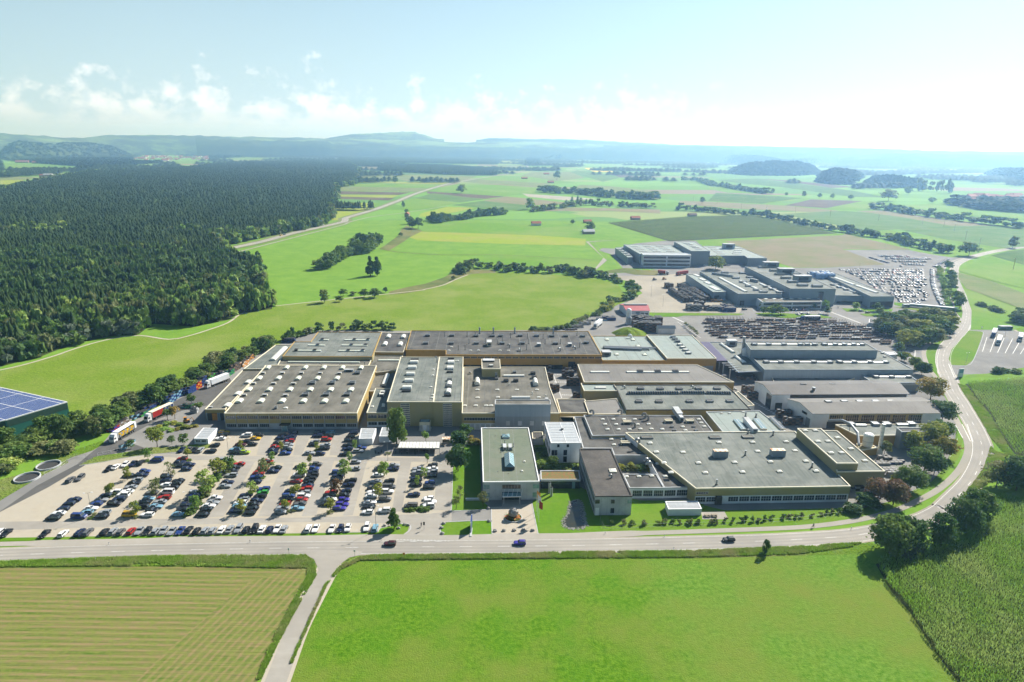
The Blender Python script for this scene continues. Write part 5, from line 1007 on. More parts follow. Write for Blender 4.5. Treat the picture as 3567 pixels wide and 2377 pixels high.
def tree(x,y,h,w,leafm,label,name='broadleaf_tree',shape='round',n=900,lobes=22,ls=.05,group=None,cat='tree',bole=.18,z=0,tk='d',simple=False):
    """tree thing: Empty at the foot > trunk, crown (crown starts at bole*h)"""
    v=random.randrange(4)
    if simple and name=='broadleaf_tree' and leafm in FARI:
        FARI[leafm].append((v if shape!='cone' else 4+v%2,x,y,z,w,h,random.uniform(0,6.28))); return
    me=crown(shape,v,n,lobes,ls)
    if simple:
        o=link(name,me,None,(x,y,z+h*bole*.4)); o.scale=(w,w,h*(1-bole*.4)); o.rotation_euler=(0,0,random.uniform(0,6.28)); tagp(o,label,cat,group)
        o.material_slots[0].link='OBJECT'; o.material_slots[0].material=M['f_'+leafm]; return o
    r=empty(name,(x,y,z),random.uniform(0,6.28),label,cat,group)
    o=link('crown',me,r,(0,0,h*bole)); o.scale=(w,w,h*(1-bole)); o.material_slots[0].link='OBJECT'; o.material_slots[0].material=M['f_'+leafm]
    if name not in('shrub','hedge'):
        t=link('trunk',TK[tk][v%3],r,(0,0,0)); t.scale=(h*.8,h*.8,h*.92)
    return r
def trees(s,h,w,leafm,label,grp=None,**k):
    P=W_(s)
    for i,(x,y) in enumerate(P):
        hh=h*random.uniform(.85,1.15) if len(P)>1 else h; ww=w*random.uniform(.85,1.15) if len(P)>1 else w
        lm=leafm if isinstance(leafm,str) else random.choice(leafm)
        lb=label if len(P)==1 else label.format(ordn(i+1))
        tree(x,y,hh,ww,lm,lb,group=grp,**k)
# trees of the car park (feet read off the photograph)
CPG='small trees of the car park islands'
for s,h,w,lf,lb,k in [
 ('A 1047,640',5.5,3.2,'autumn','small orange-leaved tree at the tip of the first car row from the left',{}),
 ('A 905,780',5.6,3.4,'autumn','yellow-green tree beside the white cars of the second row',{}),
 ('A 1405,640',8,5.2,'olive','thin bare-looking tree standing over the dark cars of the third row',dict(n=260,ls=.035)),
 ('A 1215,475',5.2,3.2,'young','slim tree with blackish parking sign near the dark blue van',{}),
 ('A 1285,790',8,5.6,'olive','sparse tree with a feathery crown above the silver cars',dict(n=420,ls=.04)),
 ('A 1113,935',5.4,3.6,'autumn','yellow-leaved tree next to the orange camper van',{}),
 ('A 1540,470',5,3.0,'autumn','small yellowing tree at the head of the third row',{}),
 ('A 1695,760',9.5,7,'young','large pale green tree in the planted strip of the car park',{}),
 ('A 1800,610',7.5,6.4,'autumn','broad yellow tree at the top of the planted strip',{}),
 ('A 1600,900',6.5,3.6,'young','narrow light green tree at the lower end of the planted strip',{}),
 ('A 1880,560',6,5.2,'green','green bushy tree behind the broad yellow tree',dict(bole=.05)),
 ('A 2162,625',8.4,5.4,'olive','sparse tree over the red cars of the fifth row',dict(n=480,ls=.04)),
 ('B 660,770',5.6,4.0,'young','light green tree between dark cars, mid fifth row',{}),
 ('B 570,910',5.4,3.4,'autumn','yellow-green tree at the lower end of the fifth row',{}),
 ('B 820,495',4.6,2.6,'young','slim young tree at the head of the fifth row',{}),
 ('B 565,395',4.6,2.4,'autumn','thin yellow tree beside the maroon car near the front hall',{}),
 ('B 895,400',4.2,2.0,'autumn','thin yellow tree among the dark cars near the hall porch',{}),
 ('B 1187,400',4,2.4,'autumn','thin yellow tree over the silver cars near the hall',{}),
 ('B 1498,400',5,2.6,'young','slim green tree at the last row near the white cabin',{}),
 ('B 1070,625',6.4,4.4,'young','pale green tree over the white van in the sixth row',{}),
 ('B 1130,515',4.4,2.2,'autumn','yellow sapling at the head of the sixth row',{}),
 ('B 1010,790',5.6,4.2,'autumn','yellow-orange tree beside the blue cars in the sixth row',{}),
 ('B 930,905',5.4,3,'autumn','narrow yellow tree at the lower end of the sixth row',{}),
 ('B 1413,625',7.6,5.2,'young','bright green full tree in the seventh row',{}),
 ('B 1455,495',4.6,2.4,'young','slim sapling at the head of the seventh row',{}),
 ('B 1350,765',6.6,5,'redleaf','copper-red tree in the middle of the seventh row',{}),
 ('B 1300,905',5.6,3.8,'autumn','thin yellow-green tree at the lower end of the seventh row',dict(n=400)),
 ('B 1735,625',7,4.6,'young','light green tree in the eighth row beside the dark van',{}),
 ('B 1690,790',6,4.2,'autumn','yellowish tree among the white cars of the eighth row',{}),
 ('B 2090,505',4.6,1.8,'young','slim sapling at the head of the last row',{}),
 ('B 2065,640',5.5,3,'young','thin tree in the last row beside the white cars',dict(n=350)),
 ('B 2008,700',5,2.4,'young','thin young tree in the last row above the dark cars',dict(n=350)),
 ('B 1820,1045',8.2,5.6,'green','full conical green tree at the car park entrance',dict(shape='cone',bole=.08,n=1600)),
 ('B 1840,345',16,8.2,'green','tall poplar in front of the tall yellow hall',dict(shape='poplar',bole=.06,n=2600,lobes=40,ls=.04)),
 ('B 1905,335',5,3.2,'young','small young tree right of the tall poplar',{}),('B 2078,325',5,3.4,'young','small tree on the grass behind the bicycle shelter',{}),
 ('B 2345,400',9,6.5,'dark','dark tree nearest the timber kiosk',{}),('B 2330,560',11,7.6,'dark','large dark tree on the lawn left of the green-roofed office',{}),
 ('C 285,310',7.5,5.4,'green','round tree behind the timber kiosk',{}),('C 235,400',9.5,7,'dark','dark tree between kiosk and green-roofed office',{}),('C 225,570',11,8,'dark','largest dark tree in front of the shaded lawn',{}),
 ('C 210,880',5.6,3.2,'olive','thin tree on the sunny lawn edge left of the office',dict(n=260)),('C 240,800',5.4,3,'olive','second thin tree by the lawn edge left of the office',dict(n=260)),('C 430,862',6,3.4,'olive','thin tree in front of the shaded office corner',dict(n=360)),
 ('C 1003,545',5.6,4.4,'green','round tree in the court before the white cube building',{}),('C 905,560',4.4,3.8,'young','bushy tree beside the link roof',{}),('C 712,205',4,4,'young','tree top behind the green-roofed office',{}),
 ('C 350,345',4,6,'orange','orange-brown bush beside the shaded garden wall',dict(bole=.02,shape='bush')),
 ('A 1290,370',9,6.8,'autumn','large golden tree beside the truck yard',{}),('A 1375,150',6,4.4,'green','green tree at the left end of the shrub island',dict()),('A 1435,140',6.5,5,'orange','orange-brown tree behind the shrub island',dict(n=500)),
 ('A 1410,350',4,3.4,'green','small green tree left of the site cabin',{}),('A 1510,350',5,4.6,'green','round green tree beside the site cabin',{}),('A 1075,385',4,3.6,'green','small tree beside the pale green container',{}),
 ('E 160,840',5.5,3.6,'green','lone small tree at the edge of the crate yard',{}),('E 215,870',3,5,'green','bush beside the crate yard kerb',dict(bole=0,shape='bush'))]:
    x,y=W_(s)[0]; k={**dict(n=560,lobes=20,ls=.05),**k} if s[0] in 'AB' else k; tree(x,y,h,w*(.9 if s[0] in 'AB' else 1),lf,lb,**k)
# big trees at the bend of the road
for s,h,w,lf,lb,k in [
 ('D 1640,1235',12.5,11.5,'green','huge dark tree where the meadow meets the maize field',dict(n=5200,lobes=60,ls=.026,bole=.04)),
 ('D 1800,1215',11,10,'dark','dark tree just right of the huge roadside tree',dict(n=3800,lobes=50,ls=.03,bole=.04)),
 ('D 1750,1270',4.6,8,'grey','silvery grey willow bush below the huge roadside tree',dict(n=2200,ls=.03,bole=0,shape='bush')),('D 1875,1240',4.2,6,'grey','second silvery bush at the maize field edge',dict(n=1600,ls=.03,bole=0,shape='bush')),
 ('D 2060,1190',11.5,8.4,'dark','slim dark tree between the two great roadside trees',dict(n=3200,lobes=44,ls=.03,bole=.04)),
 ('D 2230,1090',13.5,10,'dark','great dark tree standing in the bend of the road',dict(n=5200,lobes=60,ls=.026,bole=.05)),
 ('D 2345,1000',12.5,10.5,'green','dark tree at the inner edge of the maize field',dict(n=4200,lobes=60,ls=.028,bole=.05)),
 ('R 2100,1170',10,10,'olive','loose brownish tree right of the road bend',dict(n=1800,lobes=40,ls=.03)),('R 2280,1200',13,13,'dark','dark tree at the right edge above the maize',dict(n=3800,lobes=50,ls=.03,bole=.02)),('R 2330,1080',9,12,'green','round bush-like tree at the right picture edge',dict(n=2600,lobes=40,ls=.03,bole=.02)),
 ('D 628,1245',5.2,2.2,'dark','small dark cypress-like bush on the road verge',dict(n=900,shape='poplar',bole=.02)),
 ('R 1330,840',9,9,'autumn','autumn-tinted tree at the left of the plant copse',dict(n=2600,lobes=40,ls=.035)),('R 1500,800',11,11,'autumn','broad orange-flecked tree of the plant copse',dict(n=3600,lobes=46,ls=.03)),('R 1590,760',10,10,'green','dark green tree at the back of the plant copse',dict(n=2600,lobes=40,ls=.035)),
 ('R 1620,900',9,9,'orange','orange-tinted tree nearest the plant gate',dict(n=2200,lobes=40,ls=.035)),('R 1440,1030',11,11,'green','large green tree at the front of the plant copse',dict(n=3600,lobes=46,ls=.03)),('R 1530,1060',8,8,'dark','dark lower tree at the right front of the plant copse',dict(n=2200,lobes=40,ls=.035)),
 ('R 1310,1200',9.5,10,'green','full green tree beside the timber racks',dict(n=3200,lobes=46,ls=.03)),('R 1160,1330',9.5,9,'redleaf','large copper-red tree at the corner of the huge front hall',dict(n=3200,lobes=46,ls=.03)),('R 1020,1300',8.5,9,'redleaf','second copper-red tree next to the front hall corner',dict(n=3000,lobes=46,ls=.03)),
 ('R 1190,1180',6,5,'autumn','yellow tree behind the copper-red trees',{}),('R 920,1340',5.5,9,'dark','dark bushy tree below the copper-red trees',dict(n=2600,bole=0,shape='bush',ls=.035)),('R 790,1400',3.6,7,'dark','low dark bush at the lawn end below the front hall',dict(n=1800,bole=0,shape='bush',ls=.035)),
 ('R 1080,870',6,5,'olive','loose green tree by the extraction stack foot',{}),
 ('R 1500,370',12,13,'orange','large copper and orange tree at the right end of the gabled shed',dict(n=3600,lobes=46,ls=.03)),('R 1420,150',8,8,'dark','dark tree behind the blue-grey hall corner',dict(n=2000)),('R 1350,90',7,6,'green','green tree above the blue-grey hall corner',dict(n=1400)),('R 1600,590',11,12,'dark','dark tree beside the lower gabled shed',dict(n=3000,lobes=40,ls=.03)),
 ('H 1250,15',1,1,'green','','' )]:
    if not lb: continue
    x,y=W_(s)[0]; tree(x,y,h,w,lf,lb,**k)
# round copse by the plant road
CG='trees of the round copse beside the county road'
P=[(1180,935),(1230,900),(1290,960),(1300,890),(1350,930),(1380,1000),(1400,1050),(1350,860),(1430,870),(1480,900),(1500,960),(1520,860),(1540,1030),(1560,900),(1600,980),(1580,860),(1640,930),(1660,870),(1690,960),(1720,890),(1740,920),(1490,1040),(1440,960),(1240,960),(1600,1030)]
for i,(a,c) in enumerate(P):
    x,y=g('J',a,c+25); tree(x,y,random.uniform(9,12),random.uniform(11,15),random.choice(['dark','green','dark','autumn','olive']),f'{ordn(i+1)} tree counted from the left in the round copse by the county road',group=CG,n=1600,lobes=34,ls=.04,bole=.06)
# hedge trees along the plant, behind it, and in lines out on the plain
def line(s,step,h,w,leafs,label,grp,jit=.3,double=0,**k):
    P=cat_rom(W_(s),2); acc=0; n=0; nxt=0
    for i in range(len(P)-1):
        L=math.dist(P[i],P[i+1]); acc+=L
        if acc>=nxt:
            nxt+=step*random.uniform(1-jit,1+jit); n+=1
            for q in range(1+double):
                x=P[i][0]+random.uniform(-1,1)*step*.3; y=P[i][1]+random.uniform(-1,1)*step*.3+q*step*.7
                hh=h*random.uniform(.65,1.2); tree(x,y,hh,w*random.uniform(.8,1.25),random.choice(leafs),label.format(ordn(n))+(' in its back row' if q else ''),group=grp,**k)
    return n
gm=['green','dark','green','olive']
line('A 20,520 150,450 300,330 430,330 600,280 750,290 840,230 N 900,1270 980,1180 1150,1110 1290,1060 1430,1000 1560,930 1700,850 1850,780 2000,720 2130,660 2250,600',7.5,9,9,gm,'{} tree in the belt along the truck yard','tree belt along the truck yard',double=1,n=1300,lobes=34,ls=.045,bole=.05)
line('A 0,600 120,520 200,440 330,430 440,420 520,400 600,420',6,6,8,['green','young','olive'],'{} bushy tree from the left by the round concrete basins','bushy trees round the basins',n=1500,lobes=30,ls=.045,bole=.02)
line('A 0,330 150,290 260,230',8,8,9,['green','olive'],'{} broadleaf tree from the left below the solar roofed hall','trees below the solar hall',n=1500,lobes=30,ls=.045,bole=.02)
line('E 960,320 1050,285 1180,245 1400,235 1560,228 1650,232 1760,232 1880,240',6,6,6,gm,'{} bush from the left behind the raised rear hall','bushes behind the rear halls',n=700,bole=.02,shape='bush',simple=True)
line('F 1080,240 1250,230 1400,200 1480,140 1540,130 1650,95 1700,60',6,4.5,6,['green','olive','dark'],'{} shrub from the left along the meadow edge by the scrap yard','shrubs along the meadow edge',n=700,bole=.0,shape='bush')
line('I 240,790 330,720 420,700 480,640 530,620 500,600 440,570 400,560 350,540 300,530 200,500 130,495',8,6,8,['green','olive','dark','autumn'],'{} bush from the south on the curved bank of the far yard','bushes on the curved bank',n=700,bole=.0,shape='bush',simple=True)
line('L 980,1010 1010,1030 1060,985 1150,990 1230,985 1280,1010 1370,1000 1450,1020 1530,1020 1600,1020 1700,1010 1750,1030 1800,1035 1870,1055 1890,1010',8,8.5,9,gm,'{} tree from the left in the hedge above the olive meadow','hedge above the big meadow',n=900,bole=.03,simple=True)
line('L 0,1000 40,1000 90,980 130,960 180,930 230,900 280,890 350,890 390,850 420,830 300,840 230,850',8,15,12,['dark','green'],'{} tree from the left in the copse on the sloping pasture','long copse on the sloping pasture',n=900,lobes=30,double=0,bole=.03)
for s,h,w,lf,lb,k in [('L 375,1045',20,11,'dark','tall dark spruce pair standing alone on the pasture, left one',dict(shape='cone',n=1800,bole=.02,name='spruce_tree')),('L 420,1040',19,11,'dark','tall dark spruce pair standing alone on the pasture, right one',dict(shape='cone',n=1800,bole=.02,name='spruce_tree')),
 ('L 60,1225',11,9,'green','round tree near the meadow trail, larger one',{}),('L 160,1220',5,6,'green','small round bush on the meadow, lowest one',{}),('L 188,1180',6,7,'green','round bush at the left end of the trail hedge',{}),('L 330,1190',7,8,'green','bush of the trail hedge, left one',{}),('L 400,1190',8,10,'dark','large dark bush of the trail hedge',{}),('L 475,1158',5,4,'dark','small dark pointed bush at the end of the trail hedge',{}),('L 260,1175',4,7,'olive','low bush in the trail hedge',dict(shape='bush')),
 ('L 945,1025',6,5,'green','small tree at the head of the dry bank',{}),('L 940,1068',4,5,'olive','lone shrub on the dry bank',{}),('L 580,775',6,6,'dark','small dark tree on the slope under the hut',{}),
 ('L 597,578',15,9,'dark','dark conical spruce beside the highway',dict(shape='cone')),('L 620,615',8,7,'dark','dark tree behind the tall hut',{}),('L 660,715',15,14,'dark','dense dark tree clump by the hut, left part',{}),('L 700,720',17,15,'dark','dense dark tree clump by the hut, right part',{}),('L 640,690',13,12,'dark','dense dark tree clump by the hut, back part',{}),
 ('L 992,478',24,26,'green','large round oak alone on the bright field',{}),('L 540,415',26,20,'green','lone round tree on the striped fields left of the highway',{}),('L 1465,590',24,20,'young','pale lone tree near the gravel strip',{}),('L 1647,388',36,26,'green','tall vase-shaped tree near the farm buildings',{}),('L 1752,690',8,8,'dark','small round tree on the pasture left of the maize',{}),('L 1875,735',15,16,'green','round tree over the grey field shed',{}),
 ('M 1425,532',30,38,'olive','widest lone tree on the far right plain',{}),('M 1560,488',24,22,'green','round tree near the far white farm tent',{}),('M 1170,525',14,14,'green','lone roadside tree on the plain, rightmost of four',{}),('M 1042,515',14,12,'green','lone roadside tree on the plain, third of four',{}),('M 958,513',14,13,'green','lone roadside tree on the plain, second of four',{}),('M 850,502',16,14,'olive','pale lone roadside tree on the plain, first of four',{}),('M 728,496',10,9,'green','small round tree at the plain lane',{}),('M 636,486',18,9,'green','slim tree at the end of the long far hedge',dict(shape='poplar')),('M 1723,545',14,16,'green','round tree before the far village',{}),('M 155,550',16,12,'dark','dark tree pair at the edge of the maize plain',{}),
 ('M 2272,852',16,12,'olive','pale lone tree at the right beyond the county road',{}),('J 1900,335',17,22,'green','wide tree at the junction of hedge and county road',{}),
 ('I 1157,445',14,17,'autumn','golden-brown round tree in front of the far works',dict(n=1500))]:
    k2={**dict(n=800,bole=.12),**k}; x,y=W_(s)[0]; tree(x,y,h,w,lf,lb,**k2)
line('L 800,665 850,680 900,668 1000,660 1100,640 1180,630 1250,628 1290,620',10,13,13,['dark','green'],'{} tree from the left in the dense field copse','dense field copse',n=700,double=1,bole=.02,simple=True)
line('J 900,140 1000,165 1150,185 1300,205 1400,245 1550,275 1700,305 1840,320',11,12,13,['green','dark'],'{} tree from the left in the hedge above the ploughed field','tall hedge above the ploughed field',n=700,bole=.02,simple=True)
line('M 500,625 650,655 800,685 900,705 1000,725 1110,745',12,12,14,['green','dark'],'{} tree from the left in the hedge along the maize field','hedge along the maize field',n=500,bole=.02,simple=True)
line('M 0,592 120,603 250,612 350,625 455,630',13,13,16,['green','dark'],'{} tree from the left in the hedge left of the gap','hedge left of the gap',n=400,bole=.02,simple=True)
line('M 1340,585 1450,600 1560,620 1750,645 1900,665 2050,685 2200,700 2350,720',16,15,20,['green','dark'],'{} tree from the left in the long far right hedge','long far right hedge',n=400,bole=.02,simple=True)
line('L 1480,605 1560,595 1650,585 1760,568 1900,560 2000,570 2150,575 2340,583',13,12,15,['green','olive'],'{} tree from the left in the long middle hedge','long middle hedge',n=400,bole=.02,simple=True)
line('L 1700,565 1740,566 1790,566 1830,562 1880,558',14,22,15,['dark'],'{} dark conifer from the left in the short spruce row','short spruce row',n=400,bole=.02,simple=True,shape='cone')
line('L 1545,470 1650,478 1750,480 1850,490 1950,500 2100,515 2200,520 2340,520',22,20,24,['green','dark'],'{} tree from the left in the wood round the gravel pit','wood round the gravel pit',n=400,bole=.02,simple=True,double=1)
line('M 40,390 150,400 220,425 330,440 450,462 550,475 620,485',24,16,28,['green'],'{} tree from the left in the distant thin hedge','distant thin hedge',n=300,bole=.02,simple=True)
line('M 1660,465 1720,470 1790,475 1850,478 1880,478',30,40,24,['olive'],'{} tall poplar from the left in the distant poplar row','distant poplar row',n=300,bole=.05,simple=True,shape='poplar')
# street trees by the far car park and the middle works office
line('J 1665,455 1655,510 1680,560 1690,620 1710,660 1745,745',9,6,5,['green','young'],'{} young tree from the north beside the long far car row','young trees beside the far car row',n=500)
trees('J 1730,445 1745,540 1760,580 1755,620 1800,725 1820,770',11,9,'green','{} roadside tree from the north beside the county road curve','roadside trees of the county road',n=1100)
trees('J 205,770 215,812 325,790 340,815 385,815 262,815 290,812 615,770 722,770 737,812 972,775 1145,790 1170,790 1160,820',6.5,5.5,['green','dark','young'],'{} tree from the left in front of the middle works','trees in front of the middle works',n=800)
trees('J 1320,1120 1370,1195 1455,1255 1500,1300 1345,1195',6,6,['green','autumn','young'],'{} tree from the north along the pipe yard fence','trees along the pipe yard fence',n=1000)
trees('H 205,200 222,215 240,230 255,245 270,258 285,272 300,285',3.2,2.8,'olive','{} tiny pleached tree from the north in the yard','pleached trees of the yard',n=500,bole=.4)
trees('J 2330,860 2290,880 2345,890 2320,840',8,11,'dark','{} dark bushy tree at the right picture edge past the bus stop','bushy trees at the right edge',n=1200,bole=.03)
line('J 2010,745 2050,760 2100,780 2150,795 2190,800',5,4,7,['dark'],'{} bush from the left in the short hedge on the bright meadow','short hedge on the bright meadow',n=700,bole=0,shape='bush')
line('J 2100,1285 2170,1290 2240,1285 2300,1290 2350,1295',5,4,6,['dark','green'],'{} bush from the left beyond the truck park','bushes beyond the truck park',n=700,bole=0,shape='bush')
# shrubs: courtyard, lawn fence row, planted strips
def shrubs(s,h,w,leafs,label,grp,n=350):
    P=W_(s)
    for i,(x,y) in enumerate(P): tree(x,y,h*random.uniform(.7,1.2),w*random.uniform(.8,1.2),random.choice(leafs),label.format(ordn(i+1)),name='shrub',shape='bush',n=n,lobes=12,ls=.07,bole=0,cat='shrub',group=grp)
shrubs('C 1560,555 1600,560 1640,550 1680,565 1715,560 1760,560 1800,560',3.2,4.2,['green','autumn','orange','olive'],'{} shrub from the left in the courtyard garden','courtyard shrubs',700)
shrubs('C 1480,1000 1585,1005 1650,1005 1750,1012 1865,1005 1920,1000 1980,995 2035,1003 2110,1000 2190,1000 2300,1000 2340,1000',2.2,2.0,['green','olive','dark'],'{} shrub from the left in the left half of the lawn fence row','shrubs of the lawn fence row',260)
shrubs('D 15,1005 75,995 200,1000 300,985 360,990 430,985 460,970 520,985 570,985 620,975 680,965 775,960 830,950 875,955 920,950 1010,945 1080,935 1130,920 1175,915 1225,915',2.2,2.0,['green','olive','dark'],'{} shrub from the left in the right half of the lawn fence row','shrubs of the lawn fence row',260)
shrubs('A 1240,240 1300,210 1360,190 1420,180 1480,190 1340,230 1400,240 1460,225 1520,215 1580,210 1300,250',1.6,4.5,['autumn','young','orange','green'],'{} shrub from the left on the yellow planted island','island shrubs',500)
shrubs('A 1540,935 1575,915 1600,880 1625,840 1650,800 1680,780 1700,740 1730,700 1750,660 1780,640 1800,620 1560,900 1590,850 1640,760 1770,600 1850,570 1900,500 1880,530 1860,590',1.7,3.2,['green','olive','young'],'{} shrub from the bottom in the planted strip of the car park','planted strip shrubs',420)
shrubs('A 745,955 770,940 1120,950 905,780 930,770 1205,490 1545,485 B 565,915 745,630 570,390 1000,900 945,912 1300,912 1770,430 1140,515 990,770 1190,400 1290,900 1350,775 825,510',1.0,2.4,['olive','green'],'{} low shrub at a car park island','island end shrubs',200)
shrubs('B 1940,890 1975,885 2010,885 2045,885 2080,885',1.3,3.4,['green'],'{} clipped hedge bush from the left at the end of the last car row','clipped hedge of the last row',500)
shrubs('C 890,545 1180,540 1150,530 1080,550 1000,560 930,440 960,400 880,400',1.8,4,['dark','green'],'{} shrub from the left in the court between the offices','court shrubs',400)
# ================================================================ FORESTS
def conifer_unit(seed,tiers=5,k=7):
    r=np.random.default_rng(seed); V=[];F=[]
    for t in range(tiers):
        z0=.25+.62*t/tiers; z1=min(1,z0+.3); rad=.54*(1-t/tiers)**.5
        base=len(V); V.append((0,0,z1))
        for i in range(k):
            a=2*math.pi*(i+.5*(t%2))/k+r.normal()*.12; q=rad*r.uniform(.65,1.15); V.append((q*math.cos(a),q*math.sin(a),z0-r.uniform(0,.07))); 
            V.append((q*.45*math.cos(a+math.pi/k),q*.45*math.sin(a+math.pi/k),z0+.07))
        n2=2*k
        for i in range(n2): F.append((base,base+1+i,base+1+(i+1)%n2))
    return np.array(V),np.array(F)
def broad_unit(seed,n=110):
    V,F=crown_arr(seed,n,10,'round',.13); 
    F=np.concatenate([F[:,:3],F[:,[0,2,3]]]); return V,F
def scatter(poly,spacing,near=None,rngs=1,jit=.35):
    xs=[p[0] for p in poly]; ys=[p[1] for p in poly]; out=[]
    y=min(ys)
    while y<max(ys):
        sp=spacing(y); x=min(xs)
        while x<max(xs):
            px=x+random.uniform(-jit,jit)*sp; py=y+random.uniform(-jit,jit)*sp
            if inside(poly,px,py): out.append((px,py,sp))
            x+=sp
        y+=sp
    return out
def merge(units,items):
    """items: (unit idx,x,y,z,sx,sz,rot)"""
    Vs=[];Fs=[];off=0
    for ui,x,y,z,sx,sz,r in items:
        V,F=units[ui]; c,s=math.cos(r),math.sin(r)
        Q=np.empty_like(V); Q[:,0]=(V[:,0]*c-V[:,1]*s)*sx+x; Q[:,1]=(V[:,0]*s+V[:,1]*c)*sx+y; Q[:,2]=V[:,2]*sz+z
        Vs.append(Q); Fs.append(F+off); off+=len(V)
    return np.concatenate(Vs),np.concatenate(Fs)
VIL=[ccw(W_('K 880,362 1000,368 1280,368 1450,352 1430,322 1050,318 940,325')),ccw(W_('M 1880,492 2400,492 2400,620 2050,610 1960,575')),ccw(W_('K 0,420 100,425 440,422 700,400 430,385 100,360 0,350'))]
def vfree(x,y): return not any(inside(v,x,y) for v in VIL)
CU=[conifer_unit(i) for i in range(5)]; CU3=[conifer_unit(i+20,3,5) for i in range(4)]; BU=[broad_unit(i+40) for i in range(4)]
def woods_poly(s_near,s_far,zf=18):
    return ccw(W_(s_near)+W_(s_far,zf))
# the big forest: near (southern) edge feet, far edge tree tops
near_edge='N -900,900 -300,830 0,772 330,690 480,632 700,565 930,518 1140,505 1250,420 1600,445 1880,385 1960,335 2230,300 K 1860,1325 1640,1290 1800,1215 1770,1095 1680,1085 1480,950 1800,880 2200,800 2275,750 L 30,690 110,660 140,560'
far_edge='L 145,400 270,385 300,300 220,250 100,235 K 2353,345 1800,352 1480,362 1300,385 930,400 700,405 400,440 150,490 0,520 -300,560 -1500,640'
FP_=woods_poly(near_edge,far_edge)
def fsp(y): return 5.2 if y<520 else 6.2 if y<800 else 8 if y<1200 else 11
pts=scatter(FP_,fsp)
def edge_d(x,y):
    return not(inside(FP_,x+9,y-9) and inside(FP_,x+4,y-14) and inside(FP_,x-9,y-9))
inner=[];brd=[]
for x,y,sp in pts:
    if abs(x)>y*1.0+60: continue
    nz_=mnoise.noise(Vector((x*.012,y*.012,3)))
    south=not inside(FP_,x+20,y-random.uniform(60,120))
    (brd if (south and y<560 and random.random()<.93) or (y<900 and nz_>.33 and random.random()<.5) or edge_d(x,y) and random.random()<.5 else inner).append((x,y,sp))
inner.sort(key=lambda p:p[0]**2+p[1]**2); brd.sort(key=lambda p:p[0]**2+p[1]**2)
print('forest',len(inner),len(brd))
CM=[]
for i,(V,F) in enumerate(CU): 
    CM.append(npmesh('spruce',V,F,[M['spruce']]))
def seen(x,y,z=14):
    cy=y*math.cos(PITCH)-(z-CH)*math.sin(PITCH); return abs(x/cy*FP)<PW/2+30
vis=[p for p in inner if seen(p[0],p[1])]; nearc=vis[:150]; rest=[p for p in vis[150:]]
for x,y,sp in nearc:
    h=random.uniform(15,22); o=link('spruce_tree',random.choice(CM),None,(x,y,0)); w=random.uniform(6.5,8.5); o.scale=(w,w,h); o.rotation_euler=(0,0,random.uniform(0,6)); tagp(o,'dark green spruce packed among others in the big forest','tree','spruces of the big forest')
items=[]
for x,y,sp in rest:
    h=random.uniform(15,19.5)*(1+.3*mnoise.noise(Vector((x*.014,y*.014,0)))); k=random.randrange(4)
    items.append((k if y<1000 else 0,x,y,0,sp*1.2*random.uniform(.8,1.25),h,random.uniform(0,6.28)))
a=[q for q in items if q[2]<700]; b_=[q for q in items if q[2]>=700]
rnd=[q for q in a if random.random()<.28]; a=[q for q in a if q not in set(rnd)] if False else [q for q in a if hash(q)%100>=46]; rnd=[q for q in items if q[2]<700 and hash(q)%100<46]
V,F=merge(BU,[(q[0]%4,q[1],q[2],0,q[4]*1.15,q[5]*.97,q[6]) for q in rnd]); stuff('pine_trees',V,F,[M['f_dark']],'rounder dark pines mixed into the spruce forest','forest')
V,F=merge(CU,a); stuff('spruce_forest',V,F,[M['spruce']],'dense dark spruce forest filling the left of the view','forest')
V,F=merge(CU3,b_); stuff('spruce_forest',V,F,[M['spruce']],'far part of the dense spruce forest beyond the highway bend','forest')
bv=[p for p in brd if seen(p[0],p[1])]; nb=bv[:60]
for i,(x,y,sp) in enumerate(nb):
    tree(x,y,random.uniform(7,13),random.uniform(7,11),random.choice(['green','dark','olive','green','grey']),'broadleaf tree with a rounded crown on the sunny edge of the big forest',group='broadleaf edge of the big forest',n=700,lobes=24,ls=.07,bole=.02,simple=True)
items=[(random.randrange(4),x,y,0,sp*1.5*random.uniform(.9,1.3),random.uniform(13,19),random.uniform(0,6)) for x,y,sp in bv[60:]]
V,F=merge(BU,items); mi=np.repeat(np.array([random.choice((0,0,1,2,3)) for _ in items]),[len(BU[q[0]][1]) for q in items]); stuff('broadleaf_wood',V,F,[M['f_green'],M['f_olive'],M['f_young'],M['f_dark']],'broadleaf trees mixed through the big forest','forest',mi)
sheet('forest_floor',FP_,'soil',.09)
def far_merge():
    Vs=[];Fs=[];mi=[];off=0; ms=[k for k in FARI if FARI[k]]
    U=BU+CU3
    for i,k in enumerate(ms):
        V,F=merge(U,FARI[k]); Vs.append(V); Fs.append(F+off); off+=len(V); mi+= [i]*len(F)
    stuff('distant_trees',np.concatenate(Vs),np.concatenate(Fs),[M['f_'+k] for k in ms],'trees of the many distant hedges and copses on the plain','trees',mi)
far_merge()
def wood(s_near,s_far,label,sp=9,hh=(14,20),z=18,units=None):
    poly=woods_poly(s_near,s_far,z); it=[(random.randrange(4),x,y,0,q*1.5*random.uniform(.85,1.2),random.uniform(*hh),random.uniform(0,6)) for x,y,q in scatter(poly,lambda y:sp) if seen(x,y) and (units is BU and 'garden' in label or vfree(x,y))]
    if not it: return
    V,F=merge(units or CU3,it); stuff('wood',V,F,[M['spruce']],label,'wood')
wood('L 430,328 880,352 1245,358','L 1245,300 900,278 430,266','dark rectangular spruce wood left of the highway bend',9)
wood('L 110,598 330,598 390,575','L 390,532 250,525 115,520','small dark wood block beside the highway',7)
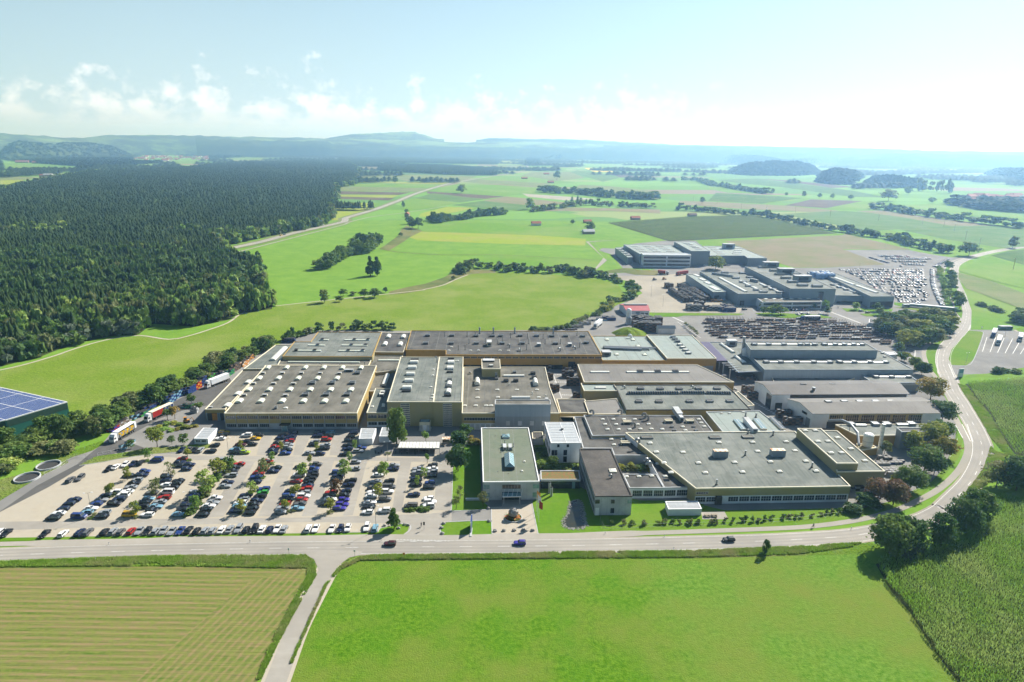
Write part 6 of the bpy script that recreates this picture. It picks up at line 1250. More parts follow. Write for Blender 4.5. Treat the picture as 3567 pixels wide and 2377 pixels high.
wood('L 160,298 430,300 440,270 900,278 1240,283 1280,250','L 1270,215 1000,200 930,215 500,208 160,225','dark spruce wood behind the rectangular one',13)
wood('L 400,195 700,195 950,215 1440,235','L 1430,165 1000,160 400,158 150,175 150,190','long dark wood across the plain behind the farms',26,z=20)
wood('K 0,470 180,462 420,445 440,405 300,388','K 200,385 0,425','bluish wood at the left picture edge below the village',14)
wood('K 330,400 560,420 760,400 940,382 1400,345 1640,330','K 1640,290 1480,300 1200,335 900,330 700,330 400,330 200,340 0,345 -100,365 0,372 250,375','wooded river valley under the village',18,units=BU)
wood('L 1440,290 1520,290 1530,262','L 1520,225 1440,222','trees beside the highway farmstead',16,units=BU)
wood('M 1640,300 2100,330 2353,330','M 2353,290 1700,268 1320,275 1320,295','distant dark wood strip at the right',30,z=20)
wood('M 1800,560 1950,570 2150,600 2353,620','M 2353,500 2200,490 2050,500 1880,500 1800,530','garden trees of the far village',32,hh=(14,22),units=BU)
wood('M 1190,440 1300,445 1640,445 1640,400','M 1620,370 1290,380 1250,415','village trees at the foot of the round hill',24,units=BU)
# woods scattered over the far plain
it=[]
y=2300
while y<7300:
    sp=26+ (y-2300)*.006; x=-y*.85
    while x<y*.85:
        v=mnoise.noise(Vector((x*.0011,y*.0022,9)))+.5*mnoise.noise(Vector((x*.004,y*.006,4)))
        if vfree(x,y) and v>.20-(.1 if x<-1500 else 0)+( .12 if abs(x)<600 and y<4500 else 0): it.append((random.randrange(4),x+random.uniform(-9,9),y+random.uniform(-9,9),-2,sp*1.5,random.uniform(16,26),random.uniform(0,6)))
        x+=sp
    y+=sp
print('far woods',len(it)); V,F=merge(CU3,it); stuff('distant_woods',V,F,[M['spruce']],'patchwork of dark woods across the far hazy plain','woods')
# ================================================================ HILLS, far ridges and mountains
def ridge(name,prof,base,dist,depth,m,label=None,amp=.06,steps=90,stuffy=False,round_=.5,taper=True):
    """prof: skyline points; base: photograph y of the foot (or None: foot at dist)"""
    P=parse(prof); xs=[p[0] for p in P]; ys=[p[1] for p in P]; V=[];F=[]; n=steps; k=10
    for i in range(n+1):
        px=xs[0]+(xs[-1]-xs[0])*i/n; py=float(np.interp(px,xs,ys))
        if base is not None:
            bp=parse(base); by=float(np.interp(px,[q[0] for q in bp],[q[1] for q in bp])); x0,y0=G(px,by)
        else:
            x0,y0=G(px,PH/2); s=dist/math.hypot(x0,y0); x0,y0=x0*s,y0*s
        u=Vector((x0,y0)).normalized(); mid=Vector((x0,y0))+u*depth*.5
        # height so that the crest is seen at py
        lo,hi=0,3000
        for _ in range(40):
            z=(lo+hi)/2; cy=mid.y*math.cos(PITCH)-(z-CH)*math.sin(PITCH); vy=-((z-CH)*math.cos(PITCH)+mid.y*math.sin(PITCH)); yy=(mid.x/cy*FP)*math.sin(ROLL)+vy/cy*FP*math.cos(ROLL)+PH/2
            if yy>py: lo=z
            else: hi=z
        z=lo; f_=min(1,(i+.01)/(n*.14),(n-i+.01)/(n*.14)) if taper else 1; z*=f_**.6*(.74 if name=='wooded_hill' else .9)
        for j in range(k+1):
            t=j/k; q=Vector((x0,y0))+u*depth*t; hh=z*math.sin(math.pi*t)**round_
            hh*=1+amp*mnoise.noise(Vector((q.x*.008,q.y*.008,1)))+amp*.8*mnoise.noise(Vector((q.x*.04,q.y*.04,1)))
            V.append((q.x,q.y,max(0,hh)-.5))
    for i in range(n):
        for j in range(k): a=i*(k+1)+j; F.append((a,a+k+1,a+k+2,a+1))
    o=link(name,npmesh(name,np.array(V),np.array(F),[M[m]])); o['kind']='stuff' if stuffy else 'structure'
    if name=='wooded_hill':
        for q in range(900 if round_==.5 else 0):
            i=random.random()*(n-1); j=random.random()*(k*.62); a=V[int(i)*(k+1)+int(j)]; c=V[(int(i)+1)*(k+1)+int(j)+1]; f=random.random(); p=[a[w]*(1-f)+c[w]*f for w in range(3)]
            sc=min(15,math.dist(V[0][:2],V[-1][:2])/60); HT.append((random.randrange(4),p[0],p[1],p[2]-13,sc*random.uniform(1.6,3.4),random.uniform(14,22),random.uniform(0,6)))
    if stuffy: tagp(o,label,'wood')
    return o
HT=[]
M['farfield']=gmat('far_green_hill_fields',(.22,.36,.11),(.07,.11,.05),(.06,.09,.04),sc=1,stretch=(.0016,.006,.01),sc3=.0018,bump=0,det=8,lo=.45,hi=.55)
M['mtn']=gmat('hazy_mountain_rock',(.10,.13,.13),(.14,.17,.17),sc=.0005,bump=0)
# round wooded hills on the right and middle plain
ridge('wooded_hill','L 1520,222 1570,190 1640,168 1800,163 1900,175 2000,195 2210,222','L 1520,248 1700,250 1900,245 2210,236',0,700,'farwood',amp=.12)
ridge('wooded_hill','M 322,318 370,288 480,250 620,238 780,245 900,262 965,310','M 322,345 500,358 750,360 965,350',0,420,'farwood',amp=.12)
ridge('wooded_hill','M 965,350 980,305 1060,282 1150,300 1232,345','M 965,405 1060,418 1140,418 1232,365',0,260,'farwood',amp=.12)
ridge('wooded_hill','M 1262,395 1300,360 1400,342 1500,348 1600,372 1642,400','M 1262,405 1400,425 1520,438 1642,430',0,240,'farwood',amp=.15)
ridge('wooded_hill','M 245,240 330,205 450,196 600,215 700,235 960,225 1060,260','M 245,265 400,285 700,300 1060,275',0,900,'farwood',amp=.12)
ridge('wooded_hill','M 2095,330 2150,300 2353,285 2600,280','M 2095,345 2200,380 2353,412 2600,430',0,600,'farwood',amp=.12)
ridge('wooded_hill','K 0,195 120,185 180,190 330,215 520,200 620,200 700,225 900,260','K 0,345 200,340 400,335 600,330 900,330',0,1300,'farwood',amp=.22)
ridge('wooded_hill','K 700,228 900,215 1200,218 1500,228 1700,236 1900,232 2000,250','K 700,300 1000,285 1300,275 1600,285 2000,275',0,1500,'farwood',amp=.2)
ridge('hill','K 620,196 800,192 1000,190 1400,196 1700,208 1900,214','K 620,225 1200,222 1900,235',0,1200,'farfield',amp=.03)
ridge('hill','K -100,158 60,158 200,150 260,148 330,155 420,160 560,172 700,185 800,183 940,164 1200,163 1500,168 1800,176 2100,182 2353,190',None,8300,1100,'farfield',amp=.05,taper=False)
ridge('hill','K 1500,190 2000,205 2353,212 L 200,140 600,150 1100,155 1600,160 2100,155',None,7600,700,'farwood',amp=.12,taper=False)
ridge('hill','L 150,95 400,95 700,105 1000,118 1500,112 1900,130 2353,150 M 0,185 600,190 1000,198 1500,205',None,7900,900,'farfield',amp=.06,taper=False)
ridge('hill','L 150,95 240,75 320,58 400,52 520,45 640,40 720,42 780,62 850,92 900,96',None,8500,1000,'farfield',amp=.04,taper=False)
ridge('hill','L 1100,100 1230,84 1400,95 1560,92 1740,98 1900,108 2100,120 2353,134 M 0,138 300,146 700,152 1000,158 1300,165',None,8800,600,'farwood',amp=.04,taper=False)
ridge('hill','L 1900,140 2353,140 M 0,138 120,140 400,146 700,154 1100,160 1300,170 1500,178 1700,176 2000,184 2353,184 2700,190',None,7400,1200,'farwood',amp=.05,taper=False)
ridge('hill','M 900,230 1200,195 1700,200 2100,205 2700,208',None,6500,1200,'farwood',amp=.08,taper=False)
V,F=merge(BU,HT) if HT else (None,None); stuff('hill_trees',V,F,[M['spruce']],'tree tops covering the distant wooded hills','woods')
# hill villages
def village(poly,n,label,cat,sz=12,grp='houses of the village'):
    P=ccw(W_(poly)); xs=[p[0] for p in P]; ys=[p[1] for p in P]; c=0; t=0
    meshes=[]
    for hgt_,lw in ((5,1.5),(6,1.2),(5,2.0)):
        for wm_ in ('plas','wood'):
            b=MB(); l,w=sz*lw,sz; b.box((0,0,hgt_/2),(l,w,hgt_),M[wm_]); b.add([(-l/2-1,-w/2-1,hgt_-.3),(l/2+1,-w/2-1,hgt_-.3),(l/2+1,0,hgt_+w*.36),(-l/2-1,0,hgt_+w*.36),(l/2+1,w/2+1,hgt_-.3),(-l/2-1,w/2+1,hgt_-.3)],[(0,1,2,3),(3,2,4,5),(0,3,5),(1,4,2)],M['tileroof']); meshes.append(b.mesh('village_house'))
    while c<n and t<4000:
        t+=1; x=random.uniform(min(xs),max(xs)); y=random.uniform(min(ys),max(ys))
        if inside(P,x,y):
            c+=1; o=link('village_house',random.choice(meshes),None,(x,y,0),random.uniform(-.5,.5)); tagp(o,label,cat,grp)
village('K 900,345 1000,355 1280,358 1440,345 1430,325 1050,322 950,330',70,'small red-roofed house in the distant village left of centre','house',16,'houses of the left village')
village('M 1930,500 2353,500 2353,600 2100,600 2000,570',45,'red-roofed house among trees in the far village at the right','house',17,'houses of the right village')
x,y=W_('K 996,350')[0]; b=MB(); b.box((0,0,13),(9,9,26),M['plas']); b.add([(-5,-5,26),(5,-5,26),(5,5,26),(-5,5,26),(0,0,40)],[(0,1,4),(1,2,4),(2,3,4),(3,0,4)],M['tileroof']); tagp(b.obj('church_tower',None,(x,y,0)),'pale church tower rising over the distant village','tower')
# ================================================================ MAIZE and rough grass
def maize(poly,rowdir,label,row=.95,step=.55,h=2.3,near=0,hmap=None):
    P=ccw(poly); c,s=math.cos(rowdir),math.sin(rowdir); Q=[(x*c+y*s,-x*s+y*c) for x,y in P]
    us=[p[0] for p in Q]; vs=[p[1] for p in Q]; pts=[]
    v=min(vs)
    while v<max(vs):
        # intersections of the row with the field
        X=[]
        for i in range(len(Q)):
            a,b2=Q[i],Q[(i+1)%len(Q)]
            if (a[1]>v)!=(b2[1]>v): X.append(a[0]+(v-a[1])*(b2[0]-a[0])/(b2[1]-a[1]))
        X.sort()
        for i in range(0,len(X)-1,2):
            k=int((X[i+1]-X[i])/step)
            if k>0: u=X[i]+(np.arange(k)+.5)*step+rng.uniform(-.15,.15,k); pts.append(np.stack([u,np.full(k,v)+rng.uniform(-.08,.08,k)],1))
        v+=row
    p=np.concatenate(pts); n=len(p); x=p[:,0]*c-p[:,1]*s; y=p[:,0]*s+p[:,1]*c
    Vs=[];
    for q in range(5):
        a=rng.uniform(0,2*math.pi,n); r=rng.uniform(.15,.3,n); zb=rng.uniform(.2,1.5,n)*h/2.3; zt=zb+rng.uniform(.5,.9,n)*h/2.3; wd=.065
        if q==0: r=r*.15; zb[:]=1.2*h/2.3; zt=h*rng.uniform(.9,1.1,n); wd=.13
        dx,dy=np.cos(a)*r,np.sin(a)*r; ox,oy=-np.sin(a)*wd,np.cos(a)*wd
        K=np.stack([np.stack([x-ox,y-oy,zb],1),np.stack([x+ox,y+oy,zb],1),np.stack([x+dx+ox*.8,y+dy+oy*.8,zt],1),np.stack([x+dx*1.5,y+dy*1.5,zt-.12],1)],1); Vs.append(K.reshape(-1,3))
    V=np.concatenate(Vs); F=np.arange(len(V)).reshape(-1,4); print('maize',n)
    stuff('maize_field',V,F,[M['maize']],label,'maize')
M['maize']=mat('maize_plants',(.19,.36,.04),(.28,.46,.07),c3=(.36,.47,.14),sc=.25,sc3=.04,rough=.5,trans=.38,spec=.35)
A1=W_('S 1665,412 1700,392 1885,370 1935,352 2100,312 2150,252 2210,185 2245,95 2353,125 2800,200 2800,1150 2160,1150 2045,959 1928,800 1828,640 1738,540')
sheet('field_soil',A1,'soil',.05)
maize([p for p in A1],math.atan2(A1[-2][1]-A1[-1][1],A1[-2][0]-A1[-1][0]),'tall green maize in rows at the lower right',row=1.2,step=.36)
A2=W_('R 1815,230 2353,190 2800,170 2800,1000 2353,890 2270,870 2180,750 2050,520 1900,340 1840,270')
sheet('field_soil',A2,'soil',.05); maize(A2,math.atan2(A2[5][1]-A2[8][1],A2[5][0]-A2[8][0]),'maize field on the far side of the road bend at the right',row=1.3,step=.8)
A3=W_('I 275,64 950,12 1450,2 2150,150 780,216'); sheet('field_soil',A3,'soil',.2); maize(A3,.1,'wide maize field behind the far works',row=3.2,step=2.6,h=2.6)
def tufts(poly,n,h,label,m='verge',clump=.5):
    P=ccw(W_(poly)); xs=[p[0] for p in P]; ys=[p[1] for p in P]; pts=[]
    while len(pts)<n:
        x=random.uniform(min(xs),max(xs)); y=random.uniform(min(ys),max(ys))
        if inside(P,x,y) and mnoise.noise(Vector((x*.35,y*.35,0)))+random.random()*.8>.25: pts.append((x,y))
    p=np.array(pts); k=len(p); Vs=[]
    for q in range(3):
        a=rng.uniform(0,6.28,k); r=rng.uniform(.1,.35,k)*clump*2; z=h*rng.uniform(.4,1.2,k); w=.16*clump*2
        x,y=p[:,0]+rng.uniform(-.2,.2,k),p[:,1]+rng.uniform(-.2,.2,k)
        Vs.append(np.stack([np.stack([x-np.sin(a)*w,y+np.cos(a)*w,np.zeros(k)+.03],1),np.stack([x+np.sin(a)*w,y-np.cos(a)*w,np.zeros(k)+.03],1),np.stack([x+np.cos(a)*r,y+np.sin(a)*r,z],1)],1).reshape(-1,3))
    V=np.concatenate(Vs); F=np.arange(len(V)).reshape(-1,3); stuff('rough_grass',V,F,[M[m]],label,'grass')
M['tuft']=mat('long_grass',(.24,.42,.045),(.36,.52,.09),c3=(.46,.46,.2),sc=.4,sc3=.08,rough=.8,trans=.35,spec=.1)
tufts('U -100,240 0,235 700,210 1390,206 1430,235 1440,300 1340,470 1250,640 1190,770 1170,770 1230,620 1310,460 1400,300 1400,266 700,254 0,260 -100,262',26000,.55,'long rough grass on the ditch bank left of the lane','tuft')
tufts('U 1640,215 1700,206 2353,201 S 200,356 800,350 1300,330 1600,312 1560,330 1300,366 800,380 200,385 U 2353,222 1640,230 1550,275 1490,340 1400,540 1330,700 1320,700 1390,540 1480,340 1550,255',26000,.6,'long rough grass on the verge above the bright meadow','tuft')
tufts('U 1330,760 1500,345 1570,262 1700,240 2353,228 S 800,395 1560,335 1650,410 1900,790 2000,950 1000,959 0,959',60000,.2,'fine grass tufts of the bright front meadow','tuft',.55)  if False else None
tufts('R 1690,1410 1830,1210 1990,1000 2050,800 2100,850 2250,900 2100,1100 1900,1210 1700,1390',5000,.7,'rough grass outside the road bend','tuft')
tufts('R 1750,230 1830,250 1900,340 2050,520 2180,750 2260,880 2180,870 2050,720 1960,560 1850,380',6000,.6,'rough grass between road and maize at the right','tuft')
# ================================================================ VEHICLES
def car_meshes(kind):
    """body (paint) and glasshouse of one body shape; x forward, length ~4.4"""
    T=dict(sedan=dict(L=4.6,w=.9,b=.86,h=1.42,hood=.28,ws=.40,rf=.52,rr=.76,tr=.88),hatch=dict(L=4.0,w=.87,b=.9,h=1.46,hood=.24,ws=.36,rf=.48,rr=.9,tr=.985),
      wagon=dict(L=4.65,w=.9,b=.88,h=1.47,hood=.27,ws=.38,rf=.49,rr=.93,tr=.99),suv=dict(L=4.6,w=.94,b=1.05,h=1.72,hood=.25,ws=.34,rf=.45,rr=.92,tr=.985),
      van=dict(L=4.9,w=.96,b=1.1,h=1.95,hood=.15,ws=.2,rf=.33,rr=.96,tr=.995),bus=dict(L=4.5,w=.88,b=1.12,h=2.0,hood=.02,ws=.03,rf=.13,rr=.96,tr=.995))[kind]
    L,w,bz,h=T['L'],T['w'],T['b'],T['h']; X=lambda t:L/2-t*L
    st=[(0,.62,.5,.78),(.03,.74,.32,.9),(T['hood']*.5,.95,.22,.985),(T['hood'],.99,.2,1),(.5,1,.2,1),(.8,1,.2,1),(T['tr'],.985 if kind!='sedan' else 1.04,.24,.985),(.985,.93,.3,.93),(1,.72,.5,.84)]
    b=MB(); rings=[]
    for t,zb,z0,ww in st:
        z=bz*zb; y=w*ww; rings.append([(X(t),-y*.88,z0),(X(t),-y,z0+.14),(X(t),-y,z*.82),(X(t),-y*.93,z),(X(t),y*.93,z),(X(t),y,z*.82),(X(t),y,z0+.14),(X(t),y*.88,z0)])
    vs=[p for r in rings for p in r]; n=len(rings); fs=[]
    for i in range(n-1):
        for j in range(8): a=i*8+j; c=i*8+(j+1)%8; fs.append((a,a+8,c+8,c))
    fs.append(tuple(range(8))); fs.append(tuple(range((n-1)*8,n*8))[::-1])
    b.add(vs,fs,M['silver'])
    # roof panel and pillars in paint
    x1,x2=X(T['rf']),X(T['rr']); yr=w*.70; yb=w*.9; xw=X(T['ws']); xr=X(T['tr'])
    b.add([(x1+.05,-yr,h-.05),(x2-.05,-yr,h-.07),(x2-.05,yr,h-.07),(x1+.05,yr,h-.05),(x1-.1,-yr*.86,h),(x2+.12,-yr*.86,h-.02),(x2+.12,yr*.86,h-.02),(x1-.1,yr*.86,h)],[(0,3,2,1)[::-1],(4,7,6,5)[::-1],(0,1,5,4),(1,2,6,5),(2,3,7,6),(3,0,4,7)],M['silver'])
    for sg in (-1,1):
        b.tube((xw,sg*yb,bz-.02),(x1,sg*yr,h-.04),.045,.04,M['silver'],4); b.tube((xr,sg*yb,bz-.02),(x2,sg*yr,h-.05),.09,.06,M['silver'],4); m_=(x1+x2)/2; b.tube((m_,sg*(yb+.0),bz-.02),(m_,sg*(yr+.01),h-.05),.04,.04,M['silver'],4)
        b.box((xw-.25,sg*(w+.07),bz+.03),(.12,.16,.12),M['silver'])
    body=b.mesh('body'); 
    b=MB(); b.add([(xw,-yb,bz-.03),(x1,-yr,h-.06),(x2,-yr,h-.08),(xr,-yb,bz-.03),(xw,yb,bz-.03),(x1,yr,h-.06),(x2,yr,h-.08),(xr,yb,bz-.03)],[(0,4,5,1)[::-1],(3,7,6,2),(0,1,2,3)[::-1],(4,5,6,7),(1,2,6,5)],M['carg']); glass=b.mesh('windows')
    b=MB(); [b.box((L/2-.06,sg*w*.62,bz*.66),(.1,.3,.14),M['lamp']) for sg in (0,)]
    hl=MB(); hl.box((0,0,0),(.1,.32,.15),M['lamp']); tl=MB(); tl.box((0,0,0),(.08,.24,.2),M['tail'])
    return dict(body=body,glass=glass,L=L,w=w,b=bz,hl=hl.mesh('headlight'),tl=tl.mesh('tail_light'),kind=kind)
CARM={k:car_meshes(k) for k in('sedan','hatch','wagon','suv','van','bus')}
wb=MB(); wb.tube((0,-.11,0),(0,.11,0),.32,.32,M['tyre'],12); wb.tube((0,-.125,0),(0,.125,0),.19,.19,M['rim'],8); WH=wb.mesh('wheel')
CN={'k':('black','black'),'w':('white','white'),'s':('silver','silver'),'d':('grey','dark grey'),'b':('blue','blue'),'n':('darkblue','dark blue'),'r':('red','red'),'y':('yellow','yellow'),'l':('lime','lime green'),'g':('green','bright green'),'p':('purple','purple'),'t':('lightblue','light blue'),'o':('orange','orange'),'m':('maroon','dark maroon')}
KN=dict(sedan='saloon car',hatch='hatchback',wagon='estate car',suv='tall car',van='van',bus='camper van')
def car(x,y,rz,col,kind,label,group=None,detail=2,z=.06):
    m=CARM[kind]; name='parked_car' if group else 'car'; mt=M['c_'+CN[col][0]]
    if detail==0:
        o=link(name,m['far'],None,(x,y,z),rz); tagp(o,label,'car',group); o.material_slots[0].link='OBJECT'; o.material_slots[0].material=mt; return o
    r=empty(name,(x,y,z),rz,label,'car',group); o=link('body',m['body'],r); o.material_slots[0].link='OBJECT'; o.material_slots[0].material=mt
    link('windows',m['glass'],r)
    L=m['L']
    for sx in (L*.32,-L*.30):
        for sy in (-1,1): link('wheel',WH,r,(sx,sy*(m['w']-.09),.32))
    if detail>1:
        for sy in (-1,1): link('headlight',m['hl'],r,(L/2-.07,sy*m['w']*.58,m['b']*.68)); link('tail_light',m['tl'],r,(-L/2+.05,sy*m['w']*.66,m['b']*.72))
    return r
def far_car(m):
    """small-in-picture car: body, glass and wheels in one mesh"""
    V=[tuple(v.co) for v in m['body'].vertices]; b=MB(); b.add(V,[tuple(p.vertices) for p in m['body'].polygons],M['silver']); b.add([tuple(v.co) for v in m['glass'].vertices],[tuple(p.vertices) for p in m['glass'].polygons],M['carg'])
    L=m['L']
    for sx in (L*.32,-L*.3):
        for sy in (-1,1): b.tube((sx,sy*(m['w']-.2),.32),(sx,sy*(m['w']+.02),.32),.32,.32,M['tyre'],6)
    return b.mesh('parked_car')
for k in CARM: CARM[k]['far']=far_car(CARM[k])
AX=R(2.4); DP=R(92.5)
ROWS=[ # tile, description, cars "x,y,colour[,kind]"
('A','scattered in the empty left corner','i','578,635,d 655,620,d'),
('A','in the short upper left line','i','890,548,k 952,528,w 1025,512,w 1090,505,n 1155,495,k'),
('A','at the upper left','','1285,475,b,van'),
('A','first cross row from the left','','610,798,n 566,832,n 518,875,n 480,910,w 435,950,k,wagon'),
('A','left half of the second double row','','868,763,n 832,800,s 790,833,b 748,870,w 712,903,t 650,940,b,van'),
('A','right half of the second double row','','1190,567,b 1165,597,n 1055,603,k 1125,637,s 1100,663,k 1072,697,s 1043,733,w 1008,762,w,suv 973,798,n 938,833,k,suv 945,735,w 858,903,s 833,937,k'),
('A','left half of the third double row','','1492,465,r 1475,492,n 1465,520,k 1370,612,k,suv 1358,643,n 1355,680,w 1245,742,d 1220,792,t 1185,820,k 1172,857,k 1058,925,y,bus'),
('A','right half of the third double row','','1558,512,n 1530,547,n 1370,738,w,van 1462,645,k 1440,672,k 1415,703,k 1345,782,r 1310,817,s 1280,855,t 1245,885,k 1203,923,w'),
('A','left of the planted strip','','1805,475,s 1760,500,k 1605,740,s 1590,768,b 1570,800,n 1527,842,n 1502,880,k 1465,920,t'),
('A','right of the planted strip','','1960,508,r 1928,532,k 1912,563,k 1895,598,s,wagon 1867,655,n 1845,688,s 1770,783,w 1745,822,s 1712,850,w 1690,880,k 1660,922,k'),
('A','in the short line below the site cabin','i','1490,390,n 1548,390,d 1592,393,k 1645,390,s'),
('A','beside the site cabin','','1725,402,k 1762,353,k 1805,298,w 1825,268,k 1838,247,y'),
('B','first upper row near the front hall','','608,272,w,suv 712,273,k 683,298,y 598,323,k 560,348,m 660,345,k 515,388,t 507,413,k 598,412,l,hatch'),
('B','second upper row before the hall porch','','890,293,n 915,268,k 990,255,n 975,285,n 965,308,n 963,320,r 870,335,k 848,367,r 957,350,s 945,372,s 827,393,n 940,394,k 825,417,n 928,418,b'),
('B','third upper row before the front hall','','1207,250,n 1298,250,t 1190,277,n 1280,280,k 1265,307,r,suv 1168,325,s 1155,348,k 1255,352,s 1248,379,k,wagon 1125,418,s 1215,422,n'),
('B','last upper row beside the white double cabin','','1488,252,n 1460,285,k 1455,312,k 1440,352,k 1437,382,n 1408,428,k 1548,375,b 1527,402,s,wagon'),
('B','left half of the fifth double row','','780,487,r 740,548,r,suv 708,582,r 687,613,b 682,652,n 605,762,n 585,795,s 560,825,w,wagon 550,852,t 518,892,n'),
('B','right half of the fifth double row','','850,538,k 828,565,n 748,713,b 742,742,g 718,775,k 695,808,n 672,837,k 655,870,k 635,907,k'),
('B','left half of the sixth double row','','1050,530,k 1040,597,w,van 1015,650,r 970,733,n 955,768,b 940,800,k 925,835,r 903,865,s 888,900,s'),
('B','right half of the sixth double row','','1190,508,d 1165,545,b 1155,573,n 1150,601,k 1130,629,k 1120,657,k 1110,685,n 1097,710,r,wagon 1090,742,s 1078,772,w,suv 1065,801,r 1045,832,d 1028,870,t'),
('B','left half of the seventh double row','','1395,505,w 1350,573,b 1360,602,n 1348,630,k 1303,740,r 1290,765,k 1295,795,w 1262,835,k'),
('B','right half of the seventh double row','','1507,490,s 1497,545,s 1462,643,k 1445,678,n,wagon 1425,728,n 1415,762,k 1408,800,p 1395,838,p 1372,870,p,wagon'),
('B','left half of the eighth double row','','1705,545,d,van 1690,597,w 1668,653,s 1640,707,k 1645,738,w 1635,770,w 1622,822,w 1613,858,k 1600,902,w'),
('B','right half of the eighth double row','','1820,518,s 1810,548,n 1780,647,k 1778,697,d,van 1765,735,w,suv 1745,795,d,suv 1737,890,w,suv'),
('B','left half of the last double row','','2015,545,s 2010,573,s 2005,602,k 2000,635,n 1998,675,k 1980,758,n 1955,855,d,van'),
('B','right half of the last double row','','2135,518,k 2130,545,w 2127,573,s 2120,603,k 2112,660,b 2105,697,k 2100,790,w 2113,820,w,suv 2100,852,w,suv'),
]
random.seed(11); ncar=0
SIDE=['sedan','hatch','hatch','wagon','sedan']
for k,desc,ori,lst in ROWS:
    L_=lst.split(); used={}
    cols=[q.split(',')[2] for q in L_]; ki=[]
    for i,q in enumerate(L_):
        f=q.split(','); kind=f[3] if len(f)>3 else random.choice(SIDE)
        x,y=G(*tp(k,float(f[0]),float(f[1])),.7); ncar+=1
        rz=(DP if ori else AX)+(math.pi if random.random()<.6 and kind!='bus' else 0)+random.uniform(-.03,.03)
        if kind=='bus': rz=AX+math.pi
        lab=f'{CN[f[2]][1]} {KN[kind]}, {ordn(i+1)} from the back, {desc}'
        car(x,y,rz,f[2],kind,lab,'cars parked in the near car park',1)
front=[('A',q) for q in '-5,1075,w 50,1073,k 365,1080,k 518,1077,w 655,1068,n 722,1065,d 857,1063,k 928,1058,s 990,1063,d 1075,1057,r 1142,1055,s 1207,1058,k 1277,1057,s 1340,1055,s 1408,1058,s 1478,1053,b 1545,1048,k 1612,1055,k'.split()]+[('B',q) for q in '268,1052,s 330,1052,s 405,1045,w 472,1040,s 543,1038,s 605,1045,k 673,1042,k,suv 735,1040,w 797,1043,n 860,1037,w 915,1042,s 1115,1035,w 1175,1035,w 1308,1037,w 1378,1037,n 1438,1033,w 1593,1025,w,wagon 1662,1032,t'.split()]
for i,(k,q) in enumerate(front):
    f=q.split(','); kind=f[3] if len(f)>3 else random.choice(SIDE); x,y=G(*tp(k,float(f[0]),float(f[1])),.7); ncar+=1
    o=car(x,y,DP+random.uniform(-.03,.03)+(math.pi if random.random()<.35 else 0),f[2],kind,f'{CN[f[2]][1]} {KN[kind]}, {ordn(i+1)} from the left in the long front row along the road','cars parked in the front row',2)
# moving cars
rz_=AX+math.pi
for k,x,y,c,kd,l in (('B',1783,1162,'m','hatch','dark maroon car driving on the main road at the junction'),('C',730,1155,'p','hatch','purple-blue car driving on the main road before the office plaza'),('D',325,1127,'k','hatch','black car driving on the main road before the huge front hall')):
    X_,Y_=G(*tp(k,x,y),.7); car(X_,Y_,rz_+R(3 if k=='D' else -1),c,kd,l,None,2,z=.1)
# distant car parks: rows of cars
lot=ccw(W_('J 815,445 1530,442 1545,600 1570,690 1500,745 1300,705 1295,668 1130,600 1080,560 980,505')); far=[]
ys_=[p[1] for p in lot]; xs_=[p[0] for p in lot]
y=min(ys_)+2; row=0
while y<max(ys_):
    x=min(xs_); 
    while x<max(xs_):
        if inside(lot,x,y):
            d=(y-min(ys_))/(max(ys_)-min(ys_)); occ=.62 if d<.25 else .38 if d<.5 else .8
            if random.random()<occ and mnoise.noise(Vector((x*.05,y*.09,0)))>-.42: far.append((x,y+random.uniform(-.3,.3),R(90 if row%2 else -90)+random.uniform(-.04,.04)))
        x+=2.75
    y+=5.6 if row%2==0 else 8.2; row+=1
for s in ('J 1185,342 1430,345','J 1225,362 1600,362','J 1300,385 1580,386','J 1385,408 1545,412'):
    a,c=W_(s); n=int(math.dist(a,c)/2.7)
    for i in range(n):
        for r_ in (0,1):
            if random.random()<.86: far.append((a[0]+(c[0]-a[0])*i/n,a[1]+(c[1]-a[1])*i/n+r_*5.4,R(90)+random.uniform(-.04,.04)))
for s in ('J 1600,450 1605,560 1640,660 1685,745','J 1620,425 1725,365','J 1090,350 1240,395'):
    P=cat_rom(W_(s),2.7)
    for i in range(len(P)-1):
        if random.random()<.9: far.append((P[i][0],P[i][1],math.atan2(P[i+1][1]-P[i][1],P[i+1][0]-P[i][0])+R(80)))
far=[(x,y,rz) for x,y,rz in far]
FC=['w']*15+['s']*16+['k']*24+['n']*16+['d']*14+['b']*5+['r']*4+['m']*2+['t']*2
far.sort(key=lambda p:math.hypot(p[0],p[1]))
misc=[('J',500,810,'w'),('J',535,805,'w'),('J',580,808,'w'),('J',685,810,'w'),('J',452,775,'d'),('J',478,775,'s'),('J',548,775,'r'),('J',1018,783,'s'),('J',1072,795,'s'),('J',62,770,'k'),('J',1185,852,'n'),('J',1345,417,'d'),('J',1190,803,'s'),('J',1260,812,'n'),('J',1300,812,'w'),('J',1335,812,'n'),('J',1370,812,'m'),('J',1405,812,'n'),('J',1440,812,'s'),('J',1475,812,'n'),('J',1510,800,'b'),('I',1075,412,'w'),('I',1235,412,'k'),('I',1265,412,'s'),('I',810,414,'w'),('J',1440,1190,'w'),('C',-10000,0,'k')]
for i,(k,x,y,c) in enumerate(misc[:-1]):
    x,y=g(k,x,y,.7); ncar+=1; car(x,y,R(random.choice((20,15,100))),c,random.choice(SIDE),f'{CN[c][1]} car, {ordn(i+1)} of the stray cars around the middle works','stray cars of the middle works',0,z=.1)
nf=max(0,298-ncar)
for i,(x,y,rz) in enumerate(far[:nf]):
    c=random.choice(FC); car(x,y,rz,c,random.choice(SIDE),f'{CN[c][1]} car in the nearest rows of the crowded far car park','cars of the far car park',0,z=.08)
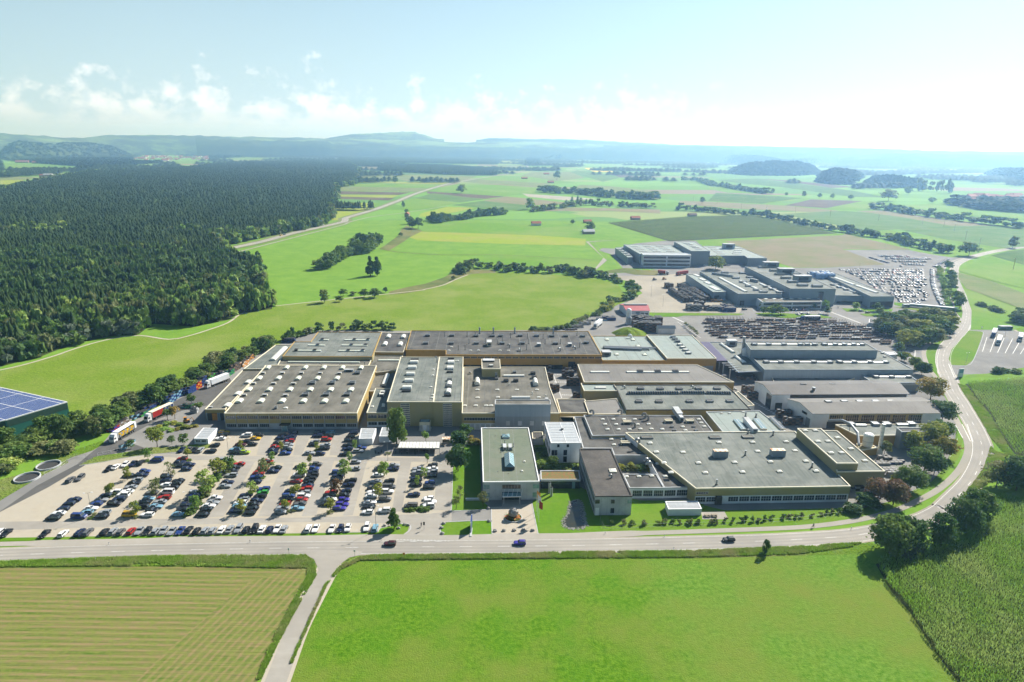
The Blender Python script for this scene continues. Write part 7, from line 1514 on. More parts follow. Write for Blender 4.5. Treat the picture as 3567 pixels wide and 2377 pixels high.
def merge_meshes(lst):
    Vs=[];Fs=[];mi=[];mats=[];off=0
    for kind,c,x,y,rz in lst:
        me=CARM[kind]['far']; cc,ss=math.cos(rz),math.sin(rz)
        for v in me.vertices: Vs.append((v.co.x*cc-v.co.y*ss+x,v.co.x*ss+v.co.y*cc+y,v.co.z+.08))
        for p in me.polygons:
            Fs.append(tuple(q+off for q in p.vertices)); m=me.materials[p.material_index]; m=M['c_'+CN[c][0]] if p.material_index==0 else m
            if m not in mats: mats.append(m)
            mi.append(mats.index(m))
        off+=len(me.vertices)
    me=bpy.data.meshes.new('distant_cars'); me.from_pydata(Vs,[],Fs); [me.materials.append(m) for m in mats]; me.polygons.foreach_set('material_index',mi); return me
o=link('distant_cars',merge_meshes([(random.choice(('sedan','hatch','wagon')),random.choice(FC),x,y,rz) for x,y,rz in far[nf:]])); tagp(o,'hundreds of cars filling the far car parks','cars',kind='stuff')
print('cars',ncar,len(far))
# trucks
def Mc(n): return M.get('c_'+n) or M[n]
def cab(b,x0,c,glass=True,h=3.4):
    """tractor cab mesh pieces; front at x0"""
    v=[(x0,-1.2,.5),(x0+.12,-1.2,1.5),(x0-.35,-1.15,2.9),(x0-1.0,-1.1,h+.3),(x0-2.2,-1.15,h+.45),(x0-2.2,-1.2,.6)]
    n=len(v); vs=v+[(x,-y,z) for x,y,z in v]; b.add(vs,[tuple(range(n)),tuple(range(2*n-1,n-1,-1))]+[(i,i+n,(i+1)%n+n,(i+1)%n) for i in range(n)],Mc(c))
def truck(k,pt,rz,label,cabc='white',boxm='plas',side='tarp',roofm='plas',L=13.6,trailer=True,text=None,load=None,lift=True,tag='truck'):
    x,y=g(k,*pt); r=empty('truck',(x,y,.06),rz,label,tag)
    b=MB(); cab(b,L/2+2.6,cabc); b.box((L/2+.2,0,.75),(4.6,1.6,.35),M['dark']); b.box((L/2+2.62,0,.55),(.12,2.3,.5),M['grey' if cabc!='white' else 'silver']); b.obj('cab',r)
    b=MB(); b.face([(L/2+2.73,-1.0,1.65),(L/2+2.73,1.0,1.65),(L/2+2.33,1.0,2.75),(L/2+2.33,-1.0,2.75)],M['carg']); b.obj('windscreen',r)
    for sg in (-1,1): b=MB(); b.box((L/2+1.75,sg*1.21,2.05),(1.0,.03,.7),M['carg']); b.obj('side_window',r)
    if trailer:
        b=MB(); b.box((-0.2,0,1.2),(L,2.5,.22),M['dark']); b.box((-.2,0,4.0),(L,2.52,.12),Mc(roofm)); b.box((L/2-.25,0,2.6),(.1,2.5,2.7),Mc(boxm)); b.box((-L/2-.15,0,2.6),(.1,2.5,2.7),Mc(boxm))
        if load is None: b.box((-.2,0,2.6),(L-.2,2.48,2.7),Mc(side))
        b.obj('trailer',r)
        if load:
            # curtain pulled part way open: load and slats show
            b=MB(); u0,u1=load[0],load[1]; b.box((-.2-L/2+L*(u0+u1)/2,0,2.6),(L*(u1-u0),2.5,2.7),Mc(side)); b.obj('curtain',r)
            b=MB(); a0,a1=load[2],load[3]; 
            for i in range(int(L*(a1-a0)/.9)):
                for sy in (-.65,.65):
                    for zz in range(load[5]): b.box((-L/2+L*a0+.5+i*.9,sy,1.75+zz*.85),(.8,1.1,.75),Mc(load[4] if (i+zz)%3 else 'silver'))
            b.obj('load',r)
            b=MB()
            for i in range(int(L*(a1-a0)/3)+1): b.box((-L/2+L*a0+i*3,-1.24,2.6),(.1,.06,2.7),M['steel']); b.box((-L/2+L*a0+i*3,1.24,2.6),(.1,.06,2.7),M['steel'])
            for zz in (1.9,2.5): b.box((-L/2+L*(a0+a1)/2,-1.26,zz),(L*(a1-a0),.04,.12),M['white'])
            b.obj('slat',r)
    ww=MB(); ww.tube((0,-.16,0),(0,.16,0),.5,.5,M['tyre'],14); ww.tube((0,-.17,0),(0,.17,0),.26,.26,M['rim'],8); me=ww.mesh('wheel')
    for wx in (L/2+1.7,L/2-1.9,-L/2+1.6,-L/2+2.9,-L/2+4.2):
        for sy in (-1,1): link('wheel',me,r,(wx,sy*1.08,.5))
    if text:
        for sg,side_ in ((-1,0),):
            for tx,sz,px,pz in text:
                cu=bpy.data.curves.new('lettering','FONT'); cu.body=tx; cu.size=sz; cu.extrude=.01; cu.align_x='CENTER'; cu.materials.append(M['white']); o0=bpy.data.objects.new('lettering',cu); COL.objects.link(o0); bpy.context.view_layer.update(); me_=bpy.data.meshes.new_from_object(o0.evaluated_get(bpy.context.evaluated_depsgraph_get())); bpy.data.objects.remove(o0); o=link('lettering',me_,r)
                o.location=(px,(1.262),pz); o.rotation_euler=(R(90),0,math.pi)
    return r
def ang(k,a,c):
    p,q=g(k,*a),g(k,*c); return math.atan2(q[1]-p[1],q[0]-p[0])
t1=ang('Q',(1100,1010),(470,1400)); truck('Q',(760,1235),t1,'white lorry with its side curtain open on pale drums, parked in the truck yard','white',side='plas',roofm='plas',load=(0,.1,.12,.97,'yellow',2),L=11.5)
t2=ang('Q',(2060,560),(1360,890)); truck('Q',(1750,690),t2,'white lorry with a red curtain half open on crates, in the truck yard','white',side='red',roofm='cream',load=(.5,1,.02,.49,'blue',3),L=12.5)
t3=ang('E',(480,650),(290,725)); truck('E',(385,675),t3,'all-white lorry standing between the crate stacks and the annexe','white',side='plas',L=12)
truck('J',(610,868),math.pi+AX,'dark blue lorry with white lettering beside the pipe racks','blue',side='darkblue',roofm='plas',L=12,text=[('Ludwig Rissolo',1.35,-.5,2.9),('Gesmbh & Co',.6,-2.6,1.9)])
truck('J',(2105,985),ang('J',(2115,960),(2085,1030)),'blue-sided lorry at the left in the truck park','blue',side='darkblue',L=12); truck('J',(2145,1045),ang('J',(2155,1010),(2125,1100)),'dark-sided lorry with a white roof in the middle of the truck park','white',side='dark',L=12); truck('J',(2320,1020),ang('J',(2325,990),(2310,1065)),'white lorry at the right in the truck park','white',side='plas',L=9)
truck('I',(890,490),ang('I',(940,478),(850,490)),'long red lorry near the far office forecourt','red',side='red',roofm='red',L=13); truck('I',(720,485),ang('I',(700,478),(770,485)),'red lorry with a pale cab behind the far yard','silver',side='red',roofm='red',L=8)
truck('F',(1610,205),ang('F',(1655,170),(1575,235)),'lorry with a pale orange stripe behind the rear hall','white',side='plas',L=12,tag='truck'); 
x,y=g('I',1042,618); b=MB(); b.box((0,0,1.6),(5.5,2.4,2.6),M['plas']); b.box((-2.6,0,1.3),(1.6,2.2,2.0),M['darkblue']); tagp(b.obj('van',None,(x,y,0),R(110)),'white box van beside the middle works left wing','van')
# ================================================================ YARD GOODS
def crates(s,nx,nz,cols,label,size=(1.6,1.2,.85),rot=None,ny=2,cat='crate stack',name='crate_stack'):
    """one stack of identical bins"""
    x,y=W_(s)[0]
    b=MB(); w,d,h=size
    for i in range(nx):
        for j in range(ny):
            for k in range(nz-(1 if (i*7+j*3)%5==0 else 0)):
                c=Mc(cols[(i+j+k)%len(cols)]); z=k*h+.06
                b.box(((i-(nx-1)/2)*w*1.06,(j-(ny-1)/2)*d*1.08,z+h*.45),(w,d,h*.82),c,top=M['dark'] if k==nz-1 else c)
                b.box(((i-(nx-1)/2)*w*1.06,(j-(ny-1)/2)*d*1.08,z+h*.93),(w*.9,d*.9,.05),M['dark'])
    return tagp(b.obj(name,None,(x,y,0),rot or 0),label,cat)
tr=ang('N',(1480,1060),(1900,820))
P=cat_rom(W_('Q 380,1090 520,1010'),2)
CS=[('Q 430,1090',3,2,['purple','red'],'magenta crates behind the white lorry',0),('Q 650,940',6,2,['tile','stone'],'long skip-like stack of brown and green crates',0),('Q 1080,730',4,2,['lightblue','darkblue'],'pale blue crates behind the first lorry',0),('Q 1230,680',3,2,['green','teal'],'green crates between the two lorries',0),('Q 1560,430',8,2,['blue','darkblue','blue'],'blue crates behind the red lorry',0),
('N 1400,1060',3,4,['blue','lightblue'],'tall stack of blue crates, first past the red lorry',0),('N 1460,1020',3,4,['lightblue','blue'],'tall stack of light blue crates, second past the red lorry',0),('N 1510,1000',2,4,['darkblue','blue'],'dark blue crate stack before the deep blue one',0),('N 1560,985',4,4,['blue'],'deep blue crate stack in the truck yard',0),('N 1615,950',3,4,['red','orange'],'red crate stack behind the deep blue one',0),('N 1660,920',3,5,['blue','darkblue'],'tall blue crate stack at the cab of the all-white lorry',0),('N 1720,875',4,3,['dark','green'],'black and green crate stack behind the all-white lorry',0),('N 1800,840',3,2,['darkblue','silver'],'blue and silver bins behind the all-white lorry',0),('N 1885,835',3,3,['green','teal'],'green crate stack at the lorry tail',0),('N 1930,800',4,4,['rust','dark'],'rusty brown crate stack next to the annexe',0),('N 2000,760',4,3,['orange','rustr'],'bright orange crate stack beside the grey annexe',0),('N 2050,710',4,3,['orange','rust'],'second orange crate stack up the annexe wall',0),
('E 955,335',5,3,['blue','darkblue'],'blue crates at the corner of the slanting annexe',0),('E 130,870',3,2,['teal','green'],'green bins on the kerb of the crate yard',0),('E 185,910',2,3,['silver','conc'],'grey bins at the dock corner',0),('Q 820,1530',4,2,['lightblue','conc'],'pale green skip at the yard edge',0),
('F 1215,640',2,4,['rust','dark'],'dark pallet stack at the left wall of the pallet yard',0),('F 1250,735',3,4,['rust','dark'],'dark pallet stack at the lower left of the pallet yard',0),('F 1360,620',4,4,['rust','dark'],'dark pallet stack in the middle of the pallet yard',0),('F 1400,690',4,5,['dark','rust'],'tall dark pallet stack near the ribbed hall',0),('F 1440,570',3,4,['dark','rust'],'dark pallet stack under the rear hall gate',0),('F 1350,580',3,3,['dark','rust'],'low dark pallet stack under the rear hall',0),('F 1430,790',2,3,['rust','dark'],'small pallet stack at the lower end of the pallet yard',0),('F 1200,555',2,3,['dark','steel'],'metal bins below the rear hall windows',0),
('H 720,745',4,4,['rust','dark'],'brown mesh pallets left of the upper gabled shed, near',0),('H 755,800',3,4,['dark','rust'],'brown mesh pallets left of the upper gabled shed, far',0),('H 1010,950',4,4,['rust','dark'],'rusty mesh pallets between the sheds, left stack',0),('H 1080,1010',5,4,['rust','dark'],'rusty mesh pallets between the sheds, right stack',0),
('I 530,880',5,5,['rust','dark'],'large dark cage stack behind the white tent, left part',1),('I 590,900',5,5,['rust','dark'],'large dark cage stack behind the white tent, middle part',1),('I 650,890',5,5,['rust','dark'],'large dark cage stack behind the white tent, right part',1),('I 560,945',6,6,['rust','dark'],'high dark cage stack near the earth mound',1),('I 640,950',5,6,['rust','dark'],'high dark cage stack beside the white tent',1),('I 500,890',2,4,['rust'],'rusty sheet stack beside the silo',1),
('I 775,595',3,4,['rust'],'rusty container stack at the head of the cage rows',1),('I 880,590',3,3,['rust','dark'],'rusty heap standing apart on the far yard',1),
('I 980,775',5,4,['stone','dark'],'grey cage block on the near side of the far yard',1),('I 1020,745',3,4,['dark','rust'],'dark cage block at the end of the cage rows',1),('I 1140,775',6,3,['stone','dark'],'long grey cage block at the yard fence',1),('I 1255,785',5,3,['blue','blue'],'blue bins at the right end of the far yard',1),('I 1250,752',4,2,['blue','darkblue'],'small blue bins behind the large blue bins',1),('I 285,855',4,2,['blue'],'blue skip at the scrap yard',1),('I 225,858',3,1,['lightblue'],'pale blue skip at the scrap yard',1),('I 1100,665',4,2,['rust','orange'],'red and orange bins at the middle works gate',1),('I 1160,705',4,2,['orange','silver'],'orange and white bins at the end of the cage rows',1),
('F 1430,215',6,2,['sky','stone'],'white scrap sheets piled behind the rear hall, left heap',0),('F 1500,190',5,2,['plas','stone'],'white scrap containers behind the rear hall, right heap',0),('F 1550,160',4,1,['darkblue','white'],'flat blue-rimmed skip behind the scrap heaps',0),('F 1380,235',6,1,['rust','dark'],'rusty scrap bundle along the rear hall roof edge',0),
('D 1420,660',3,2,['silver','dark'],'metal bins at the corner of the ochre end building',0),('D 1600,480',3,2,['stone','rust'],'pipe bundles by the extraction stack, near',0),('R 1030,960',5,1,['silver','stone'],'silver profile bundles behind the ochre end building, back',0),('R 1090,1020',5,1,['silver','stone'],'silver profile bundles behind the ochre end building, middle',0),('R 1150,1060',5,2,['stone','silver'],'silver profile bundles behind the ochre end building, front',0),('R 1160,950',6,1,['blue','silver'],'blue-grey steel bundles beside the copse',0),('R 820,1190',3,2,['silver','dark'],'metal bins at the corner of the huge front hall',0),
('H 440,600',3,1,['darkblue','orange'],'small blue and orange forklift load near the dock',0),('H 500,630',3,2,['blue','silver'],'open blue skip near the canopy column',0),('H 700,640',6,2,['rust','dark'],'dark stacks in the shade under the canopy',0),('J 355,812',1,1,['dark'],'',0)]
M['tile']=M['rust']
for s,nx,nz,c,l,big in CS:
    if l: crates(s,nx,nz,c,l,(2.2,2.2,1.1) if big else (1.6,1.3,.95),rot=(tr if s[0] in 'QN' else AX),ny=3 if big else 2)
# rows of cages on the far yard
def cage_row(s,label,nz=4):
    a,c=W_(s); L=math.dist(a,c); n=int(L/2.3); b=MB(); th=math.atan2(c[1]-a[1],c[0]-a[0])
    for i in range(n):
        for j in (0,1):
            for k in range(nz-(random.random()<.2)):
                x=(i+.5)*2.3; b.box((x,j*2.1,k*1.0+.5),(2.1,1.9,.62),M['stone' if (i+k)%2 else 'rust'],top=M['dark'])
                for dx in (-1,1): b.box((x+dx,j*2.1,k*1.0+.5),(.1,1.95,.98),M['dark'])
    tagp(b.obj('cage_stack',None,(a[0],a[1],.05),th),label,'cage stack',group='long stacks of steel cages on the far yard')
for i,s in enumerate(('I 775,625 912,718','I 850,650 962,715','I 855,622 1050,722','I 905,615 1100,712','I 960,620 1090,690','I 880,612 1000,665')): cage_row(s,f'{ordn(i+1)} long diagonal stack of steel cages from the left on the far yard')
# pipe yard: rows of stanchion racks loaded with bars
def rack_meshes(v):
    r=random.Random(v); b=MB(); L=6.0
    b.box((0,0,.1),(5,.2,.2),M['rust'])
    for x in (-2.2,0,2.2):
        b.box((x,0,.15),(.25,2.2,.3),M['rust'])
        for sy in (-1,1): b.box((x,sy*1.05,1.3),(.16,.16,2.6+r.uniform(0,.6)),M['rust'])
    fr=b.mesh('rack_frame'); b=MB(); n=[7,5,3,8][v%4]
    for k in range(n):
        z=.42+.26*(k//2); y0=-.5+1.0*(k%2); b.box((r.uniform(-.5,.5),y0,z),(L+r.uniform(-.8,1.2),.9,.24),M[['rust','rust','dark','steel','darkblue'][(v*2+k)%5]])
    return fr,b.mesh('steel_bars')
RK=[rack_meshes(v) for v in range(8)]
yard=ccw(W_('H 335,150 1100,150 1120,130 1640,190 1780,265 1960,380 1700,325 1130,318 960,318 600,318 470,305 400,240')); nrk=0
ys_=[p[1] for p in yard]; xs_=[p[0] for p in yard]; y=min(ys_)+2; rw=0
RKP=[]
while y<max(ys_):
    x=min(xs_)+random.uniform(0,4)
    while x<max(xs_):
        if inside(yard,x,y) and random.random()<.9: RKP.append((x,y,rw))
        x+=6.9+random.uniform(0,1.2)
    y+=5.4; rw+=1
RKP.sort(key=lambda p:p[1]); cnt={}
for x,y,rw in RKP[:290]:
    cnt[rw]=cnt.get(rw,0)+1; v=random.randrange(8); fr,ld=RK[v]
    r=empty('steel_rack',(x,y+random.uniform(-.6,.6),.05),AX+random.uniform(-.05,.05),f'rusty stanchion rack of steel bars, {ordn(cnt[rw])} from the left, {ordn(rw+1)} row of the pipe yard','rack','steel racks of the pipe yard'); link('rack_frame',fr,r); link('steel_bars',ld,r)
print('racks',len(RKP))
if len(RKP)>290:
    Vs=[];Fs=[];mi=[];off=0; ms=[]
    for x,y,rw in RKP[290:]:
        for me in RK[random.randrange(8)]:
            Vs+=[(v.co.x+x,v.co.y+y,v.co.z+.05) for v in me.vertices]
            for p in me.polygons:
                Fs.append(tuple(q+off for q in p.vertices)); m=me.materials[p.material_index]; ms.append(m) if m not in ms else None; mi.append(ms.index(m))
            off+=len(me.vertices)
    me=bpy.data.meshes.new('distant_racks'); me.from_pydata(Vs,[],Fs); [me.materials.append(m) for m in ms]; me.polygons.foreach_set('material_index',mi); tagp(link('distant_racks',me),'rearmost steel racks of the crowded pipe yard','racks',kind='stuff')
# ================================================================ SMALL THINGS
def lamp_post(k,x,y,h,label,arms=2,group='lamp posts'):
    X_,Y_=g(k,x,y); r=empty('street_lamp',(X_,Y_,0),R(20),label,'street lamp',group); b=MB(); b.tube((0,0,0),(0,0,h),.09,.05,M['steel'],7); b.box((0,0,.1),(.4,.4,.2),M['conc']); b.obj('pole',r)
    for i in range(arms):
        sg=1-2*i; b=MB(); b.tube((0,0,h),(sg*.9,0,h+.12),.035,.03,M['steel'],5); b.box((sg*1.1,0,h+.12),(.6,.26,.12),M['plas']); b.obj('lamp_head',r)
for i,(k,x,y,h,l) in enumerate([('A',757,942,9,'lamp post near the blue van in the lower left car park'),('A',1562,922,8.6,'lamp post at the lower end of the planted strip'),('A',1878,460,8.5,'lamp post behind the planted strip near the upper rows'),('B',1768,480,8.2,'lamp post before the motorcycle bay'),('B',1672,1060,9,'lamp post at the right end of the front car row'),('I',630,670,10,'lamp post on the far yard, left one'),('I',727,750,10,'lamp post on the far yard, right one'),('J',358,825,9,'lamp post on the green by the middle works office'),('J',1705,740,8,'lamp post beside the long bike shelter'),('J',1545,640,9,'lamp post at the edge of the far car park, near end'),('J',1215,270,10,'lamp post behind the upper far car park, left'),('J',1405,270,10,'lamp post behind the upper far car park, middle'),('J',1610,320,9,'lamp post behind the upper far car park, right'),('J',2195,1000,8,'lamp post in the truck park'),('J',1875,1220,7,'lamp post on the truck park island'),('J',1465,1010,9,'lamp post in front of the round copse'),('J',1000,460,9,'lamp post in the far car park, left end')]): lamp_post(k,x,y,h,l)
# flagpoles with drooping flags
for i,(x,y,c,l) in enumerate([(1885,530,'orange','flagpole nearest the office entrance with an orange flag'),(1900,610,'white','middle flagpole with a white flag'),(1925,715,'red','flagpole nearest the road with a red and white flag')]):
    X_,Y_=g('X',x,y); r=empty('flagpole',(X_,Y_,0),0,l,'flagpole','flagpoles beside the plaza'); b=MB(); b.tube((0,0,0),(0,0,8.6),.07,.04,M['plas'],7); b.obj('pole',r)
    b=MB(); n=6; m=Mc(['orange','plas','red'][i])
    for j in range(n):
        x0,x1=j*.22,(j+1)*.22; y0,y1=.12*math.sin(j*1.3),.12*math.sin((j+1)*1.3); b.face([(x0,y0,5.4-j*.05),(x1,y1,5.35-j*.05),(x1,y1,8.3-j*.12),(x0,y0,8.4-j*.12)],m)
        b.face([(x0,y0+.02,8.4-j*.12),(x1,y1+.02,8.3-j*.12),(x1,y1+.02,5.35-j*.05),(x0,y0+.02,5.4-j*.05)],m)
    b.obj('flag',r,None,R(-30))
# sphere sculpture in its flower ring
x,y=g('X',1475,640); b=MB(); b.ball((0,0,2.0),1.55,M['stone'],18,12); 
for i in range(60):
    a,c=random.uniform(0,6.28),random.uniform(-1,1); s=math.sqrt(1-c*c); b.box((1.55*s*math.cos(a),1.55*s*math.sin(a),2.0+1.55*c),(.4,.3,.25),M['steel' if i%2 else 'dark'],rot=a)
b.tube((0,0,0),(0,0,.8),.5,.4,M['dark'],10); tagp(b.obj('sphere_sculpture',None,(x,y,.1)),'rough metal sphere sculpture on the office plaza','sculpture')
r=empty('flower_bed',(x,y,.06),0,'round bed of red flowers under the metal sphere','flower bed'); b=MB(); b.tube((0,0,0),(0,0,.3),3.0,3.0,M['conc'],28); b.tube((0,0,.3),(0,0,.32),2.8,2.8,M['soil'],28); b.obj('kerb_ring',r)
V,F=crown_arr(5,900,40,'bush',.05); V=V.copy(); V[:,0]*=5.4; V[:,1]*=5.4; V[:,2]=V[:,2]*.7+.3; mi=(rng.random(len(F))<.5).astype(int); link('flowers',npmesh('flowers',V,F,[mat('red_flowers',(.5,.05,.03),(.6,.2,.05),sc=3),M['f_green']],mi),r)
# twin steel steles and information pylon
for i,(a,c,h,l) in enumerate(((2120,210,4.2,'rear one'),(2125,240,3.6,'front one'))):
    x,y=g('X',a,c); b=MB(); b.tube((0,0,0),(0,0,h),.45,.45,M['conc'],16); b.tube((0,0,h),(0,0,h+.4),.45,.15,M['dark'],16); b.box((0,-.46,h*.45),(.5,.06,h*.8),M['steel']); tagp(b.obj('stele',None,(x+i*.5,y+.8-i*1.2,0)),f'round-topped grey stele on the lawn by the glazed link, {l}','stele')
x,y=g('X',720,900); b=MB(); b.box((0,2.2,2.1),(.35,4.6,3.9),M['blue']); b.box((0,0,.15),(.7,5,.3),M['conc']); b.box((0,-.2,2),(.3,.2,4.2),M['plas']); b.box((0,4.5,2),(.3,.2,4.2),M['plas']); tagp(b.obj('company_sign',None,(x,y,0),0),'tall grey-blue sign slab seen edge-on across the entrance lawn','sign')
def boulder(k,a,c,s,l,g_=None):
    x,y=g(k,a,c); b=MB(); b.ball((0,0,0),1,M['stone'],9,6); 
    for i,v in enumerate(b.v): d=1+.35*mnoise.noise(Vector(v)*1.7+Vector((a,c,0))); b.v[i]=(v[0]*s*d,v[1]*s*d*.8,max(-.1,v[2]*s*.75*d)+s*.3)
    tagp(b.obj('boulder',None,(x,y,.05)),l,'boulder',g_)
for i,(a,c) in enumerate([(1150,880),(1305,875),(1490,868),(1650,860),(1820,870)]): boulder('X',a,c,.75,f'{ordn(i+1)} boulder from the left along the plaza front edge','boulders of the plaza edge')
for i,(a,c) in enumerate([(230,745),(195,825),(210,925),(1040,705),(1030,475)]): boulder('X',a,c,.7,f'boulder at the entrance lawn rim, {ordn(i+1)} clockwise','boulders of the entrance lawn')
for i,(k,a,c) in enumerate([('B',1740,1020),('B',1855,1040),('B',1905,1010),('B',1935,1015)]): boulder(k,a,c,.65,f'boulder round the conical entrance tree, {ordn(i+1)} from the left','boulders by the entrance tree')
# pond
pw=cat_rom(W_('C 1130,860 1150,825 1200,808 1235,830 1250,880 1262,960 1272,1010 1245,1038 1170,1045 1110,1030 1085,1000 1095,960 1125,920 1130,860'),1.2); b=MB(); b.face([(x,y,.075) for x,y in ccw(pw[:-1])],M['water']); o=b.obj('pond'); o['kind']='structure'
for i in range(0,len(pw)-1):
    pass
b=MB()
V=[];F=[]
for i in range(520):
    j=random.randrange(len(pw)-1); x=pw[j][0]+random.gauss(0,.35); y=pw[j][1]+random.gauss(0,.35); s=random.uniform(.12,.3); b.ball((x,y,.1),s,M['stone'],5,3,(1,1,.7))
tagp(b.obj('pond_edging'),'band of loose grey stones round the office pond','stones',kind='stuff')
# people and bicycles
def person(x,y,rz,label,shirt='blue',trousers='dark',pose='stand',z=.08):
    r=empty('person',(x,y,z),rz,label,'person'); me=bpy.data.meshes.new('body')
    if pose=='ride': J=dict(pel=(0,0,.95),ch=(.22,0,1.38),nk=(.3,0,1.5),hd=(.36,0,1.66),sl=(.24,.19,1.42),el=(.42,.2,1.2),hl=(.6,.2,1.05),sr=(.24,-.19,1.42),er=(.42,-.2,1.2),hr=(.6,-.2,1.05),kl=(.35,.12,.75),fl=(.12,.12,.38),tl=(.27,.12,.34),kr=(.38,-.12,.95),fr=(.2,-.12,.62),tr=(.34,-.12,.58))
    else: J=dict(pel=(0,0,.95),ch=(0,0,1.35),nk=(0,0,1.5),hd=(.02,0,1.66),sl=(0,.2,1.42),el=(.03,.27,1.13),hl=(.14,.28,.88),sr=(0,-.2,1.42),er=(.03,-.27,1.13),hr=(.1,-.3,.88),kl=(.03,.1,.5),fl=(-.03,.12,.08),tl=(.15,.12,.04),kr=(.03,-.1,.5),fr=(-.03,-.12,.08),tr=(.15,-.12,.04))
    K=list(J); E=[('pel','ch'),('ch','nk'),('nk','hd'),('ch','sl'),('sl','el'),('el','hl'),('ch','sr'),('sr','er'),('er','hr'),('pel','kl'),('kl','fl'),('fl','tl'),('pel','kr'),('kr','fr'),('fr','tr')]
    RD=dict(pel=.17,ch=.17,nk=.06,hd=.11,sl=.08,el=.05,hl=.04,sr=.08,er=.05,hr=.04,kl=.075,fl=.05,tl=.04,kr=.075,fr=.05,tr=.04)
    me.from_pydata([J[k] for k in K],[(K.index(a),K.index(c)) for a,c in E],[]); me.materials.append(M['skin']); me.materials.append(M[shirt]); me.materials.append(M[trousers])
    o=link('body',me,r); md=o.modifiers.new('skin','SKIN'); me.skin_vertices or None
    if not me.skin_vertices: 
        import bmesh
        bm=bmesh.new(); bm.from_mesh(me); bm.verts.layers.skin.verify(); bm.to_mesh(me); bm.free()
    for i,k in enumerate(K): me.skin_vertices[0].data[i].radius=(RD[k],RD[k])
    me.skin_vertices[0].data[0].use_root=True; o.modifiers.new('sub','SUBSURF').levels=1
    dg=bpy.context.evaluated_depsgraph_get(); ev=o.evaluated_get(dg); m2=bpy.data.meshes.new_from_object(ev); o.modifiers.clear(); o.data=m2
    m2.materials.clear(); [m2.materials.append(Mc(q)) for q in ('skin',shirt,trousers)]
    for p in m2.polygons:
        zc=p.center.z; p.material_index=2 if zc<1.0 and abs(p.center.y)<.2 else (1 if zc<1.5 and not(abs(p.center.y)>.2 and zc<1.0) else 0)
    b=MB(); h=J['hd']; b.ball((h[0]-.015,h[1],h[2]+.05),.125,M['dark'],8,5,(1,.95,.8)); b.obj('hair',r)
    return r
def bicycle(x,y,rz,label,z=.08,col='dark'):
    r=empty('bicycle',(x,y,z),rz,label,'bicycle')
    for wx in (-.5,.55):
        b=MB(); 
        for i in range(16):
            a,c=2*math.pi*i/16,2*math.pi*(i+1)/16; b.tube((.34*math.cos(a),0,.34*math.sin(a)),(.34*math.cos(c),0,.34*math.sin(c)),.025,.025,M['tyre'],4,False)
        for i in range(4): a=math.pi*i/4; b.tube((.33*math.cos(a),0,.33*math.sin(a)),(-.33*math.cos(a),0,-.33*math.sin(a)),.006,.006,M['steel'],3)
        b.obj('wheel',r,(wx,0,.35))
    b=MB(); 
    for p,q in (((-.5,0,.35),(0,0,.32)),((0,0,.32),(-.18,0,.85)),((-.18,0,.8),(.4,0,.82)),((0,0,.32),(.42,0,.8)),((-.5,0,.35),(-.18,0,.8)),((.55,0,.35),(.4,0,.95))): b.tube(p,q,.022,.022,Mc(col),5)
    b.tube((.42,-.25,1.02),(.42,.25,1.02),.018,.018,M['dark'],5); b.obj('frame',r); b=MB(); b.box((-.2,0,.93),(.26,.14,.06),M['dark']); b.obj('saddle',r); return r
x,y=g('D',1013,1035); bicycle(x,y,R(20),'bicycle ridden along the cycle path before the lawn'); person(x,y,R(20),'person in dark clothes riding a bicycle on the cycle path before the lawn','darkblue','dark','ride')
x,y=g('B',2040,1030); bicycle(x,y,R(85),'bicycle ridden in at the car park entrance'); person(x,y,R(85),'person in black riding a bicycle at the car park entrance','black','dark','ride')
x,y=g('A',1043,285); person(x,y,R(160),'person in a high-visibility yellow top walking beside the white lorry','lime','darkblue')
x,y=g('Q',1815,690); person(x,y,R(200),'person in an orange top at the side of the red lorry','orange','dark')
for i,(a,c) in enumerate(((1555,665),(1563,662),(1573,664))): x,y=g('J',a,c); person(x,y,R(90),f'person walking out of the far car park, {ordn(i+1)} from the left',['dark','blue','red'][i],'dark')
for i,(a,c) in enumerate(((765,775),(775,778),(822,763),(832,765))): x,y=g('J',a,c); person(x,y,R(10),f'person walking near the zebra crossing of the middle works, {ordn(i+1)} from the left',['dark','darkblue','white','dark'][i],'dark')
# motorcycles and bicycles at the shelter
def motorbike(x,y,rz,label,c):
    r=empty('motorcycle',(x,y,.06),rz,label,'motorcycle','motorcycles before the shelter')
    for wx in (-.65,.7): b=MB(); b.tube((0,-.07,0),(0,.07,0),.31,.31,M['tyre'],12); b.tube((0,-.08,0),(0,.08,0),.16,.16,M['rim'],8); b.obj('wheel',r,(wx,0,.31))
    b=MB(); b.box((0,0,.5),(.7,.35,.4),M['dark']); b.box((.15,0,.82),(.5,.32,.24),Mc(c)); b.tube((.7,0,.31),(.4,0,1.05),.05,.05,M['steel'],6); b.tube((.38,-.35,1.05),(.38,.35,1.05),.02,.02,M['dark'],5); b.obj('frame',r); b=MB(); b.box((-.35,0,.82),(.65,.28,.12),M['dark']); b.obj('seat',r)
for i,(a,c,cl) in enumerate([(1668,420,'black'),(1690,425,'silver'),(1715,415,'black'),(1795,415,'blue'),(1832,425,'black'),(1880,428,'red'),(1925,425,'white'),(1990,433,'black'),(2065,418,'darkblue')]):
    x,y=g('B',a,c); motorbike(x,y,R(100),f'{ordn(i+1)} motorcycle from the left in the bay before the bike shelter',cl)
for i in range(10):
    x,y=g('B',1880+i*27,412); bicycle(x,y,R(95),f'{ordn(i+1)} bicycle from the left under the bike shelter roof',.04,['dark','blue','red','silver'][i%4])
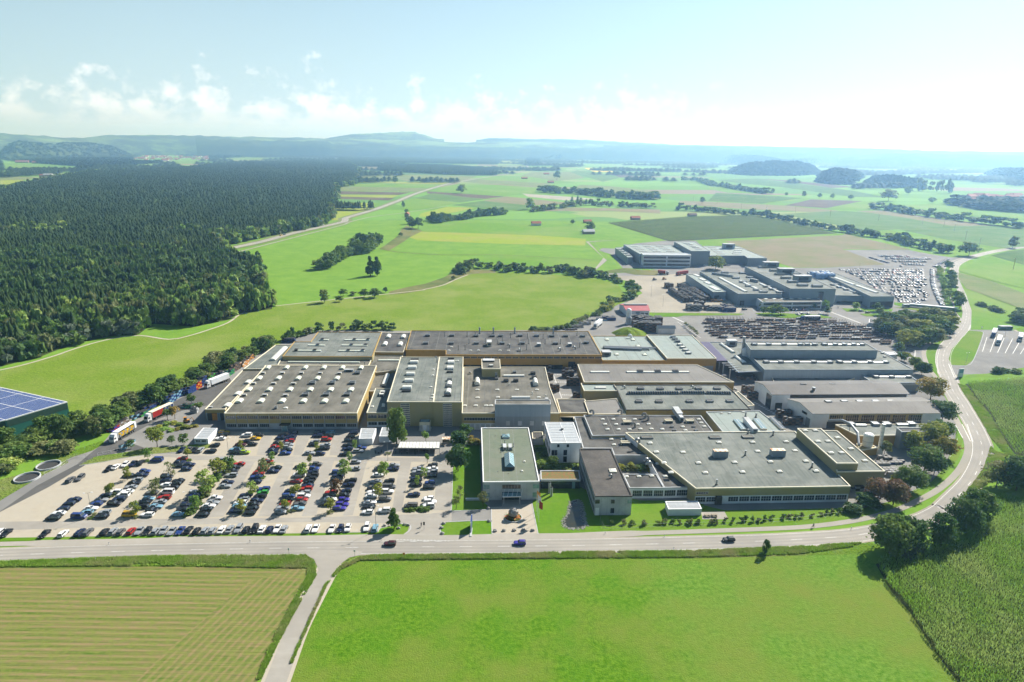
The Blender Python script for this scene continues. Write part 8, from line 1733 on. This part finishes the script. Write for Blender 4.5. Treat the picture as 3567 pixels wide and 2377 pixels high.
# picnic tables, concrete basins, gate, fences, signs
def picnic(k,a,c,l):
    x,y=g(k,a,c); r=empty('picnic_table',(x,y,.08),AX,l,'picnic table'); b=MB(); b.box((0,0,.75),(2,.8,.07),M['wood']); b.obj('table_top',r)
    for sy in (-1,1): b=MB(); b.box((0,sy*.75,.45),(2,.3,.06),M['wood']); b.obj('bench',r)
    for sx in (-.7,.7): b=MB(); b.box((sx,0,.36),(.1,1.6,.72),M['wood']); b.obj('leg',r)
picnic('D',147,942,'left one of two weathered picnic tables on the terrace'); picnic('D',205,940,'right one of two weathered picnic tables on the terrace')
def basin(k,a,c,rad,l):
    x,y=g(k,a,c); b=MB(); n=40; vs=[];fs=[]
    for i in range(n):
        t=2*math.pi*i/n; cx_,sy=math.cos(t),math.sin(t)
        vs+=[(rad*cx_,rad*sy,0),(rad*cx_,rad*sy,.7),((rad-.3)*cx_,(rad-.3)*sy,.7),((rad-.3)*cx_,(rad-.3)*sy,.1)]
    for i in range(n):
        j=(i+1)%n
        for q in range(3): fs.append((i*4+q,j*4+q,j*4+q+1,i*4+q+1))
    b.add(vs,fs,M['conc']); b.face([((rad-.3)*math.cos(2*math.pi*i/n),(rad-.3)*math.sin(2*math.pi*i/n),.1) for i in range(n)],M['dark']); tagp(b.obj('round_basin',None,(x,y,0)),l,'basin')
basin('A',225,628,4.3,'nearer one of two open round concrete basins'); basin('A',400,528,4.2,'farther one of two open round concrete basins')
def fence(s,h,label,name='fence',m='steel',post=3.0,rails=(.1,.95),mesh=True,top=None):
    P=W_(s); r=empty(name,(P[0][0],P[0][1],0),0,label,name.replace('_',' ')); ox,oy=P[0]; Q=cat_rom(P,post) if len(P)>2 else [(P[0][0]+(P[1][0]-P[0][0])*i/max(1,int(math.dist(*P)/post)),P[0][1]+(P[1][1]-P[0][1])*i/max(1,int(math.dist(*P)/post))) for i in range(int(math.dist(*P)/post)+1)]
    b=MB()
    for x,y in Q: b.tube((x-ox,y-oy,0),(x-ox,y-oy,h),.04,.04,M[m],5)
    o=b.obj('post',r); 
    if len(Q)>100: o['kind']='stuff'
    b=MB()
    for i in range(len(Q)-1):
        (x0,y0),(x1,y1)=Q[i],Q[i+1]
        for f in rails: b.tube((x0-ox,y0-oy,h*f),(x1-ox,y1-oy,h*f),.025,.025,M[m],4,False)
        if mesh:
            n=max(2,int(math.dist(Q[i],Q[i+1])/.5))
            for j in range(1,n): t=j/n; b.tube((x0+(x1-x0)*t-ox,y0+(y1-y0)*t-oy,h*.1),(x0+(x1-x0)*t-ox,y0+(y1-y0)*t-oy,h*.95),.008,.008,M[m],3,False)
    b.obj('rail',r)
fence('C 1395,935 1420,1040 1700,1030 2353,1010 D 400,1005 900,970 1250,925',1.3,'thin wire fence along the front lawn','wire_fence',mesh=False)
fence('A 548,500 635,455 760,470',1.6,'grey steel tube gate at the truck entrance','yard_gate',rails=(.15,.55,.95),post=2.5); fence('A 365,598 475,545 545,500',1.2,'white railing beside the round basins','railing','plas',post=2); fence('A 650,525 760,480',1.6,'open leaf of the grey truck gate','gate_leaf',rails=(.15,.55,.95),post=2)
fence('A 800,440 960,405 1010,390',1.1,'white kerbside railing near the pale skip','railing','plas',post=2,mesh=False); fence('R 1700,620 1740,730',2.2,'dark steel sliding gate at the bend of the road','sliding_gate','dark',post=2); fence('R 1740,760 1690,880 1600,1020 1500,1120 1320,1230',1.8,'wire fence round the plant copse','wire_fence',post=3,mesh=False)
fence('N 900,1405 1050,1330 1250,1210 A 560,480 450,520',1.6,'wire fence between tree belt and truck yard','wire_fence',post=4,mesh=False) if False else None
fence('I 330,795 600,800 900,798 1250,805',1.8,'mesh fence between far yard and pipe yard','wire_fence',post=5,mesh=False); fence('I 365,205 165,222 268,350 170,452 ',1.6,'field fence round the far works','wire_fence',post=6,mesh=False)
def sign(k,a,c,h,w,hh,m,l,rz=0):
    x,y=g(k,a,c); r=empty('road_sign',(x,y,0),rz,l,'sign'); b=MB(); b.tube((0,0,0),(0,0,h),.05,.05,M['steel'],6); b.obj('post',r); b=MB(); b.box((0,-.05,h-hh/2),(w,.05,hh),M[m]); b.obj('panel',r)
sign('B',957,1250,2.2,.5,.7,'plas','small white sign on the verge left of the lane'); sign('B',1497,1270,2.4,.6,.6,'plas','small sign at the mouth of the lane'); sign('B',1900,1278,1.8,.7,.7,'orange','orange construction sign on the verge'); sign('B',2065,1050,3,.6,1.2,'dark','sign on the entrance island'); sign('J',2003,945,3,.7,.9,'plas','sign at the truck park entrance'); sign('B',1858,1045,2.4,.5,.5,'plas','round sign beside the conical tree')
x,y=g('J',1828,1328); b=MB(); b.box((0,0,2.6),(3.2,.4,5.0),M['plas']); b.box((0,-.22,3.6),(2.6,.06,2.2),M['lightblue']); tagp(b.obj('pylon_sign',None,(x,y,0),R(10)),'white pylon sign with a light blue panel at the truck park exit','sign')
for i,(k,a,c) in enumerate([('A',895,1172),('A',2050,1152),('A',786,1298),('B',640,1152),('B',1718,1138),('C',1430,1085),('C',1918,1108),('C',1992,1212),('C',1010,1238),('D',1330,1045)]):
    x,y=g(k,a,c); b=MB(); b.tube((0,0,0),(0,0,1.0),.09,.07,M['plas'],6); b.box((0,0,.8),(.19,.19,.16),M['dark']); tagp(b.obj('delineator_post',None,(x,y,0)),f'white roadside marker post, {ordn(i+1)} in the near road section','marker post','roadside marker posts')
# bus shelters, long bike shelter
x,y=g('J',1608,770); b=MB(); b.box((0,0,2.7),(34,3.2,.25),M['plas']); [b.box((-16+i*4,1.3,1.35),(.15,.15,2.7),M['steel']) for i in range(9)]; b.box((0,1.45,1.3),(33,.08,2.2),M['glassb']); b.box((-16.9,0,1.3),(.08,3,2.4),M['glassb']); tagp(b.obj('long_shelter',None,(x,y,.1),ang('J',(1510,760),(1705,778))),'long white-roofed bicycle shelter at the end of the far car park','shelter')
for k,a,c,l,w in (('J',1383,757,'small glass kiosk on the path from the far car park',5),('J',2195,938,'glass bus shelter beside the truck park',9)):
    x,y=g(k,a,c); b=MB(); b.box((0,0,2.6),(w,3,.2),M['conc']); b.box((0,1.3,1.3),(w,.08,2.4),M['glassb']); b.box((-w/2,0,1.3),(.08,2.8,2.4),M['glassb']); b.box((w/2,0,1.3),(.08,2.8,2.4),M['glassb']); tagp(b.obj('bus_shelter',None,(x,y,.1),0),l,'shelter')
# electricity poles on the plain
for i,s in enumerate(('M 95,535','M 255,560','M 420,590','M 592,600','M 790,612','M 1028,640','M 1357,670','M 1657,695','M 1805,705','M 1875,740','M 1952,795','M 2045,850','M 2278,1000')):
    x,y=W_(s)[0]; b=MB(); b.tube((0,0,0),(0,0,13),.25,.16,M['wood'],6); b.box((0,0,12.2),(3,.2,.2),M['wood']); [b.tube((q,0,12.3),(q,0,12.8),.08,.05,M['plas'],5) for q in (-1.3,0,1.3)]; tagp(b.obj('power_pole',None,(x,y,0)),f'{ordn(i+1)} wooden power pole from the left across the far fields','pole','power poles across the plain')
# highway traffic
for i,(k,a,c,col) in enumerate((('K',1920,868,'y'),('K',1945,862,'d'),('K',2210,796,'w'),('L',52,698,'w'),('L',1085,382,'s'),('L',1110,379,'w'),('L',1350,342,'w'),('L',1375,338,'w'),('L',1400,333,'s'),('L',1450,315,'k'),('L',560,468,'w'))):
    x,y=g(k,a,c); P=min(range(len(hw)),key=lambda j:math.dist(hw[j],(x,y))); j=min(P,len(hw)-2); rz=math.atan2(hw[j+1][1]-hw[j][1],hw[j+1][0]-hw[j][0])
    car(x,y,rz,col,'van' if i<2 else 'sedan',f'{CN[col][1]} vehicle on the highway, {ordn(i+1)} from the near end','vehicles on the highway',0,z=.4)
# excavator-like loader and digger silhouettes on the far yard
for k,a,c,l,cl in (('I',655,535,'small dark excavator on the far yard','rust'),('I',735,530,'small orange loader on the far yard','orange'),('A',1530,170,'orange forklift at the loading door','orange')):
    x,y=g(k,a,c); r=empty('loader',(x,y,.08),R(30),l,'loader'); b=MB(); b.box((0,0,.9),(2.6,1.5,.8),Mc(cl)); b.box((-.4,0,1.9),(1.2,1.3,1.3),M['carg']); b.box((-.4,0,2.6),(1.3,1.4,.1),Mc(cl)); b.obj('body',r)
    for sx in (-.9,.9):
        for sy in (-1,1): b=MB(); b.tube((0,-.18,0),(0,.18,0),.5,.5,M['tyre'],12); b.obj('wheel',r,(sx,sy*.85,.5))
    b=MB(); b.tube((1.1,0,1.1),(2.4,0,1.9),.16,.12,Mc(cl),6); b.tube((2.4,0,1.9),(3.0,0,.5),.12,.1,Mc(cl),6); b.box((3.0,0,.35),(.5,1.2,.5),M['dark']); b.obj('arm',r)
# ================================================================ HAZE
hb=MB(); hb.box((0,5350,204),(40000,12200,412),M['white']); hz=hb.obj('haze'); hz['kind']='stuff'; tagp(hz,'pale summer haze lying over the whole plain','haze')
hm=bpy.data.materials.new('haze_air'); hm.use_nodes=True; t=hm.node_tree; t.nodes.remove(t.nodes['Principled BSDF'])
pv=t.nodes.new('ShaderNodeVolumePrincipled'); pv.inputs['Density'].default_value=.00013; pv.inputs['Color'].default_value=(.33,.6,1,1); pv.inputs['Absorption Color'].default_value=(1,1,1,1); pv.inputs['Anisotropy'].default_value=.6
t.links.new(pv.outputs[0],t.nodes['Material Output'].inputs['Volume']); hz.data.materials.clear(); hz.data.materials.append(hm)
